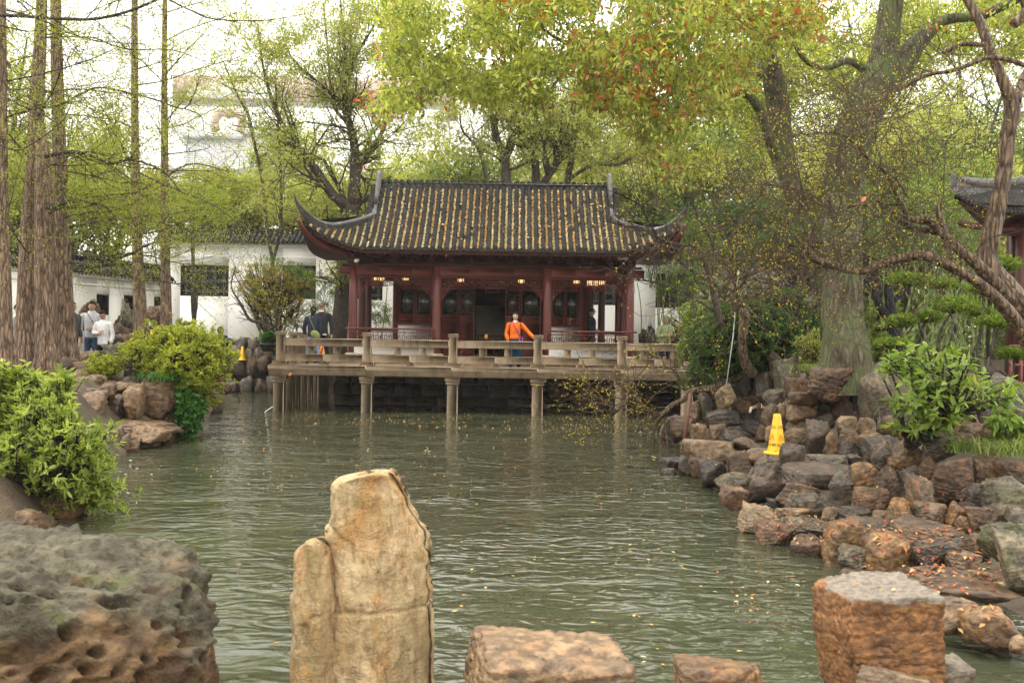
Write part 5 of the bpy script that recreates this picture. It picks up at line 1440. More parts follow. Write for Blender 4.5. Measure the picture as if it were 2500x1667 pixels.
    if hood is None:
        if hair in ('short', 'cap', 'bob', 'long', 'bald'):
            k1 = lambda D: ~((D[:, 1] < -.30) & (D[:, 2] < .42)) & ~((D[:, 2] < -.30) & (hair in ('short', 'cap'))) & ~((np.abs(D[:, 0]) > .6) & (D[:, 2] < -.12) & (hair in ('short', 'cap')))
            Vv, Ff = ell((0, .004 * h, .008 * h), (rx_ * 1.13, ry_ * 1.12, rz_ * 1.08), 3, k1); Vv = Vv + (fbm(Vv * 60, 2) - .5)[:, None] * .012 * h; mb.add(Vv, [Ff])
        if hair == 'bob':
            for s in (-1, 1): Vv, Ff = ell((s * rx_ * 1.12, .006 * h, -.028 * h), (.022 * h, .034 * h, .052 * h), 3); Vv = Vv + (fbm(Vv * 50 + s, 2) - .5)[:, None] * .02 * h; mb.add(Vv, [Ff])
            Vv, Ff = ell((0, ry_ * .75, -.025 * h), (.050 * h, .026 * h, .055 * h), 3); mb.add(Vv, [Ff])
        if hair == 'long':
            Vv, Ff = ell((0, ry_ * .9, -.055 * h), (.034 * h, .022 * h, .085 * h), 3); Vv = Vv + (fbm(Vv * 50, 2) - .5)[:, None] * .02 * h; mb.add(Vv, [Ff])
        hp(mb, 'hair', hairm)
    else:
        k1 = lambda D: ~((D[:, 1] < -.62) & (D[:, 2] > -.75))
        Vv, Ff = ell((0, .006 * h, .004 * h), (rx_ * 1.42, ry_ * 1.34, rz_ * 1.30), 3, k1); mb.add(Vv, [Ff]); mb.tube([tuple((rx_ * 1.12 * math.cos(a), -ry_ * .84, rz_ * 1.0 * math.sin(a))) for a in np.linspace(-math.pi * .42, math.pi * 1.42, 15)], .007 * h, 6)
        hp(mb, 'hood', hood)
    return root, R0, HR, h
def extra(name, mb, root, M_, mat, smooth=True): return link(name, mb.mesh(name, mat, smooth), root, M_)

navy = cloth('navy_jacket', (.030, .034, .055)); blk_ = cloth('charcoal_coat', (.028, .027, .030)); jean = cloth('blue_jeans', (.055, .095, .19)); ltjean = cloth('light_blue_jeans', (.22, .30, .42))
orange = cloth('orange_jacket', (.80, .155, .018)); teal = cloth('teal_trousers', (.010, .075, .165)); green = cloth('sage_raincoat', (.23, .27, .13)); greyh = cloth('light_grey_hoodie', (.50, .51, .53)); whit = cloth('white_sweatshirt', (.78, .78, .80)); dkp = cloth('black_trousers', (.018, .018, .022)); dgrey = cloth('dark_grey_jacket', (.085, .085, .085))
# woman in orange at the balustrade
YW = 27.62
wo, R0, HR, h = person(1258.5, 763, YW, 1.60, 'woman in bright orange jacket resting a hand on a balustrade post', 0.0, orange, teal, hair='bob', hairm=M_hair, skin=M_skin2,
    LA=((-.150, -.005, .635), (-.118, -.055, .500)), RA=((.225, -.02, .665), (.330, -.085, .558)), jacket_len=.545, legs='wide', female=True, stance=.07)
mb = MB(); Vv, Ff = ell((0, -.010 * h, .845 * h), (.046 * h, .042 * h, .026 * h)); mb.add(Vv, [Ff]); mb.prism([(-.02 * h, -.055 * h, .845 * h), (.02 * h, -.055 * h, .845 * h), (.006 * h, -.075 * h, .79 * h)], (0, 0, 0), (0, .01, 0)); extra('scarf', mb, wo, R0, cloth('white_scarf', (.60, .58, .56)))
mb = MB(); mb.tube([(-.05 * h, -.052 * h, .838 * h), (-.02 * h, -.096 * h, .78 * h), (.035 * h, -.108 * h, .68 * h), (.075 * h, -.10 * h, .59 * h)], [.010, .012, .012, .012], 6); extra('bag_strap', mb, wo, R0, cloth('purple_strap', (.19, .05, .15)))
mb = MB(); mb.box(.065 * h, -.125 * h, .485 * h, .135 * h, -.08 * h, .575 * h, .02); extra('shoulder_bag', mb, wo, R0, cloth('purple_flowered_bag', (.26, .09, .27)))
for s in (-1, 1):
    mb = MB(); mb.tube([(s * .085 * h, .03 * h, .84 * h), (s * .088 * h, -.075 * h, .80 * h), (s * .100 * h, -.098 * h, .70 * h), (s * .105 * h, -.03 * h, .62 * h)], .012, 6); extra('backpack_strap', mb, wo, R0, blk_)
mb = MB(); Vv, Ff = ell((-.112 * h, -.075 * h, .465 * h), (.012 * h, .025 * h, .018 * h)); mb.add(Vv, [Ff]); extra('folded_umbrella', mb, wo, R0, M_black)
# couple seen from behind
c1, R0, HR, h = person(765, 757, 28.55, 1.64, 'woman seen from behind in navy jacket with a green shoulder bag', math.pi, navy, ltjean, hair='long', hairm=M_hair, skin=M_skin2, jacket_len=.475, female=True, foot_z=1.282 if True else None,
    LA=((-.13, 0, .63), (-.11, -.03, .50)), RA=((.155, 0, .63), (.150, -.03, .50)))
mb = MB(); mb.tube([(.06 * h, .05 * h, .845 * h), (.035 * h, .092 * h, .77 * h), (-.03 * h, .108 * h, .63 * h), (-.05 * h, .115 * h, .57 * h)], .013, 6); extra('bag_strap', mb, c1, R0, cloth('olive_strap', (.15, .15, .075)))
mb = MB(); Vv, Ff = ell((-.065 * h, .125 * h, .505 * h), (.080 * h, .032 * h, .075 * h), 3); Vv[:, 0] += (Vv[:, 2] - .5 * h) * .25; mb.add(Vv, [Ff]); extra('shoulder_bag', mb, c1, R0, cloth('olive_green_bag', (.20, .24, .085)))
mb = MB(); mb.box(-.025 * h, .055 * h, -.018 * h, .025 * h, .062 * h, -.008 * h); extra('hair_clip', mb, c1, HR, M_white2)
c2, R0, HR, h = person(786, 751, 29.0, 1.76, 'man seen from behind in black jacket, arm round a woman', math.pi, blk_, cloth('dark_jeans', (.02, .026, .045)), hair='short', hairm=M_hairb, skin=M_skin2, jacket_len=.47, foot_z=1.282,
    LA=((-.165, .01, .62), (-.168, .0, .475)), RA=((.15, .05, .66), (.20, .07, .60)))
mb = MB(); Vv, Ff = ell((0, .005 * h, .855 * h), (.042 * h, .042 * h, .016 * h)); mb.add(Vv, [Ff]); extra('collar', mb, c2, R0, M_white2)
mb = MB(); mb.box(-.10 * h, .088 * h, .465 * h, -.035 * h, .10 * h, .485 * h); extra('folded_leaflet', mb, c2, R0, M_white2)
# man in the dark cap in the right gallery
m3, R0, HR, h = person(1443, 754, 31.6, 1.70, 'man in black cap and navy coat in the right pavilion gallery', math.radians(62), cloth('long_navy_coat', (.018, .024, .042)), dkp, hair='short', jacket_len=.40, head_tilt=.1,
    LA=((-.12, -.02, .63), (-.05, -.12, .60)), RA=((.12, -.02, .62), (.05, -.12, .58)))
mb = MB(); k1 = lambda D: D[:, 2] > .1
Vv, Ff = ell((0, .002 * h, .022 * h), (.056 * h, .066 * h, .062 * h), 3, k1); mb.add(Vv, [Ff]); mb.lathe([(.056 * h, .026 * h), (.082 * h, .018 * h), (.082 * h, .021 * h), (.056 * h, .032 * h)], (0, -.012 * h, 0), 14); extra('cap', mb, m3, HR, M_black)
# person in a green hooded raincoat with a phone
m4, R0, HR, h = person(1625, 772, 30.0, 1.70, 'person in sage green hooded raincoat looking at a phone', math.radians(22), green, dkp, hood=green, jacket_len=.42, head_tilt=.30,
    LA=((-.160, -.02, .650), (-.045, -.150, .665)), RA=((.165, -.02, .650), (.065, -.150, .680)))
mb = MB(); mb.box(.035 * h, -.20 * h, .68 * h, .065 * h, -.19 * h, .73 * h, .002); extra('phone', mb, m4, R0, M_black)
mb = MB(); mb.box(-.06 * h, -.115 * h, .50 * h, .0, -.085 * h, .60 * h, .01); extra('red_pouch', mb, m4, R0, cloth('dark_red_pouch', (.25, .03, .05)))
m5, R0, HR, h = person(1650, 782, 30.6, 1.66, 'dark clothed person with red and blue bags beside the green raincoat', math.radians(-20), blk_, dkp, hair='long', jacket_len=.45, LA=((-.15, -.02, .63), (-.06, -.13, .64)), RA=((.15, -.02, .62), (.10, -.10, .55)))
mb = MB(); mb.box(.15 * h, -.14 * h, .50 * h, .20 * h, -.06 * h, .66 * h, .02); extra('blue_bag', mb, m5, R0, cloth('blue_bag', (.02, .16, .26))); mb = MB(); mb.box(.18 * h, -.15 * h, .60 * h, .24 * h, -.08 * h, .72 * h, .02); extra('red_bag', mb, m5, R0, cloth('red_bag', (.55, .06, .04)))
# left group
m6, R0, HR, h = person(225, 736, 25.6, 1.75, 'man in light grey hoodie with a dark sling bag', math.radians(12), greyh, jean, hair='short', jacket_len=.47, head_tilt=.25, stance=.07,
    LA=((-.155, .0, .63), (-.150, -.05, .485)), RA=((.150, -.03, .64), (.03, -.13, .605)))
mb = MB(); Vv, Ff = ell((0, .012 * h, .842 * h), (.062 * h, .058 * h, .030 * h), 3); mb.add(Vv, [Ff]); extra('hood_collar', mb, m6, R0, greyh)
mb = MB(); mb.prism([(-.02 * h, -.115 * h, .57 * h), (.13 * h, -.105 * h, .60 * h), (.055 * h, -.125 * h, .495 * h)], (0, 0, 0), (0, .035, 0)); extra('sling_bag', mb, m6, R0, dgrey)
mb = MB(); mb.tube([(-.05 * h, -.09 * h, .83 * h), (.03 * h, -.115 * h, .70 * h), (.10 * h, -.11 * h, .60 * h)], .009, 5); extra('bag_strap', mb, m6, R0, M_black)
mb = MB(); V_, F_ = ell((-.155 * h, -.05 * h, .385 * h), (.035 * h, .025 * h, .075 * h), 3); V_ = V_ + (fbm(V_ * 12, 3) - .5)[:, None] * .04; mb.add(V_, [F_]); extra('carrier_bag', mb, m6, R0, cloth('pink_white_bag', (.72, .60, .56)))
m7, R0, HR, h = person(255, 758, 25.3, 1.63, 'woman in white sweatshirt looking down beside the man in grey', math.radians(-8), whit, dkp, hair='short', jacket_len=.47, head_tilt=.6, female=True, lean=.02, step=.06,
    LA=((-.150, -.04, .655), (-.02, -.13, .640)), RA=((.145, -.0, .63), (.140, -.04, .49)))
mb = MB(); mb.box(-.035 * h, -.112 * h, .66 * h, .035 * h, -.106 * h, .70 * h); extra('chest_print', mb, m7, R0, cloth('pale_pink_print', (.75, .52, .50)))
mb = MB(); V_, F_ = ell((.145 * h, -.05 * h, .40 * h), (.030 * h, .022 * h, .05 * h), 3); mb.add(V_, [F_]); extra('plastic_bag', mb, m7, R0, cloth('white_bag', (.8, .78, .78)))
m8, R0, HR, h = person(176, 738, 25.0, 1.72, 'person in dark grey jacket half hidden behind a redwood trunk', math.radians(70), dgrey, dkp, hair='short', jacket_len=.46)
mb = MB(); V_, F_ = ell((-.10 * h, -.10 * h, .40 * h), (.035 * h, .03 * h, .085 * h), 3); V_ = V_ + (fbm(V_ * 12, 3) - .5)[:, None] * .04; mb.add(V_, [F_]); extra('carrier_bag', mb, m8, R0, cloth('pink_white_bag', (.72, .60, .56)))
m9, R0, HR, h = person(44, 742, 23.4, 1.66, 'person in a pale coat with a pastel umbrella between the two leftmost trunks', math.radians(80), cloth('pale_coat', (.62, .62, .62)), dkp, hair='short', jacket_len=.38, female=True)
mb = MB(); mb.lathe([(.01, .10), (.10, .07), (.20, .0), (.205, -.008), (.10, .055), (.01, .085)], (-.12, -.30, 1.50), 12); mb.tube([(-.12, -.30, 1.05), (-.12, -.30, 1.6)], .008, 6); extra('umbrella', mb, m9, R0, cloth('pastel_umbrella', (.72, .62, .36)))
m10, R0, HR, h = person(538, 799, 35.0, 1.62, 'person in a dark hood, only the head showing above the yellow green azalea', math.pi, cloth('dark_hooded_coat', (.02, .026, .05)), dkp, hood=cloth('dark_hooded_coat', (.02, .026, .05)))

# ------------------------------------------------------------------ warning cones
M_text = plain('black_print', (.03, .022, .012), .6); M_redp = plain('red_print', (.62, .10, .01), .6)
TXT = {}
def text_mesh(s, size):
    cu = bpy.data.curves.new('lettering', 'FONT'); cu.body = s; cu.size = size; cu.align_x = 'CENTER'; cu.resolution_u = 2; cu.extrude = .0006
    o = bpy.data.objects.new('lettering', cu); COL.objects.link(o)
    me = bpy.data.meshes.new_from_object(o.evaluated_get(bpy.context.evaluated_depsgraph_get())); me.name = 'lettering'
    bpy.data.objects.remove(o); return me
def cone(loc, hgt, rz, label, lettering=True, group='yellow wet floor cones'):
    root = thing('warning_cone', loc, label, 'cone', group, rz); R0 = WMAT[root.name]
    b0, b1 = .115 * hgt / .62, .045 * hgt / .62
    def ring(r_, z, c=.28):
        pts_ = []
        for q in range(4):
            a = q * math.pi / 2; ca, sa = math.cos(a), math.sin(a)
            for x, y in ((r_, -r_ * (1 - c)), (r_, r_ * (1 - c))): pts_.append((x * ca - y * sa, x * sa + y * ca, z))
        return pts_
    lv = [(b0 * 1.02, .035), (b0, .05), (b0 * .62 + b1 * .38, hgt * .40), (b1, hgt - .01), (b1 * .85, hgt)]
    V = sum([ring(r_, z) for r_, z in lv], []); mb = MB(); j = np.arange(8)
    Q = [np.stack([k * 8 + j, k * 8 + (j + 1) % 8, (k + 1) * 8 + (j + 1) % 8, (k + 1) * 8 + j], -1) for k in range(len(lv) - 1)]
    mb.add(V, [np.vstack(Q), np.arange(8)[None] + 8 * (len(lv) - 1)])
    extra('cone_body', mb, root, R0, M_yellow, False)
    mb = MB(); V = sum([ring(r_, z, .22) for r_, z in ((b0 * 1.42, 0), (b0 * 1.42, .016), (b0 * 1.25, .034), (b0 * 1.0, .038))], []); Q = [np.stack([k * 8 + j, k * 8 + (j + 1) % 8, (k + 1) * 8 + (j + 1) % 8, (k + 1) * 8 + j], -1) for k in range(3)]
    mb.add(V, [np.vstack(Q), np.arange(8)[None, ::-1], np.arange(8)[None] + 24]); extra('base', mb, root, R0, M_yellow, False)
    if lettering:
        tilt = math.atan((b0 - b1) / (hgt - .05))
        for q in range(4):
            for s, zf, size, m_ in (('CAUTION', .685, .020, M_text), ('WET FLOOR', .645, .020, M_text), ('当心滑跌', .215, .048, M_text), ('!', .86, .05, M_redp)):
                z = hgt * zf; r_ = b0 + (b1 - b0) * (z - .05) / (hgt - .06)
                key = (s, size)
                if key not in TXT: TXT[key] = text_mesh(s, size * hgt / .62); TXT[key].materials.clear(); TXT[key].materials.append(m_)
                M_ = R0 @ Matrix.Rotation(q * math.pi / 2, 4, 'Z') @ Matrix.Translation((r_ + .003, 0, z)) @ Matrix.Rotation(math.pi / 2, 4, 'Z') @ Matrix.Rotation(math.pi / 2 - tilt, 4, 'X')
                link('lettering', TXT[key], root, M_)
            z = hgt * .36; r_ = b0 + (b1 - b0) * (z - .05) / (hgt - .06)
            M_ = R0 @ Matrix.Rotation(q * math.pi / 2, 4, 'Z') @ Matrix.Translation((r_ + .003, 0, z)) @ Matrix.Rotation(math.pi / 2, 4, 'Z') @ Matrix.Rotation(math.pi / 2 - tilt, 4, 'X')
            s_ = hgt / .62; mb = MB(); a, b_, c_ = (-.050 * s_, 0, 0), (.050 * s_, 0, 0), (0, .085 * s_, 0)
            mb.bar(a, b_, .006, .001); mb.bar(b_, c_, .006, .001); mb.bar(c_, a, .006, .001); mb.bar((0, .02, 0), (.005, .045, 0), .008, .001)
            link('triangle_mark', mb.mesh('triangle_mark', M_redp), root, M_)
cp = P(1896, 1104, 13.55)
cone((cp.x, 13.55, cp.z - .02), .545, math.radians(-62), 'yellow wet floor cone standing on the rocks on the right bank')
cp = P(592, 879, 36.4)
cone((cp.x, 36.4, cp.z), .50, math.radians(-20), 'yellow wet floor cone on the rock embankment left of the terrace', False)
cone((P(783, 870, 29.9).x + .06, 29.9, 1.28), .62, math.radians(-30), 'yellow wet floor cone seen between the legs of the couple on the terrace', False)
cp = P(373, 868, 24.0)
cone((cp.x, 24.0, cp.z), .62, math.radians(-30), 'yellow wet floor cone almost swallowed by the yellow green azalea', False)
cp = P(316, 872, 25)
ub = MB().tube([(P(791, 850, 28.6).x, 28.6, 1.90), (P(778, 868, 28.6).x, 28.6, 1.32)], [.02, .045], 8).build('umbrella', cloth('pink_umbrella', (.55, .06, .14))); tag(ub, 'folded pink umbrella held between the couple behind the balustrade', 'umbrella')
# ------------------------------------------------------------------ foliage tools
def unit(v): return v / (np.linalg.norm(v, axis=-1, keepdims=True) + 1e-9)
def leaf_arrays(C, A, size, aspect, r, fold=.18, hexa=False, upn=.55):
    """C base points, A leaf directions -> leaf blades with a fold along the midrib"""
    n = len(C); A = unit(A); up = np.tile([0, 0, 1.0], (n, 1)) + r.normal(size=(n, 3)) * upn
    B = unit(np.cross(A, up)); Nn = np.cross(B, A)
    L = (size * r.uniform(.65, 1.3, n))[:, None]; Wd = L * aspect
    if not hexa:
        V = np.stack([C, C + A * L * .45 + B * Wd * .5 + Nn * Wd * fold, C + A * L - Nn * L * .08, C + A * L * .45 - B * Wd * .5 + Nn * Wd * fold], 1)
        i = np.arange(n)[:, None] * 4; Fq = np.concatenate([i + [0, 1, 2], i + [0, 2, 3]], 0).reshape(-1, 3)
        return V.reshape(-1, 3), Fq, 2
    V = np.stack([C, C + A * L * .3 + B * Wd * .42 + Nn * Wd * fold, C + A * L * .68 + B * Wd * .40 + Nn * Wd * fold * .6 - Nn * L * .04, C + A * L - Nn * L * .12,
                  C + A * L * .68 - B * Wd * .40 + Nn * Wd * fold * .6 - Nn * L * .04, C + A * L * .3 - B * Wd * .42 + Nn * Wd * fold], 1)
    i = np.arange(n)[:, None] * 6
    return V.reshape(-1, 3), np.concatenate([i + [0, 1, 2, 3], i + [0, 3, 4, 5]], 0), 2
def leaves(name, C, A, size, aspect, mat, parent=None, r=None, hexa=False, val=None, fold=.18, upn=.55, **props):
    r = r or rng
    V, Fq, k = leaf_arrays(C, A, size, aspect, r, fold, hexa, upn)
    v_ = r.random(len(C)) if val is None else val
    me = np_mesh(name, V, [Fq], False, np.tile(v_, k)); me.materials.append(mat)
    return link(name, me, parent, None, None, **props)
def in_poly(n, poly, r):
    poly = np.array(poly, float); lo, hi = poly.min(0), poly.max(0); out = []
    while sum(len(o) for o in out) < n:
        q = r.uniform(lo, hi, (n * 2, 2)); out.append(q[poly_sd(q[:, 0], q[:, 1], poly) < 0])
    return np.concatenate(out)[:n]
def Pv(px, py, Y):
    ix, iy = px - 1250.0, HY - py
    return np.stack([(ix * cr - iy * sr) * Y / F, Y + 0 * ix, H + (ix * sr + iy * cr) * Y / F], -1)
def clumped(C, k, sig, r, n_sub=None):
    """k points round each centre"""
    q = np.repeat(C, k, 0); return q + r.normal(size=q.shape) * sig
def fans(C, k, r, spread=.12, droop=.25, out=None):
    """k leaf bases and directions round each spray centre"""
    n = len(C); main = unit(r.normal(size=(n, 3)) * [1, 1, .5] + (out if out is not None else 0)); B = np.repeat(main, k, 0); c_ = np.repeat(C, k, 0)
    t_ = r.uniform(-1, 1, (n * k, 1)); pos = c_ + B * t_ * spread + r.normal(size=(n * k, 3)) * spread * .28
    d = unit(B * .8 + r.normal(size=(n * k, 3)) * .75 + np.array([0, 0, -droop]))
    return pos, d
def val_for(n, k, r, w_=.5): return np.clip(np.repeat(r.random(n), k) * w_ + r.random(n * k) * (1 - w_), 0, .999)

def branch(mb, tips, p, d, L, r0, lev, q, R_):
    n = max(3, int(L / q['seg'])); pts = [p]; d = d / np.linalg.norm(d)
    for i in range(n):
        d = d + R_.normal(size=3) * q['wig'] + np.array([0, 0, q['up']]) * (1 if lev else .5); d /= np.linalg.norm(d); p = p + d * L / n; pts.append(p)
    pts = np.array(pts); rad = np.linspace(r0, r0 * (.45 if lev < q['max'] else .35), n + 1)
    mb.tube(pts, np.maximum(rad, q.get('rmin', .002)), 6 if r0 > .04 else (4 if r0 > .012 else 3), False)
    if lev >= q['max']: tips.append(pts[1:]); return
    if lev == q['max'] - 1: tips.append(pts[n // 2:])
    for k in range(q['kids'][min(lev, len(q['kids']) - 1)]):
        j = R_.integers(max(1, n // 3), n + 1); dd_ = pts[min(j, n)] - pts[j - 1]; dd_ /= np.linalg.norm(dd_)
        s_ = R_.normal(size=3); s_ -= dd_ * s_.dot(dd_); s_ /= np.linalg.norm(s_); a = math.radians(R_.uniform(*q['ang']))
        nd = dd_ * math.cos(a) + s_ * math.sin(a) + np.array(q.get('bias', (0, 0, 0)))
        branch(mb, tips, pts[j], nd, L * R_.uniform(.45, .75), max(rad[j] * .62, .002), lev + 1, q, R_)
def limb(mb, pts, per=6, n=10, rough=.05, seed=0, cap=True):
    S, R_ = pxpath(pts, per); mb.tube(S, R_, n, cap, rough, seed); return S, R_

# leaf colours: real hues of the foliage
L_fresh = leafmat('fresh_camphor_leaf', [(0, (.095, .135, .04)), (.35, (.23, .285, .075)), (.6, (.41, .45, .12)), (.88, (.66, .67, .22)), (.90, (.52, .54, .15)), (.915, (.55, .20, .09)), (1., (.46, .11, .06))], .58)
L_bright = leafmat('spring_green_leaf', [(0, (.21, .245, .085)), (.5, (.39, .425, .14)), (1, (.60, .60, .23))], .55)
L_pale = leafmat('pale_spring_leaf', [(0, (.20, .25, .07)), (.6, (.38, .42, .12)), (.86, (.50, .48, .16)), (.92, (.48, .28, .12)), (1, (.46, .22, .10))], .5)
L_mid = leafmat('mid_green_leaf', [(0, (.10, .145, .042)), (.6, (.20, .255, .068)), (1, (.33, .365, .115))], .5)
L_dark = leafmat('evergreen_leaf', [(0, (.035, .075, .022)), (.6, (.075, .135, .035)), (.95, (.15, .22, .05)), (1, (.45, .20, .03))], .38, .35)
L_azal = leafmat('yellow_green_azalea_leaf', [(0, (.16, .20, .028)), (.55, (.34, .38, .045)), (1, (.54, .55, .09))], .5)
L_azal2 = leafmat('azalea_leaf', [(0, (.075, .115, .022)), (.4, (.21, .28, .05)), (.85, (.42, .49, .11)), (1, (.56, .57, .16))], .48, .35)
L_ivy = leafmat('ivy_leaf', [(0, (.02, .065, .012)), (.6, (.05, .15, .02)), (1, (.10, .24, .03))], .3, .3)
L_wood = leafmat('redwood_spray', [(0, (.20, .25, .03)), (.7, (.38, .43, .055)), (1, (.50, .46, .10))], .5)
L_bud = leafmat('yellow_bud', [(0, (.40, .33, .020)), (.7, (.62, .52, .035)), (1, (.50, .52, .08))], .35)
L_lush = leafmat('glossy_bright_leaf', [(0, (.085, .16, .025)), (.5, (.21, .32, .05)), (.92, (.40, .50, .12)), (1, (.60, .52, .10))], .45, .28, gloss=.5)
L_bamb = leafmat('bamboo_leaf', [(0, (.055, .115, .022)), (.6, (.13, .21, .035)), (1, (.26, .30, .06))], .45)
L_fall = leafmat('fallen_leaf', [(0, (.30, .09, .03)), (.25, (.46, .19, .05)), (.5, (.60, .36, .10)), (.8, (.66, .50, .22)), (1, (.74, .62, .36))], .1)
L_gut = leafmat('gutter_leaf', [(0, (.34, .12, .05)), (.15, (.58, .28, .08)), (.4, (.80, .54, .20)), (.7, (.88, .74, .42)), (1, (.92, .88, .72))], .1)
L_fallr = leafmat('red_fallen_leaf', [(0, (.20, .045, .025)), (.4, (.34, .09, .04)), (.75, (.42, .19, .07)), (1, (.52, .38, .16))], .1)

# ------------------------------------------------------------------ fallen leaves on roof, rocks, terrace and water
r5 = np.random.default_rng(31)
C = []; A = []; vv = []
ar = np.array(allx)
for a, b_ in zip(ar[:-1], ar[1:]):
    x = (a + b_) / 2; tm = tmax(x) - .01
    if tm < .05: continue
    n = int(470 * tm); ts_ = r5.uniform(.01, tm * .955, n); ts_ = ts_[fbm(np.stack([ts_ * 9, ts_ * 0 + x * 3, ts_ * 0], -1), 2) > .24]
    cv = r5.uniform(0, .35)
    for t_ in ts_:
        p_ = roof_pt(x + r5.uniform(-.016, .016), t_); C.append((p_[0], p_[1] - .012, p_[2] + .030 + r5.uniform(0, .022))); vv.append(min(.99, cv + r5.uniform(0, .75)))
C = np.array(C); A = r5.normal(size=C.shape) * [1, .6, .6]
lf = leaves('fallen_leaves', C, A, .060, .42, L_gut, None, r5, False, np.array(vv), upn=.3); lf['kind'] = 'stuff'; tag(lf, 'yellow and orange fallen leaves lying in the gutters between the roof tile rows', 'fallen leaves')
C = []
for _ in range(90):
    x = r5.uniform(-3.6, 3.6); p_ = roof_pt(x, r5.uniform(.05, .9)); C.append((p_[0], p_[1] - .05, p_[2] + .125))
C = np.array(C); lf = leaves('fallen_leaves', C, r5.normal(size=C.shape) * [1, .5, .3], .11, .4, L_fall, None, r5); lf['kind'] = 'stuff'; tag(lf, 'larger pale leaves scattered on top of the roof tiles', 'fallen leaves')
dg = bpy.context.evaluated_depsgraph_get()
def cast(n, poly, keep=.45, zmin=.06, r=r5, ymin=6.3):
    q = in_poly(n, poly, r); pts = []; nr = []
    o = Vector((0, 0, H))
    for a, b_ in q:
        d = (P(a, b_, 10) - o).normalized(); ok, loc, nor, _, _, _ = SC.ray_cast(dg, o, d)
        if ok and nor.z > keep and loc.z > zmin and (loc.y > ymin or n < 10): pts.append(loc + nor * .006); nr.append(nor)
    return np.array(pts), np.array(nr)
def lay(n, poly, size, mat, label, keep=.5, zmin=.06):
    C, N_ = cast(n, poly, keep, zmin)
    if not len(C): return
    a = r5.normal(size=C.shape); a -= N_ * (a * N_).sum(1)[:, None]; a = unit(a); a += N_ * r5.uniform(-.02, .25, (len(C), 1))
    C = C + N_ * .004
    o = leaves('fallen_leaves', C, a, size, .5, mat, None, r5, upn=.12); o['kind'] = 'stuff'; tag(o, label, 'fallen leaves')
lay(378, [(2040, 1270), (2380, 1290), (2480, 1370), (2420, 1460), (2200, 1450), (2060, 1350)], .055, L_fallr, 'red and orange leaves strewn over the flat rock ledge on the right')
lay(210, [(1840, 1240), (2040, 1250), (2060, 1300), (2000, 1350), (1850, 1300)], .045, L_fallr, 'thin scatter of red leaves on the low rocks at the water edge')
lay(294, [(1680, 1070), (1900, 1060), (2350, 1100), (2480, 1240), (2100, 1240), (1750, 1170)], .045, L_fallr, 'scattered red leaves on the middle tier of the right rockery')
lay(147, [(1900, 920), (2160, 920), (2300, 1000), (1950, 960)], .05, L_fallr, 'red leaves on top of the rocks below the old tree')
lay(109, [(230, 900), (420, 900), (420, 1060), (250, 1080)], .045, L_fallr, 'few red leaves on the left bank rocks')
lay(50, [(2330, 1480), (2500, 1480), (2500, 1600), (2350, 1560)], .06, L_fallr, 'leaves on the slab beside the rust brown block')
lay(54, [(680, 885), (1680, 895), (1680, 905), (680, 898)], .07, L_fall, 'few yellow leaves on the terrace edge slabs')
lay(7, [(2060, 1420), (2300, 1430), (2290, 1500), (2060, 1480)], .03, L_fall, 'tiny yellow petals on the grey top of the block stone')
# floating leaves, thick near the terrace and thin towards us
q = np.concatenate([in_poly(1400, [(640, 960), (1640, 975), (1640, 1060), (640, 1030)], r5), in_poly(500, [(560, 1000), (1650, 1000), (1780, 1240), (420, 1200)], r5), in_poly(110, [(500, 1150), (1800, 1200), (2000, 1640), (600, 1640)], r5),
                    in_poly(100, [(1500, 1150), (1780, 1220), (2030, 1430), (1800, 1500), (1500, 1350)], r5)])
ix, iy = q[:, 0] - 1250, HY - q[:, 1]; Yw = -H * F / (ix * sr + iy * cr); C = Pv(q[:, 0], q[:, 1], Yw); C[:, 2] = .004
keepm = (fbm(C * [1.3, .7, 0], 3) > .46) | (r5.random(len(C)) < .35); keepm &= (poly_sd(C[:, 0], C[:, 1], pond) < -.05) & (C[:, 1] < 29.2); C = C[keepm]
o = leaves('floating_leaves', C, r5.normal(size=C.shape) * [1, 1, .0], .045 + .012 * (C[:, 1] > 17), .5, L_fall, None, r5, fold=.02, upn=.03); o['kind'] = 'stuff'; tag(o, 'yellow and orange leaves floating on the pond', 'floating leaves')
# foam where water stirs at the rock feet
t = NT('water_foam'); t.bsdf((.85, .87, .86), .5); M_foam = t.m
for px, py, n, sx_, lab in ((425, 1072, 120, .35, 'white splash of water at the foot of the left bank rocks'), (345, 1145, 40, .5, 'foam patch beside the tip of the foreground shrub'), (1860, 1232, 260, .25, 'bubbling white water between rocks on the right bank'), (1600, 1055, 90, .6, 'foam at the far end of the right rockery'), (550, 975, 120, .5, 'pale ripple below the rock embankment'), (215, 1212, 200, .3, 'white water behind the rusty rock at lower left')):
    c_ = W(px, py); m = MB()
    for k in range(n):
        x, y = c_.x + r5.normal() * sx_ * .7, c_.y + r5.normal() * sx_ * .9; s_ = abs(r5.normal()) * .006 + .003
        m.add([(x - s_ * 1.6, y, .004), (x, y - s_, .006), (x + s_ * 1.6, y, .004), (x, y + s_, s_ * .5)], [[0, 1, 3], [1, 2, 3]])
    o = m.build('foam', M_foam, None); o['kind'] = 'stuff'; tag(o, lab, 'foam')

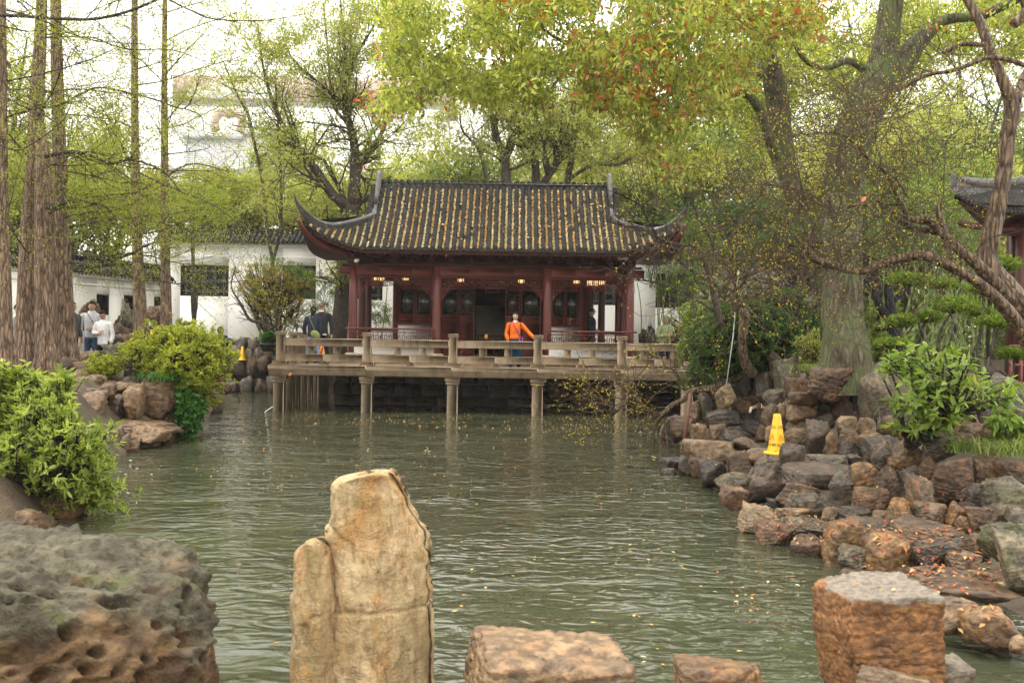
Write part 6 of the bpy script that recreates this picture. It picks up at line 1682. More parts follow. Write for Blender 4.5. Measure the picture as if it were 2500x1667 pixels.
# ------------------------------------------------------------------ dawn redwoods on the left
RQ = dict(seg=.28, wig=.10, up=.015, max=2, kids=[9, 5], ang=(30, 70), rmin=.0022)
def redwood(paths, label, side_n, top_py, seed, Ybase, extra_limbs=(), twig=1.0):
    r = np.random.default_rng(seed); b0 = paths[0][0]
    base = P(paths[0][-1][0], paths[0][-1][1], paths[0][-1][2])
    root = thing('redwood_tree', base, label, 'tree', 'dawn redwoods on the left bank')
    mb = MB(); S0 = None
    for p_ in paths:
        S, R_ = limb(mb, [(a_, b_, c_, d_ * .93) for a_, b_, c_, d_ in p_], 8, 18, .045, seed); S0 = (S, R_) if S0 is None else S0
        # buttressed foot
        f_ = S[-1]; rr_ = R_[-1]
        for k in range(7):
            a = k * math.pi * 2 / 7 + r.uniform(0, .5); e = f_ + np.array([math.cos(a) * rr_ * 1.25, math.sin(a) * rr_ * 1.25, -.35]); mb.tube([f_ + np.array([math.cos(a) * rr_ * .45, math.sin(a) * rr_ * .45, 1.1]), f_ + np.array([math.cos(a) * rr_ * .75, math.sin(a) * rr_ * .75, .35]), e], [rr_ * .06, rr_ * .40, rr_ * .4], 7, True)
    mb.build('trunk', M_bark_red, root, True)
    bm2 = MB(); tips = []
    for e_ in extra_limbs:
        S, R_ = limb(bm2, e_, 6, 7, .05, seed + 3, False)
        for k in range(2, len(S), 2):
            d = S[k] - S[k - 1]; d /= np.linalg.norm(d)
            if r.random() < .85:
                s_ = r.normal(size=3); s_[2] = s_[2] * .5 - .1; nd = d * .8 + s_ / np.linalg.norm(s_) * .9
                branch(bm2, tips, S[k], nd, r.uniform(.5, 1.3) * twig, R_[k] * .4, 1, RQ, r)
        tips.append(S[len(S) // 2:])
    S, R_ = S0
    for k in range(side_n):
        j = r.integers(0, int(len(S) * .72)); a = r.uniform(0, 2 * math.pi); nd = np.array([math.cos(a), math.sin(a) * .8, r.uniform(-.05, .45)])
        branch(bm2, tips, S[j] + nd * R_[j] * .6, nd, r.uniform(1.2, 3.0), .020, 0, RQ, r)
    bm2.build('branches', M_bark_dark, root)
    T = np.concatenate(tips); T = T[r.random(len(T)) < .6 * twig]
    pos, d = fans(T, 8, r, .20, .05)
    leaves('crown', pos, d, .062, .30, L_wood, root, r, False, val_for(len(T), 8, r))
z0 = 2.613
def zp(pts, Y, w0, w1):       # points in the enlarged upper left view
    n = len(pts); return [(a / z0, b_ / z0, Y + (i_ / max(1, n - 1)) * (.0), w0 + (w1 - w0) * i_ / (n - 1)) for i_, (a, b_) in enumerate(pts)]
redwood([[(2, -160, 20, 22), (4, 200, 20, 26), (6, 500, 20, 30), (10, 700, 20, 36), (12, 930, 20, 46)]], 'dawn redwood trunk cut by the left edge of the view', 8, -160, 1, 20)
redwood([[(106, -170, 21.6, 20), (100, 60, 21.6, 30), (90, 250, 21.6, 37), (84, 420, 21.5, 42), (70, 600, 21.5, 46), (63, 790, 21.4, 50), (62, 935, 21.3, 60)],
         [(98, 300, 21.4, 20), (104, 380, 21.2, 38), (107, 500, 21.0, 46), (109, 650, 20.9, 50), (111, 800, 20.8, 54), (112, 940, 20.7, 62)]],
        'big twin stemmed dawn redwood with dark reddish bark and long drooping limbs', 16, -160, 2, 21, [
         zp([(-60, 95), (150, 105), (420, 122), (600, 122), (800, 80), (960, 18), (1060, -30)], 18.0, 9, 6), zp([(1050, -15), (1200, 60), (1380, 125), (1700, 130), (1950, 90)], 18.0, 5, 2),
         zp([(-50, 150), (90, 185), (200, 200), (300, 170), (420, 158)], 19.5, 5, 2), zp([(290, 240), (450, 236), (600, 244), (720, 290), (850, 318), (1100, 320), (1310, 395)], 21.2, 5, 2),
         zp([(285, 1000), (400, 975), (500, 972), (620, 1010), (700, 1045), (830, 1020), (960, 1055), (1060, 1110), (1150, 1220)], 20.8, 11, 3), zp([(830, 1020), (870, 960), (900, 925)], 20.8, 5, 2),
         zp([(300, 1330), (450, 1292), (560, 1290), (680, 1325), (745, 1415)], 20.6, 9, 3), zp([(310, 1360), (400, 1325), (520, 1325), (600, 1300)], 20.7, 7, 3),
         zp([(-30, 770), (90, 735), (200, 700), (330, 680), (420, 655), (540, 590)], 20.0, 6, 2), zp([(0, 925), (110, 960), (250, 890), (400, 770), (460, 650)], 19.5, 4, 2)])
redwood([[(133, -170, 22.6, 22), (138, 120, 22.6, 29), (144, 330, 22.5, 34), (150, 560, 22.4, 40), (157, 740, 22.3, 46), (163, 915, 22.2, 64)]], 'thick flared dawn redwood with pale fibrous bark beside the hidden walker', 12, -160, 3, 22, [
         [(170, 640, 22.0, 10), (223, 650, 21.8, 10), (262, 645, 21.6, 9), (286, 630, 21.5, 8), (324, 618, 21.4, 7), (355, 600, 21.3, 5), (384, 590, 21.2, 4)],
         zp([(300, 690), (400, 665), (520, 598), (640, 560), (850, 600), (1000, 640), (1170, 692), (1240, 600), (1270, 500)], 21.5, 7, 2), zp([(1170, 690), (1280, 740), (1300, 830)], 21.5, 3, 1.5),
         [(150, 500, 22, 6), (230, 480, 21.5, 5), (330, 470, 21, 4), (390, 440, 20.8, 3)]])
redwood([[(330, -170, 25.6, 13), (328, 100, 25.6, 17), (330, 380, 25.5, 21), (335, 600, 25.4, 27), (342, 760, 25.3, 34), (349, 900, 25.2, 44)]], 'slim straight dawn redwood, left one of the pair before the low wall', 20, -160, 4, 25, [
         [(335, 420, 25, 5), (420, 460, 24.5, 4), (520, 500, 24, 3), (600, 560, 23.8, 2)]])
redwood([[(404, -170, 27.1, 10), (402, 100, 27.1, 14), (402, 380, 27.0, 19), (404, 600, 26.9, 24), (406, 760, 26.8, 29), (409, 880, 26.7, 38)]], 'slim dark dawn redwood, right one of the pair before the low wall', 20, -160, 5, 27, [
         [(405, 430, 26.5, 5), (470, 400, 26, 4), (560, 420, 25.5, 3)], [(405, 180, 26.5, 5), (460, 120, 26, 3), (500, 80, 26, 2)], [(402, 300, 26.5, 4), (445, 250, 26, 3), (477, 228, 26, 2), (480, 190, 26, 2)]])

# ------------------------------------------------------------------ deciduous and evergreen trees round the pavilion
TQ = dict(seg=.45, wig=.13, up=.03, max=2, kids=[6, 5], ang=(25, 60), rmin=.006)
def px_tree(name, limbs, label, mat_bark, lmat, seed, nsub=2, Lsub=(1.2, 2.6), lsize=.11, asp=.36, per=10, keep=.6, q=TQ, group=None, hexa=False, droop=.25, spread=.22, cat='tree', bias=None, sides=9, start=.35):
    r = np.random.default_rng(seed)
    root = thing(name, P(*limbs[0][0][:3]), label, cat, group)
    mb = MB(); b2_ = MB(); tips = []
    for li, l_ in enumerate(limbs):
        S, R_ = limb(mb, l_, 7, sides, .04, seed + li, True)
        s0 = int(len(S) * (start if li == 0 else .15))
        for k in range(s0, len(S)):
            for _ in range(nsub):
                if r.random() < .7:
                    d = S[k] - S[k - 1]; d /= np.linalg.norm(d) + 1e-9; s_ = r.normal(size=3); s_ /= np.linalg.norm(s_)
                    branch(b2_, tips, S[k], d * .7 + s_ * .9 + (0 if bias is None else np.array(bias)), r.uniform(*Lsub), max(R_[k] * .35, .010), 1, q, r)
        tips.append(S[-3:])
    mb.build('trunk', mat_bark, root, True)
    if b2_.V: b2_.build('branches', mat_bark, root, kind='stuff')
    T = np.concatenate(tips); T = T[r.random(len(T)) < keep]
    pos, d = fans(T, per, r, spread, droop)
    leaves('crown', pos, d, lsize, asp, lmat, root, r, hexa, val_for(len(T), per, r))
    return root
px_tree('hackberry_tree', [[(820, 905, 35.6, 60), (826, 830, 35.6, 46), (834, 740, 35.6, 38), (842, 640, 35.6, 34), (852, 560, 35.6, 36), (860, 500, 35.6, 40)],
    [(858, 505, 35.6, 28), (814, 477, 35.3, 24), (761, 401, 35, 20), (731, 363, 35, 17), (697, 320, 34.8, 13), (663, 241, 34.6, 9), (640, 150, 34.5, 6), (630, 60, 34.5, 4)],
    [(862, 500, 35.6, 32), (866, 440, 35.6, 28), (866, 363, 35.6, 22), (852, 299, 35.5, 18), (840, 256, 35.5, 15), (848, 205, 35.4, 11), (862, 150, 35.4, 9), (905, 77, 35.3, 6), (945, 5, 35.2, 4)],
    [(840, 256, 35.5, 10), (812, 232, 35.3, 8), (782, 206, 35.1, 6), (719, 150, 34.9, 4), (690, 90, 34.9, 3)], [(868, 430, 35.6, 18), (884, 400, 35.8, 15), (926, 337, 36, 11), (945, 283, 36.2, 7), (965, 230, 36.3, 4)],
    [(850, 200, 35.4, 8), (840, 110, 35.6, 6), (832, 10, 35.8, 4), (830, -60, 35.8, 3)], [(846, 300, 35.5, 9), (812, 250, 35.9, 7), (800, 120, 36.2, 5), (790, 10, 36.2, 3)]],
    'tall bare forked tree with sparse pale spring leaves left of the pavilion roof', M_bark_dark, L_pale, 41, 1, (.8, 2.2), .13, .36, 17, .75, sides=12, spread=.34)
px_tree('slender_tree', [[(668, 700, 37, 9), (664, 630, 37, 9), (652, 560, 37, 9), (640, 440, 37, 9), (621, 352, 37, 8), (608, 288, 37, 7), (572, 215, 37, 5), (545, 150, 37, 3)],
    [(666, 640, 37, 8), (684, 560, 37, 8), (686, 440, 37, 7), (680, 340, 37, 6), (678, 250, 37, 4)]], 'slender dark double stem with light foliage rising over the garden wall', M_bark_dark, L_bright, 42, 1, (.6, 1.6), .10, .38, 9, .5)
px_tree('camphor_sapling', [[(1236, 560, 36.2, 26), (1236, 448, 36.2, 24), (1232, 383, 36.2, 20), (1206, 318, 36.2, 13), (1198, 250, 36.2, 8)], [(1232, 380, 36.2, 15), (1255, 337, 36, 13), (1275, 291, 36, 12), (1294, 225, 36, 8), (1300, 150, 36, 5)],
    [(1275, 291, 36, 8), (1240, 262, 36, 7), (1215, 240, 36, 5)], [(1190, 470, 36, 5), (1170, 370, 36, 7), (1130, 320, 36, 6), (1122, 275, 36, 4)]], 'grey forked tree behind the centre of the pavilion roof', M_bark_grey, L_bright, 43, 1, (.8, 2.), .12, .40, 20, .8, spread=.34)
px_tree('curved_tree', [[(1309, 560, 36.8, 22), (1309, 448, 36.8, 21), (1305, 383, 36.8, 19), (1294, 325, 36.8, 16), (1282, 280, 36.8, 13), (1290, 200, 36.8, 8)], [(1320, 455, 36.8, 15), (1340, 428, 36.8, 18), (1359, 394, 36.8, 17), (1355, 352, 36.8, 15), (1370, 330, 36.8, 13), (1400, 312, 36.8, 10), (1420, 250, 36.8, 6)],
    [(1336, 425, 36.7, 10), (1328, 383, 36.6, 9), (1336, 337, 36.6, 8), (1374, 306, 36.6, 6), (1395, 300, 36.6, 4)]], 'dark snaking tree stems forking behind the middle of the ridge', M_bark_dark, L_bright, 44, 1, (.8, 2.2), .12, .4, 20, .8, spread=.34)
px_tree('curved_tree', [[(1382, 560, 37.2, 18), (1385, 448, 37.2, 17), (1401, 375, 37.2, 15), (1412, 337, 37.2, 12), (1447, 283, 37.2, 9), (1470, 200, 37, 5)], [(1397, 432, 37, 9), (1450, 402, 36.8, 9), (1508, 402, 36.6, 7), (1558, 375, 36.5, 5), (1600, 330, 36.5, 3)]],
    'brown leaning tree behind the right part of the ridge with a long level limb', M_bark_grey, L_bright, 45, 1, (.8, 2.2), .12, .4, 20, .8, spread=.34)

# masses of trees beyond the wall: every one its own trunk and crown, crown made of leaf sprays in uneven clumps
def far_tree(px, py_top, Y, w_px, label, lmat, seed, dens=1.0, lsize=.17, py_low=None, name='broadleaf_tree', asp=.5):
    r = np.random.default_rng(seed); base = P(px, 800, Y); base.z = 1.3
    root = thing(name, base, label, 'tree', 'trees beyond the garden wall')
    topz = P(px, py_top, Y).z; lowz = P(px, py_low if py_low else 600, Y).z; rad = w_px * Y / F / 2
    mb = MB(); tips = []
    Hh = topz - base.z; q = dict(seg=.8, wig=.14, up=.04, max=2, kids=[6, 5], ang=(25, 60), rmin=.012)
    trunk = spline([(base.x, Y, base.z, .22), (base.x + r.normal() * .3, Y + r.normal() * .3, base.z + Hh * .35, .17), (base.x + r.normal() * .6, Y + r.normal() * .5, base.z + Hh * .65, .11), (base.x + r.normal() * .6, Y, topz - .6, .04)], 5)
    mb.tube(trunk[:, :3], trunk[:, 3], 7)
    for k in range(4, len(trunk)):
        for _ in range(2):
            a = r.uniform(0, 2 * math.pi); branch(mb, tips, trunk[k, :3], np.array([math.cos(a), math.sin(a), r.uniform(.2, .9)]), rad * r.uniform(.6, 1.0), trunk[k, 3] * .5, 1, q, r)
    mb.build('trunk', M_bark_dark, root)
    nc = int(60 * dens); cz = (topz + lowz) / 2; hz_ = (topz - lowz) / 2
    C = unit(r.normal(size=(nc, 3))) * (r.random((nc, 1)) ** .45) * [rad, rad * .9, hz_] + [base.x, Y, cz]
    C[:, 2] = np.minimum(C[:, 2], topz)
    k = 26; cs = np.repeat(C, k, 0) + r.normal(size=(nc * k, 3)) * [rad * .20, rad * .2, hz_ * .14]
    pos, d = fans(cs, 8, r, .32, .3)
    cv = np.repeat(np.repeat(r.random(nc), k), 8) * .45 + r.random(nc * k * 8) * .54
    leaves('crown', pos, d, lsize, asp, lmat, root, r, False, cv)
FT = [
 (2080, -20, 52, 420, 'high pale tree top seen through the camphor fork', L_pale, 1.3), (2330, -40, 54, 420, 'high pale tree top behind the arching branches at upper right', L_pale, 1.3), (1620, 60, 55, 360, 'faint tree top behind the hanging canopy', L_pale, 1.0),
 (20, 60, 44, 200, 'spreading pale tree behind the leftmost redwood trunks', L_pale, .8), (170, 260, 47, 230, 'light green tree filling the gap between the redwoods on the left', L_pale, .4), (262, 250, 44, 160, 'green tree left of the pale far building', L_pale, .4),
 (60, 330, 42.5, 240, 'low bushy tree over the left garden wall', L_pale, .8), (240, 400, 43, 260, 'low light green tree above the low wall coping', L_pale, .75), (390, 420, 45, 200, 'bushy tree under the far building behind the redwood pair', L_pale, .7),
 (500, 420, 43, 150, 'rounded green bush top just over the wall coping', L_bright, .6), (590, 425, 44, 190, 'mid green tree between finial roof and hackberry', L_bright, .7), (700, 300, 45, 200, 'airy green tree behind the left hip of the roof', L_pale, .6),
 (780, 440, 43, 240, 'green tree directly behind the left roof corner', L_bright, .8), (910, 400, 44, 220, 'light tree behind the left gable horn', L_bright, .7), (1020, 330, 46, 300, 'broad yellow green tree behind the left half of the ridge', L_bright, 1.1),
 (1150, 350, 43, 280, 'dense green tree behind the middle of the ridge', L_mid, .8), (1330, 300, 47, 320, 'bright tree behind the snaking stems', L_bright, 1.1), (1480, 330, 44, 280, 'leafy tree behind the right gable horn', L_bright, .8),
 (1600, 420, 43, 240, 'olive green tree behind the right roof corner', L_mid, .7), (1440, 120, 50, 420, 'tall far tree rising above the right part of the roof', L_pale, 1.0), (1700, 260, 42, 320, 'tall dark tree behind the mossy trunk', L_mid, 1.2),
 (1850, 150, 46, 400, 'tall green tree between the two camphor stems', L_mid, 1.3), (2030, 260, 40, 360, 'green tree behind the camphor fork', L_bright, 1.2), (2230, 230, 42, 380, 'light green bamboo like tree right of the camphor', L_bright, 1.3),
 (2420, 160, 44, 360, 'tall tree behind the twisted trunk', L_mid, 1.2), (2350, 400, 38, 360, 'low green tree behind the hall roof corner', L_bright, 1.1), (2540, 330, 40, 300, 'tree mass at the right edge behind the hall', L_mid, 1.0), (1780, 480, 38, 300, 'dark evergreen behind the twiggy tree', L_dark, 1.0), (2150, 480, 37, 340, 'shady evergreen behind the main camphor trunk', L_dark, 1.1), (1950, 560, 34, 260, 'low evergreen left of the main camphor trunk', L_dark, 1.0),
]
for k, (px, pt, Y, w_, lab, lm_, dn) in enumerate(FT):
    far_tree(px, pt, Y, w_, lab, lm_, 100 + k, dn, .17 if Y > 41 else .15, 650 if px > 1650 else 560)
# far wood that closes the view, one mass
r = np.random.default_rng(77); nC = 900
C = np.stack([r.uniform(-75, 75, nC), r.uniform(108, 125, nC), r.uniform(1, 9, nC)], -1)
C2 = np.stack([r.uniform(12, 50, 900), r.uniform(48, 56, 900), r.uniform(1, 12, 900)], -1); C2[:, 2] *= .6 + .4 * fbm(C2 * [.2, 0, 0], 2) * 2
C3 = np.stack([r.uniform(-45, -18, 500), r.uniform(42, 50, 500), r.uniform(1, 9, 500)], -1)
for nm, CC, ls, k_ in (('far_woodland', C, .7, 14), ('woodland', C2, .24, 60), ('woodland', C3, .24, 50)):
    cs = np.repeat(CC, k_, 0) + r.normal(size=(len(CC) * k_, 3)) * (1.2 if ls > .5 else .8); pos, d = fans(cs, 3, r, .5, .2)
    o = leaves(nm, pos, d, ls, .55, L_mid, None, r); o['kind'] = 'stuff'; tag(o, {'far_woodland': 'distant band of green woodland beyond the buildings'}.get(nm, 'dense green wood %s' % ('behind the garden on the right' if CC[0, 0] > 0 else 'behind the garden on the far left')), 'woodland')

# ------------------------------------------------------------------ big camphor and its overhanging canopy
r = np.random.default_rng(9)
cam_t = thing('camphor_tree', P(2065, 905, 17.3), 'massive old camphor with grey green bark, forking high over the right bank rocks', 'tree')
mb = MB()
def trunk_limb(pts, seed, n=40, per=10):
    S, R_ = pxpath(pts, per)
    r_ = np.random.default_rng(seed); m = len(S); a = np.arange(n) * 2 * math.pi / n
    T = np.gradient(S, axis=0); T = unit(T); U = unit(np.cross(T, np.tile([0, 1., 0], (m, 1)))); Wv = np.cross(T, U)
    X = S[:, None] + R_[:, None, None] * (np.cos(a)[None, :, None] * U[:, None] + np.sin(a)[None, :, None] * Wv[:, None])
    nzz = (fbm(X * [3, 3, 1.1] + seed, 3) - .5) * .34 + (fbm(X * [16, 16, 4] + seed, 2) - .5) * .16
    X = S[:, None] + (X - S[:, None]) * (1 + nzz[..., None])
    i = np.arange(m - 1)[:, None] * n; j = np.arange(n)[None]; j2 = (j + 1) % n
    mb.add(X.reshape(-1, 3), [np.stack([i + j, i + j2, i + n + j2, i + n + j], -1).reshape(-1, 4), np.arange(n)[None], np.arange(n)[None] + (m - 1) * n]); return S, R_
S_main = trunk_limb([(2068, 960, 17.2, 172), (2066, 905, 17.2, 128), (2064, 850, 17.2, 108), (2060, 760, 17.3, 96), (2058, 680, 17.4, 93), (2055, 600, 17.5, 96), (2056, 540, 17.6, 98), (2058, 490, 17.7, 100)], 1, 56, 14)
mb.build('trunk', M_bark_camphor, cam_t, True); mb = MB()
fl = trunk_limb([(2048, 780, 17.7, 44), (2010, 680, 17.9, 44), (1970, 570, 18.1, 44), (1938, 470, 18.3, 46), (1918, 400, 18.4, 50), (1903, 300, 18.4, 52), (1893, 220, 18.3, 52), (1878, 140, 18.1, 46), (1862, 70, 18.0, 34), (1850, -20, 17.8, 30), (1830, -140, 17.4, 26)], 2)
fr_ = trunk_limb([(2056, 520, 17.7, 96), (2060, 440, 17.8, 98), (2074, 370, 17.9, 98), (2095, 306, 18.0, 98), (2126, 230, 18.1, 92), (2156, 150, 18.2, 68), (2170, 50, 18.2, 56), (2180, -40, 18.2, 54), (2190, -180, 18.2, 48)], 3)
fr2 = trunk_limb([(2110, 290, 18.1, 50), (2160, 215, 18.2, 56), (2205, 150, 18.4, 54), (2250, 95, 18.5, 42), (2305, 50, 18.5, 26), (2390, 40, 18.4, 22), (2450, 15, 18.3, 20), (2520, -20, 18.2, 18)], 4, 26)
for k, pts_ in enumerate([[(1900, 395, 18.1, 26), (1883, 350, 18.0, 30), (1868, 306, 17.9, 26), (1849, 258, 17.8, 24), (1814, 226, 17.6, 18), (1780, 236, 17.4, 12)], [(2110, 170, 18.1, 20), (2071, 149, 17.9, 18), (2021, 166, 17.8, 14), (1985, 160, 17.6, 12), (1960, 142, 17.5, 11), (1937, 100, 17.4, 9), (1925, 40, 17.3, 7)],
                          [(1878, 150, 18.1, 22), (1858, 170, 17.9, 24), (1852, 190, 17.8, 16)], [(1862, 80, 18.0, 26), (1780, 0, 17.2, 22), (1650, -60, 16.2, 20), (1500, -70, 15.4, 18), (1350, -60, 14.8, 15), (1230, -40, 14.4, 12), (1179, 23, 14.2, 9), (1156, 77, 14.1, 8), (1106, 107, 14.0, 7), (1049, 149, 13.9, 5), (1010, 168, 13.8, 3)],
                          [(1650, -60, 16.2, 14), (1560, 30, 15.6, 13), (1500, 90, 15.3, 11), (1458, 153, 15.2, 12), (1397, 112, 15.0, 12), (1355, 92, 15.0, 9), (1310, 60, 15, 6)], [(1500, -70, 15.4, 10), (1300, 10, 14.8, 7), (1262, 90, 14.7, 5), (1230, 130, 14.6, 4), (1200, 160, 14.5, 3)],
                          [(1700, -30, 16.6, 16), (1680, 90, 16.4, 13), (1690, 180, 16.4, 10), (1720, 260, 16.4, 7)]]):
    trunk_limb(pts_, 10 + k, 10, 6)
mb.build('limb', M_bark_moss, cam_t, True)
# canopy sprays
poly_main = [(960, -60), (920, 60), (945, 160), (900, 210), (925, 300), (975, 310), (1060, 215), (1130, 240), (1200, 235), (1290, 250), (1380, 245), (1470, 250), (1540, 300), (1570, 380), (1620, 440), (1700, 440), (1750, 400), (1760, 300), (1800, 200), (1860, 120), (2020, 60), (2080, -60)]
pts_ = in_poly(3400, poly_main, r); den = fbm(np.stack([pts_[:, 0] / 62, pts_[:, 1] / 50, pts_[:, 0] * 0], -1), 3)
kp = den > (.445 - .02 * (pts_[:, 0] > 1400)); pts_ = pts_[kp]; den = den[kp]
Yc = r.uniform(12.8, 16.8, len(pts_)); C = Pv(pts_[:, 0], pts_[:, 1], Yc)
extraC = np.stack([r.uniform(-1.0, 9, 700), r.uniform(9, 19, 700), r.uniform(7.6, 10.5, 700)], -1)     # the crown goes on above the frame
Call = np.concatenate([C, extraC]); tw = MB(); tips = []
QC = dict(seg=.10, wig=.16, up=-.03, max=1, kids=[3], ang=(25, 60), rmin=.0022)
for c_ in C[::4]:
    branch(tw, tips, c_, np.array([r.normal(), r.normal() * .6, -.35]), r.uniform(.25, .5), .005, 0, QC, r)
tw.build('twigs', M_bark_dark, cam_t, kind='stuff')
k = 17; pos, d = fans(Call, k, r, .27, .75)
val = np.clip(np.repeat(r.random(len(Call)), k) * .55 + r.random(len(pos)) * .50, 0, .999)
redzone = np.repeat((fbm(Call * .8 + 3, 2) > .50), k); val = np.where((val > .905) & ~redzone, val - .35, val); val = np.where((r.random(len(pos)) < .34) & redzone & (np.repeat(r.random(len(Call)), k) < .5), .96, val)
leaves('crown', pos, d, .092, .47, L_fresh, cam_t, r, True, val)
poly_r = [(1760, 60), (1830, 20), (2000, 90), (2120, 60), (2200, -40), (2540, -60), (2540, 110), (2420, 160), (2300, 120), (2210, 230), (2080, 240), (1960, 200), (1890, 330), (1800, 470), (1730, 420)]
pts_ = in_poly(1700, poly_r, r); den = fbm(np.stack([pts_[:, 0] / 100, pts_[:, 1] / 80, pts_[:, 0] * 0 + 5], -1), 3); pts_ = pts_[den > .41]
C = Pv(pts_[:, 0], pts_[:, 1], r.uniform(19.5, 24, len(pts_))); pos, d = fans(C, 26, r, .34, .5)
leaves('crown', pos, d, .10, .48, L_fresh, cam_t, r, False, np.clip(val_for(len(C), 26, r) * .93, 0, .93))

# ------------------------------------------------------------------ twisted foreground tree with yellow buds
r = np.random.default_rng(15)
tt = thing('twisted_tree', P(2560, 900, 10.4), 'gnarled wet barked old tree leaning in from the right edge with tiny yellow buds', 'tree')
mb = MB(); YT = 10.2
TL = [
 [(2580, 900, 10.4, 110), (2520, 800, 10.3, 100), (2470, 735, 10.2, 88), (2420, 672, 10.2, 72), (2408, 620, 10.2, 56), (2422, 560, 10.2, 50), (2440, 480, 10.2, 46), (2452, 400, 10.2, 42), (2462, 320, 10.2, 42), (2470, 260, 10.2, 44), (2445, 190, 10.2, 30), (2415, 120, 10.3, 28), (2390, 50, 10.4, 26), (2350, -20, 10.5, 24), (2330, -80, 10.5, 20)],
 [(2540, 900, 10.1, 44), (2490, 800, 10.0, 40), (2440, 735, 9.9, 32), (2380, 685, 9.9, 30), (2320, 650, 9.9, 28), (2260, 625, 9.8, 27), (2200, 630, 9.8, 25), (2150, 645, 9.8, 24), (2110, 662, 9.8, 22), (2060, 656, 9.8, 20), (2010, 642, 9.8, 20), (1985, 628, 9.8, 22), (1972, 605, 9.8, 20), (1978, 575, 9.8, 15), (1990, 550, 9.8, 12)],
 [(2470, 740, 10.1, 40), (2410, 670, 10.0, 36), (2370, 632, 10.0, 30), (2330, 600, 10.0, 26), (2290, 560, 10.0, 22), (2260, 535, 10.0, 20), (2220, 535, 10.0, 15), (2205, 505, 10.0, 13), (2190, 480, 10.1, 12)],
 [(2330, 600, 10.1, 20), (2300, 570, 10.1, 22), (2250, 560, 10.1, 18), (2210, 548, 10.1, 14), (2170, 510, 10.2, 12), (2140, 490, 10.2, 10)],
 [(2320, 640, 10.0, 16), (2312, 590, 10.0, 18), (2305, 555, 10.0, 16), (2290, 520, 10.0, 13), (2292, 495, 10.0, 9)],
 [(2570, 200, 9.6, 16), (2500, 160, 9.6, 15), (2440, 142, 9.6, 14), (2400, 145, 9.6, 14), (2350, 165, 9.6, 13), (2315, 175, 9.6, 12), (2260, 185, 9.6, 11), (2200, 215, 9.6, 11), (2150, 245, 9.6, 9), (2125, 290, 9.6, 8), (2110, 330, 9.6, 6)],
 [(2405, 110, 10.2, 14), (2350, 108, 10.1, 13), (2310, 125, 10.1, 12), (2300, 128, 10.1, 9)],
 [(2480, 250, 10.2, 28), (2500, 190, 10.3, 24), (2530, 130, 10.3, 20)], [(2475, 60, 9.9, 30), (2510, 20, 9.9, 34), (2480, -30, 9.9, 30)],
 [(2190, 480, 10.1, 9), (2160, 420, 10.0, 9), (2120, 390, 10.0, 8), (2080, 345, 10.0, 7), (2040, 325, 10.0, 5), (1960, 330, 10.0, 4), (1900, 345, 10, 3)],
 [(2200, 500, 10.1, 8), (2120, 500, 10.0, 8), (2070, 505, 10.0, 8), (2040, 520, 10.0, 6), (2010, 480, 10, 5), (1950, 490, 10, 5), (1880, 512, 10, 4), (1840, 520, 10, 3)],
 [(2040, 520, 10, 7), (1990, 480, 10, 5), (1930, 455, 10.1, 4), (1870, 450, 10.1, 3)], [(2125, 290, 9.6, 6), (2085, 330, 9.7, 6), (2100, 380, 9.7, 5), (2150, 410, 9.7, 6), (2190, 440, 9.8, 7), (2215, 480, 9.9, 7)],
 [(1978, 610, 9.8, 9), (1950, 640, 9.9, 7), (1915, 680, 9.9, 7), (1880, 692, 10, 6), (1840, 680, 10, 4), (1800, 640, 10, 3)], [(2205, 250, 9.7, 4), (2270, 150, 9.7, 3), (2340, 90, 9.7, 2)],
]
paths = []
for k, l_ in enumerate(TL): l_ = [(a_, b_, c_, d_ * .86) for a_, b_, c_, d_ in l_]; paths.append(limb(mb, l_, 9, 16 if k < 2 else 9, .075 if k < 5 else .06, 50 + k))
mb.build('trunk', M_bark_old, tt, True)
QB = dict(seg=.12, wig=.20, up=.004, max=2, kids=[4, 3], ang=(30, 75), rmin=.0027, bias=(-.25, 0, -.02))
tw = MB(); tips = []
for k, (S, R_) in enumerate(paths):
    if k in (0, 7, 8): continue
    s0 = {1: .62, 2: .5, 3: .5, 4: .4, 5: .35, 6: .8}.get(k, .1)
    for j in range(int(len(S) * s0), len(S), 3):
        for _ in range(1):
            branch(tw, tips, S[j], r.normal(size=3) + np.array([-.5, 0, .0]), r.uniform(.45, 1.15), max(.0045, R_[j] * .25), 0, QB, r)
poly_b = [(1480, 500), (1560, 440), (1700, 400), (1850, 330), (2000, 240), (2150, 190), (2350, 260), (2400, 480), (2200, 620), (2020, 560), (1960, 640), (1850, 700), (1700, 720), (1640, 640), (1560, 560)]
for a, b_ in in_poly(48, poly_b, r):
    p_ = np.array(P(a, b_, r.uniform(9.4, 12.2))); branch(tw, tips, p_, r.normal(size=3) * [1, 1, .6] + [-.4, 0, 0], r.uniform(.5, 1.1), .005, 0, QB, r)
tw.build('twigs', M_twig, tt, kind='stuff')
T = np.concatenate(tips); T = T[r.random(len(T)) < .42]; T2 = clumped(T, 2, .014, r)
leaves('buds', T2, r.normal(size=T2.shape), .021, .6, L_bud, tt, r)

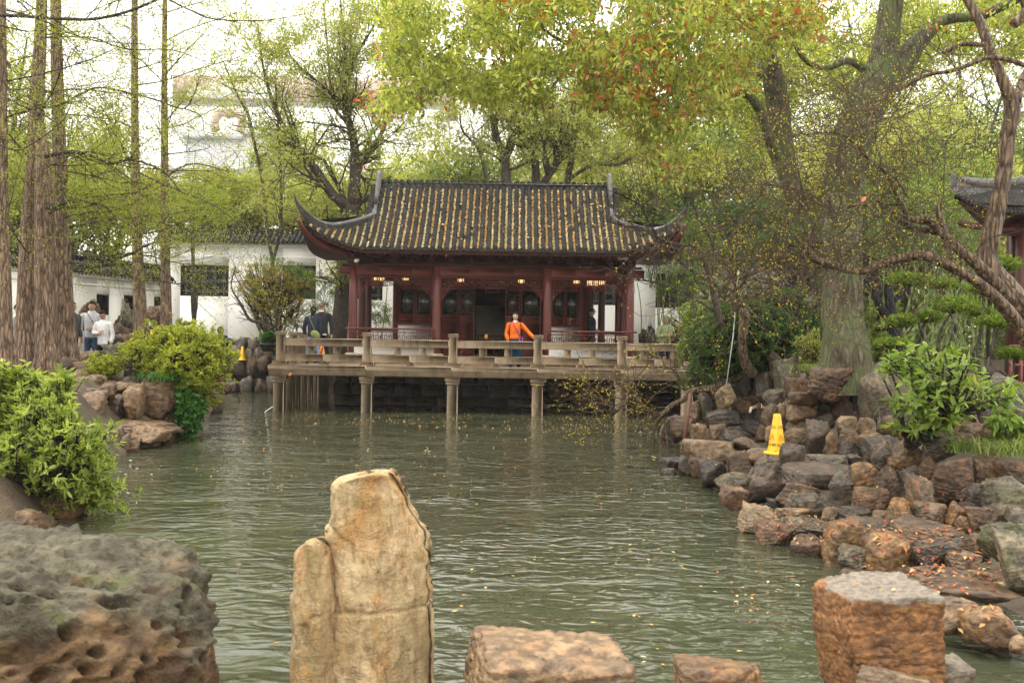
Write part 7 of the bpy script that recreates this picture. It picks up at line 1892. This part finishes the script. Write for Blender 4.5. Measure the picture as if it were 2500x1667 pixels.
# bare reddish twig tree crossing in front of the right end of the pavilion
bt = px_tree('maple_tree', [[(1760, 800, 15.8, 18), (1735, 690, 15.8, 14), (1720, 640, 15.7, 12), (1690, 610, 15.6, 9), (1630, 590, 15.5, 7), (1560, 560, 15.4, 4), (1500, 545, 15.3, 3)], [(1735, 690, 15.8, 8), (1650, 630, 15.6, 6), (1590, 555, 15.5, 5), (1560, 500, 15.4, 4), (1500, 470, 15.3, 2.5)],
    [(1745, 760, 15.8, 7), (1680, 720, 15.7, 5), (1600, 690, 15.6, 4), (1540, 680, 15.5, 3), (1470, 650, 15.4, 2)], [(1735, 700, 15.8, 9), (1740, 600, 15.8, 6), (1700, 520, 15.8, 5), (1690, 470, 15.8, 3)]],
    'fine bare twigged maple reaching in front of the right end of the pavilion', M_bark_dark, L_fallr, 61, 1, (.25, .6), .04, .5, 1, .10, dict(seg=.12, wig=.2, up=.02, max=2, kids=[2, 3], ang=(25, 60), rmin=.002), sides=8)

# ------------------------------------------------------------------ shrubs
def shrub(name, poly, Y0, Y1, n, base, label, lmat, seed, k=9, lsize=.055, asp=.36, stems=True, hexa=True, droop=-.35, cat='shrub', group=None, stem_mat=None, clump=.5, spread=1.0, bulge=0.0, dens_cut=None):
    r = np.random.default_rng(seed); q = in_poly(n, poly, r)
    if dens_cut: q = q[fbm(np.stack([q[:, 0] / dens_cut[0], q[:, 1] / dens_cut[0], q[:, 0] * 0 + seed], -1), 3) > dens_cut[1]]
    c_ = np.array(poly).mean(0); ex = np.array(poly).max(0) - np.array(poly).min(0)
    e2 = (((q - c_) / (ex / 2)) ** 2).sum(1); mid = (Y0 + Y1) / 2; hw = (Y1 - Y0) / 2
    Yq = mid - hw * np.sqrt(np.clip(1.05 - e2, .03, 1)) * r.uniform(.35, 1., len(q)) * np.where(r.random(len(q)) < .22, -1, 1)
    q = q + r.normal(size=q.shape) * (ex.min() * .025); C = Pv(q[:, 0], q[:, 1], Yq); b_ = np.array(P(*base)); ct = C.mean(0); sz = C.std(0).mean()
    C = C + (C - ct) * ((fbm(C / sz * 1.6 + seed, 3) - .5) * 1.1)[:, None]
    root = thing(name, base and P(*base), label, cat, group)
    mb = MB(); out = unit(C - b_ + [0, 0, .2])
    nh = max(3, len(C) // 40); hubs = C[r.choice(len(C), nh)] * .55 + b_ * .45
    for h_ in hubs:
        m_ = (h_ + b_) / 2 + r.normal(size=3) * .08; mb.tube(spline([tuple(b_ + r.normal(size=3) * .06), tuple(m_), tuple(h_)], 4), [.02 * lsize / .05] * 9, 5, False)
    for c__ in C:
        h_ = hubs[np.argmin(((hubs - c__) ** 2).sum(1))]; m_ = h_ * .45 + c__ * .55 + r.normal(size=3) * .04
        mb.tube([h_, m_, c__], [.008 * lsize / .05, .006 * lsize / .05, .0035 * lsize / .05], 3, False)
    mb.build('stems', stem_mat or M_bark_dark, root)
    base_ = np.repeat(C, k, 0); o_ = np.repeat(out, k, 0); s_ = r.normal(size=base_.shape); s_ -= o_ * (s_ * o_).sum(1)[:, None]; s_ = unit(s_)
    d = unit(s_ * spread + o_ * r.uniform(.1, .9, (len(base_), 1)) + [0, 0, -droop * .5]); pos = base_ + o_ * r.uniform(-1.0, .25, (len(base_), 1)) * lsize + r.normal(size=base_.shape) * lsize * .12
    v_ = np.clip(np.repeat(r.random(len(C)), k) * clump + r.random(len(base_)) * (1 - clump), 0, .999)
    leaves('foliage', pos, d, lsize, asp, lmat, root, r, hexa, v_)
    return root
shrub('azalea_shrub', [(-60, 900), (60, 905), (110, 890), (140, 920), (180, 930), (175, 990), (195, 1040), (240, 1050), (265, 1090), (292, 1110), (262, 1150), (290, 1180), (262, 1200), (302, 1245), (230, 1240), (170, 1225), (120, 1245), (60, 1230), (20, 1240), (-60, 1250)], 10.2, 13.0, 1500, (40, 1270, 11.8),
      'bright green azalea spilling over the water at the lower left', L_azal2, 71, 10, .085, .34)
shrub('azalea_shrub', [(-60, 1000), (120, 960), (220, 1080), (230, 1200), (60, 1220), (-60, 1230)], 11.4, 13.6, 700, (40, 1270, 12.4), 'inner dark growth of the lower left azalea', L_mid, 72, 10, .06, .36) if False else None
shrub('azalea_shrub', [(310, 830), (360, 795), (430, 785), (500, 800), (560, 830), (590, 860), (560, 900), (530, 940), (520, 985), (500, 1020), (440, 1030), (420, 960), (400, 920), (340, 900), (315, 870)], 19.0, 22.6, 2300, (440, 1010, 20.8),
      'rounded yellow green azalea overhanging the water in front of the garden wall', L_azal, 73, 10, .072, .42)
shrub('azalea_shrub', [(215, 870), (260, 862), (300, 885), (290, 920), (240, 930), (215, 905)], 19.5, 20.8, 320, (255, 935, 20.2), 'small yellow green azalea among the left bank rocks', L_azal, 74, 10, .05, .42)
shrub('ivy_plant', [(418, 960), (450, 940), (500, 985), (490, 1035), (470, 1062), (430, 1066), (422, 1010)], 18.9, 19.9, 900, (455, 1000, 19.9), 'deep green ivy hanging to the water under the yellow green azalea', L_ivy, 75, 7, .055, .8, droop=.5)
shrub('evergreen_shrub', [(1660, 800), (1700, 770), (1780, 745), (1850, 700), (1940, 690), (2000, 730), (2010, 860), (1960, 900), (1900, 905), (1840, 910), (1780, 900), (1720, 940), (1690, 920), (1670, 860)], 19.0, 23.5, 2600, (1830, 930, 21.5),
      'dense dark evergreen shrub between the terrace end and the old camphor', L_dark, 76, 10, .085, .36)
shrub('evergreen_shrub', [(1655, 760), (1740, 735), (1790, 760), (1760, 860), (1700, 900), (1665, 850)], 21.0, 24.0, 800, (1720, 930, 22.5), 'lighter green shrub beside the end of the stone balustrade', L_mid, 77, 10, .08, .36)
shrub('laurel_shrub', [(2150, 870), (2230, 840), (2300, 850), (2380, 870), (2440, 930), (2480, 980), (2430, 1000), (2380, 980), (2340, 1030), (2260, 1070), (2200, 1060), (2170, 1000), (2190, 930), (2150, 900)], 10.4, 12.6, 190, (2230, 1085, 11.6),
      'glossy bright green laurel like shrub above the right bank rocks', L_lush, 78, 7, .115, .42, droop=.1, spread=1.1, clump=.4)
shrub('laurel_shrub', [(2400, 1020), (2450, 1005), (2520, 1030), (2520, 1070), (2430, 1060)], 10.6, 11.4, 70, (2470, 1090, 11.2), 'small glossy sprig of laurel at the right edge above the grass', L_lush, 79, 8, .10, .42, droop=.1)
# cloud pruned bush: flat pads on twisted stems
pads = [(2220, 680, 60, 26, 13.6), (2330, 740, 62, 30, 13.2), (2260, 770, 45, 22, 13.8), (2200, 780, 40, 24, 13.4), (2400, 700, 44, 22, 13.6), (2440, 780, 62, 26, 13.2), (2180, 835, 50, 16, 13.0), (2450, 640, 46, 32, 14.4), (2390, 760, 42, 18, 13.8), (2330, 860, 42, 14, 13.6), (2480, 860, 50, 22, 13.4), (2300, 690, 40, 18, 14.2)]
pb = thing('pruned_bush', P(2320, 925, 13.5), 'cloud pruned bush with flat leaf pads on twisted stems below the leaning trunk', 'bush')
r = np.random.default_rng(91); mb = MB(); Cs = []
b0 = np.array(P(2310, 935, 13.5)); b1 = np.array(P(2400, 960, 13.3))
for a, b_, w_, h_, Y in pads:
    c_ = np.array(P(a, b_ + h_ * .6, Y)); bb_ = b0 if a < 2380 else b1
    S = spline([tuple(bb_), tuple(bb_ * .6 + c_ * .4 + r.normal(size=3) * .09), tuple(bb_ * .25 + c_ * .75 + r.normal(size=3) * .08), tuple(c_)], 5); mb.tube(S, np.linspace(.030, .010, len(S)), 6, False)
    for _ in range(12): e_ = c_ + r.normal(size=3) * [w_ * .45 * Y / F, .25, .02] + [0, 0, .05]; mb.tube([c_ - [0, 0, .03], (c_ + e_) / 2 - [0, 0, .02], e_], [.009, .006, .004], 3, False)
    n = int(w_ * h_ * .13) + 60; q = unit(r.normal(size=(n, 3))) * (r.random((n, 1)) ** .4) * [w_ * Y / F, w_ * Y / F * .9, h_ * Y / F * .62]; Cs.append(q + c_ + [0, 0, h_ * .45 * Y / F])
mb.build('stems', M_bark_grey, pb)
C = np.concatenate(Cs); k = 9; pos = np.repeat(C, k, 0) + r.normal(size=(len(C) * k, 3)) * .014; d = unit(r.normal(size=pos.shape) + [0, 0, .7]); leaves('foliage', pos, d, .042, .42, leafmat('pruned_azalea_leaf', [(0, (.05, .10, .018)), (.5, (.14, .22, .028)), (.94, (.30, .36, .045)), (1, (.5, .16, .04))], .4), pb, r, False, val_for(len(C), k, r))
# sparse yellowish shrub and bamboo in front of the garden wall, left of the terrace
shrub('barberry_shrub', [(570, 660), (630, 640), (700, 655), (755, 690), (740, 760), (700, 800), (640, 800), (590, 740)], 34.8, 36.8, 760, (668, 860, 35.8), 'ochre leaved open shrub in front of the lattice window left of the pavilion', leafmat('ochre_leaf', [(0, (.20, .17, .04)), (.6, (.36, .27, .07)), (1, (.45, .28, .09))], .4), 81, 7, .085, .4, stem_mat=M_bark_dark)
px_tree('crooked_sapling', [[(680, 850, 35, 9), (650, 795, 35, 9), (610, 780, 35, 8), (590, 745, 35, 6), (565, 700, 35, 4), (575, 650, 35, 3)], [(684, 850, 35, 9), (676, 770, 35, 7), (690, 700, 35, 5)]], 'low crooked dark stem leaning left in front of the white wall', M_bark_dark, L_pale, 82, 1, (.3, .9), .06, .4, 2, .3, dict(seg=.2, wig=.2, up=.03, max=2, kids=[4, 3], ang=(25, 60), rmin=.005))
def bamboo(culms, label, seed, leafpoly, nleaf, Y0, Y1, rad=.022, name='bamboo_clump'):
    r = np.random.default_rng(seed); root = thing(name, P(culms[0][0], culms[0][1], culms[0][4]), label, 'bamboo')
    mb = MB()
    for a, b_, c_, d_, Y in culms:
        p0, p1 = np.array(P(a, b_, Y)), np.array(P(c_, d_, Y)); n = max(4, int(np.linalg.norm(p1 - p0) / .32)); pts_ = []; rd = []
        for k in range(n + 1):
            t_ = k / n; p_ = p0 + (p1 - p0) * t_ + np.array([.12 * math.sin(t_ * 2.4), 0, 0])
            for dz, rr_ in ((-.012, 1), (0, 1.22), (.012, 1)): pts_.append(p_ + [0, 0, dz]); rd.append(rad * (1 - .35 * t_) * rr_)
        mb.tube(pts_, rd, 6)
    mb.build('culm', plain('green_bamboo', (.15, .20, .055), .45, .4, .35, 3), root, True)
    if nleaf:
        q = in_poly(nleaf, leafpoly, r); C = Pv(q[:, 0], q[:, 1], r.uniform(Y0, Y1, len(q))); tw = MB()
        for c__ in C[::2]: tw.tube([c__ + r.normal(size=3) * .25, c__], [.004, .002], 3, False)
        tw.build('twigs', M_twig, root, kind='stuff')
        k = 9; base_ = np.repeat(C, k, 0); o_ = np.repeat(unit(r.normal(size=C.shape) * [1, 1, .3]), k, 0); d = unit(o_ * .8 + r.normal(size=base_.shape) * .45 + [0, 0, -.75])
        leaves('foliage', base_ + r.normal(size=base_.shape) * .05, d, .17, .14, L_bamb, root, r, False, val_for(len(C), k, r))
bamboo([(640, 860, 600, 640, 36.5), (650, 860, 630, 620, 36.8), (690, 850, 700, 640, 36.6), (700, 860, 740, 660, 36.4), (760, 850, 790, 690, 36.2), (720, 860, 724, 640, 36.9), (628, 860, 640, 640, 37)], 'weeping bamboo clump before the white wall left of the pavilion', 83, [(600, 660), (640, 620), (740, 640), (830, 690), (828, 740), (800, 790), (720, 800), (630, 800)], 620, 35.6, 37.2)
bamboo([(1758 - 150, 860, 1585, 610, 34), (1620, 850, 1602, 640, 34.2), (1600, 850, 1625, 630, 34.1), (1607, 860, 1596, 640, 34.6), (1642, 850, 1617, 660, 34.4), (1660, 860, 1640, 640, 35), (1690, 860, 1702, 640, 35), (1730, 860, 1716, 620, 35), (1740, 860, 1745, 600, 35.2), (1565, 830, 1550, 690, 35)], 'tall green bamboo canes before the wall right of the pavilion', 84, [(1560, 560), (1700, 520), (1780, 600), (1760, 700), (1680, 740), (1580, 690)], 480, 33.6, 36)
r = np.random.default_rng(85)
bamboo([(r.uniform(2120, 2420), 900, r.uniform(2100, 2440), r.uniform(430, 560), r.uniform(26, 31)) for _ in range(46)], 'bamboo grove of many upright canes behind the pruned bush', 86, [(2100, 400), (2250, 330), (2420, 380), (2460, 560), (2300, 640), (2120, 620)], 900, 26, 31, .03)
bamboo([(903, 850, 892, 660, 37.2), (925, 850, 940, 680, 37.4)], 'few bamboo sprays seen through the left gallery of the pavilion', 87, [(900, 735), (955, 740), (950, 795), (905, 790)], 70, 36.8, 37.6)
# windmill palm
pl = thing('palm_tree', P(472, 880, 31), 'slim shaggy palm with fan leaves beside the lattice window on the left', 'palm')
mb = MB(); S, R_ = limb(mb, [(470, 885, 31, 10), (471, 830, 31, 11), (473, 790, 31, 9), (474, 745, 31, 17), (474, 700, 31, 15), (471, 640, 31, 9), (470, 580, 31, 12), (470, 520, 31, 14)], 8, 9, .09, 4); mb.build('trunk', M_bark_dark, pl, True)
C = []; D_ = []; mb = MB(); r = np.random.default_rng(88)
top = np.array(P(470, 510, 31))
for k in range(15):
    a = r.uniform(0, 6.28); e_ = r.uniform(-.3, .9); dr = np.array([math.cos(a) * math.cos(e_), math.sin(a) * math.cos(e_), math.sin(e_)]); h_ = top + dr * .75; mb.tube([top, top + dr * .4 + [0, 0, .05], h_], [.012, .01, .008], 4, False)
    sd_ = unit(np.cross(dr, [0, 0, 1.])); 
    for j in range(19):
        f_ = (j - 9) / 9 * 1.9; dd2 = dr * math.cos(f_) + sd_ * math.sin(f_) + np.array([0, 0, -.15 - .2 * abs(f_) * .4]); C.append(h_); D_.append(dd2)
mb.build('leaf_stalk', M_twig, pl)
leaves('frond', np.array(C), np.array(D_), .62, .075, L_bamb, pl, r)
# grass tufts
def tuft(px, py, Y, label, n=150, L=.42, seed=1, mat=None, spread=.16):
    r = np.random.default_rng(seed); b_ = np.array(P(px, py, Y)); V = []; Fq = []; 
    for k in range(n):
        a = r.uniform(0, 6.28); l_ = L * r.uniform(.6, 1.2); o_ = b_ + [r.normal() * spread, r.normal() * spread * .6, 0]; dx = np.array([math.cos(a), math.sin(a), 0]); sd_ = np.array([-dx[1], dx[0], 0]) * .006
        base = len(V)
        for j in range(5):
            t_ = j / 4; p_ = o_ + dx * l_ * .75 * t_ ** 1.3 + np.array([0, 0, l_ * (t_ * 1.05 - .85 * t_ ** 2.2)]); wq = 1 - t_ * .85; V += [p_ - sd_ * wq, p_ + sd_ * wq]
        for j in range(4): Fq.append([base + 2 * j, base + 2 * j + 1, base + 2 * j + 3, base + 2 * j + 2])
    me = np_mesh('grass_tuft', np.array(V), [np.array(Fq)], False, np.repeat(r.random(n), 4)); me.materials.append(mat or L_bamb); o = link('grass_tuft', me); tag(o, label, 'grass', 'tufts of sedge grass'); return o
L_gr = leafmat('sedge_blade', [(0, (.10, .18, .03)), (.6, (.24, .33, .08)), (1, (.42, .46, .17))], .4)
tuft(2370, 1105, 11.0, 'sedge tuft left of the larger one at the right edge below the laurel', 170, .40, 1, L_gr)
tuft(2470, 1110, 10.6, 'large arching sedge tuft at the right edge', 240, .48, 2, L_gr, .22); tuft(1985, 905, 18.0, 'sedge tuft at the foot of the old camphor left side', 160, .36, 3, L_gr, .2)
tuft(385, 930, 19.0, 'dark sedge tuft under the yellow green azalea on the left rocks', 200, .45, 4, L_ivy, .22); tuft(2420, 960, 12.6, 'sedge tuft beneath the pruned bush stems', 160, .42, 5, L_gr, .22); tuft(1790, 905, 21, 'small fern like tuft near the leaning trunk foot', 120, .3, 6, L_ivy, .2)
shrub('potted_plant', [(640, 818), (668, 812), (672, 832), (640, 834)], 33.5, 34.2, 70, (656, 842, 33.8), 'leafy plant in a dark planter beside the terrace corner post', L_ivy, 90, 8, .12, .5)
pot = MB().lathe([(.22, 0), (.30, .22), (.32, .22), (.32, .26), (.26, .26)], P(656, 858, 33.8), 14).build('planter', M_black); tag(pot, 'dark round planter on the rocks beside the terrace corner post', 'planter')
# thin azalea shoots and low plants behind the camphor
shrub('rusty_shrub', [(1940, 830), (2000, 800), (2010, 880), (1960, 900)], 18.4, 19.4, 260, (1975, 925, 19), 'thin rusty leaved shrub left of the camphor foot', L_pale, 92, 6, .05, .4)
shrub('evergreen_shrub', [(2120, 760), (2190, 730), (2210, 880), (2130, 900)], 20, 23, 500, (2160, 930, 21.5), 'evergreen shrub right of the camphor trunk', L_mid, 93, 9, .085, .38)

# dark leaning dead trunk with strut behind the camphor, leaning stub and low branch over the water
px_tree('charred_trunk', [[(2220, 925, 16.8, 34), (2195, 860, 16.8, 30), (2180, 780, 16.8, 26), (2170, 720, 16.8, 22), (2168, 670, 16.8, 16)], [(2180, 790, 16.8, 20), (2150, 750, 16.8, 22), (2130, 700, 16.8, 18), (2118, 660, 16.8, 14)], [(2178, 740, 16.8, 12), (2205, 710, 16.8, 14), (2215, 690, 16.8, 10)]], 'black forked old trunk right behind the camphor', barkmat('charred_bark', (.010, .010, .011), (.045, .045, .048), None, 12), L_pale, 94, 0, (.2, .4), .03, .4, 1, .1)
st_ = px_tree('leaning_tree', [[(1840, 915, 19.2, 26), (1822, 890, 19.1, 24), (1812, 850, 19.0, 22), (1815, 800, 19.0, 24), (1818, 770, 19.0, 28), (1805, 760, 18.9, 20), (1798, 740, 18.8, 14), (1820, 725, 18.7, 10), (1860, 715, 18.6, 8), (1890, 690, 18.5, 6)], [(1798, 750, 18.9, 12), (1795, 700, 18.8, 8), (1770, 640, 18.6, 6), (1740, 600, 18.4, 4)]],
    'pale peeling leaning trunk propped on the rocks, bent near the top', M_bark_old, L_bud, 95, 1, (.4, 1.1), .028, .6, 3, .5, dict(seg=.14, wig=.18, up=.02, max=2, kids=[5, 3], ang=(25, 65), rmin=.0028), sides=12, start=.6, spread=.05)
lb = px_tree('low_branch_tree', [[(1840, 900, 20.0, 14), (1790, 925, 19.8, 15), (1740, 945, 19.6, 14), (1690, 955, 19.5, 16), (1670, 975, 19.4, 14), (1640, 990, 19.4, 14), (1620, 1008, 19.3, 13), (1598, 1012, 19.3, 12), (1570, 990, 19.2, 9), (1540, 965, 19.1, 7), (1525, 985, 19.0, 6), (1500, 1010, 19.0, 4)],
    [(1690, 955, 19.5, 10), (1760, 950, 19.5, 8)], [(1540, 965, 19.1, 5), (1500, 930, 19.0, 3), (1460, 925, 19, 2)], [(1670, 950, 19.4, 7), (1650, 910, 19.2, 5), (1620, 890, 19.1, 3)], [(1510, 1005, 19, 4), (1470, 985, 18.9, 3), (1420, 1000, 18.8, 2)]],
    'low crooked branch with yellow green buds hanging over the water near the last pillars', M_bark_old, L_bud, 96, 1, (.5, 1.2), .034, .6, 3, .5, dict(seg=.14, wig=.20, up=.03, max=2, kids=[4, 3], ang=(25, 70), rmin=.0028), sides=10, start=.45, spread=.05)
pole = MB().tube([P(1668, 1120, 18.9), P(1674, 1050, 18.95), P(1686, 960, 19.0)], .040, 8).build('support_pole', M_steel, None, True); tag(pole, 'rusty iron pole standing in the water and propping the low branch', 'pole')
wr_ = MB().tube([P(1773, 942, 18.9), P(1790, 820, 18.9), P(1800, 700, 18.9), P(1803, 660, 18.9)], .010, 5).build('guy_wire', M_wire); tag(wr_, 'thin pale guy wire rising beside the leaning trunk', 'wire')
rod = MB().tube([P(642, 1008, 26.9), P(666, 992, 27.1)], .012, 5).build('white_stick', M_white2); tag(rod, 'white stick leaning in the water at the first terrace pillar', 'stick')
# single falling leaves caught in the air
for px, py, Y, lab in ((541, 932, 7.0, 'orange falling leaf in the air in front of the embankment'), (1228, 569, 9.0, 'orange falling leaf before the roof right of centre'), (705, 918, 12, 'small orange falling leaf before the first terrace pillar'), (1087, 628, 12, 'pale falling leaf under the eave'), (885, 412, 9, 'orange falling leaf before the fork of the hackberry'), (2104, 494, 8, 'red orange leaf caught among the yellow buds')):
    c_ = np.array(P(px, py, Y))[None]; o = leaves('falling_leaf', c_, np.array([[.5, .1, .8]]), 15 * Y / F, .7, L_fallr, None, np.random.default_rng(int(px)), True, np.array([.45])); tag(o, lab, 'leaf')

# ------------------------------------------------------------------ misty air
t = NT('misty_air'); v_ = t.N('ShaderNodeVolumePrincipled'); v_.inputs['Color'].default_value = (.97, .97, .96, 1); v_.inputs['Density'].default_value = .0004; v_.inputs['Anisotropy'].default_value = .2
t.t.links.new(v_.outputs[0], t.out.inputs['Volume'])
hz = MB().box(-905, -205, -2.5, 905, 1505, 31).build('haze', t.m); hz['kind'] = 'stuff'; tag(hz, 'thin mist in the wet air', 'haze')
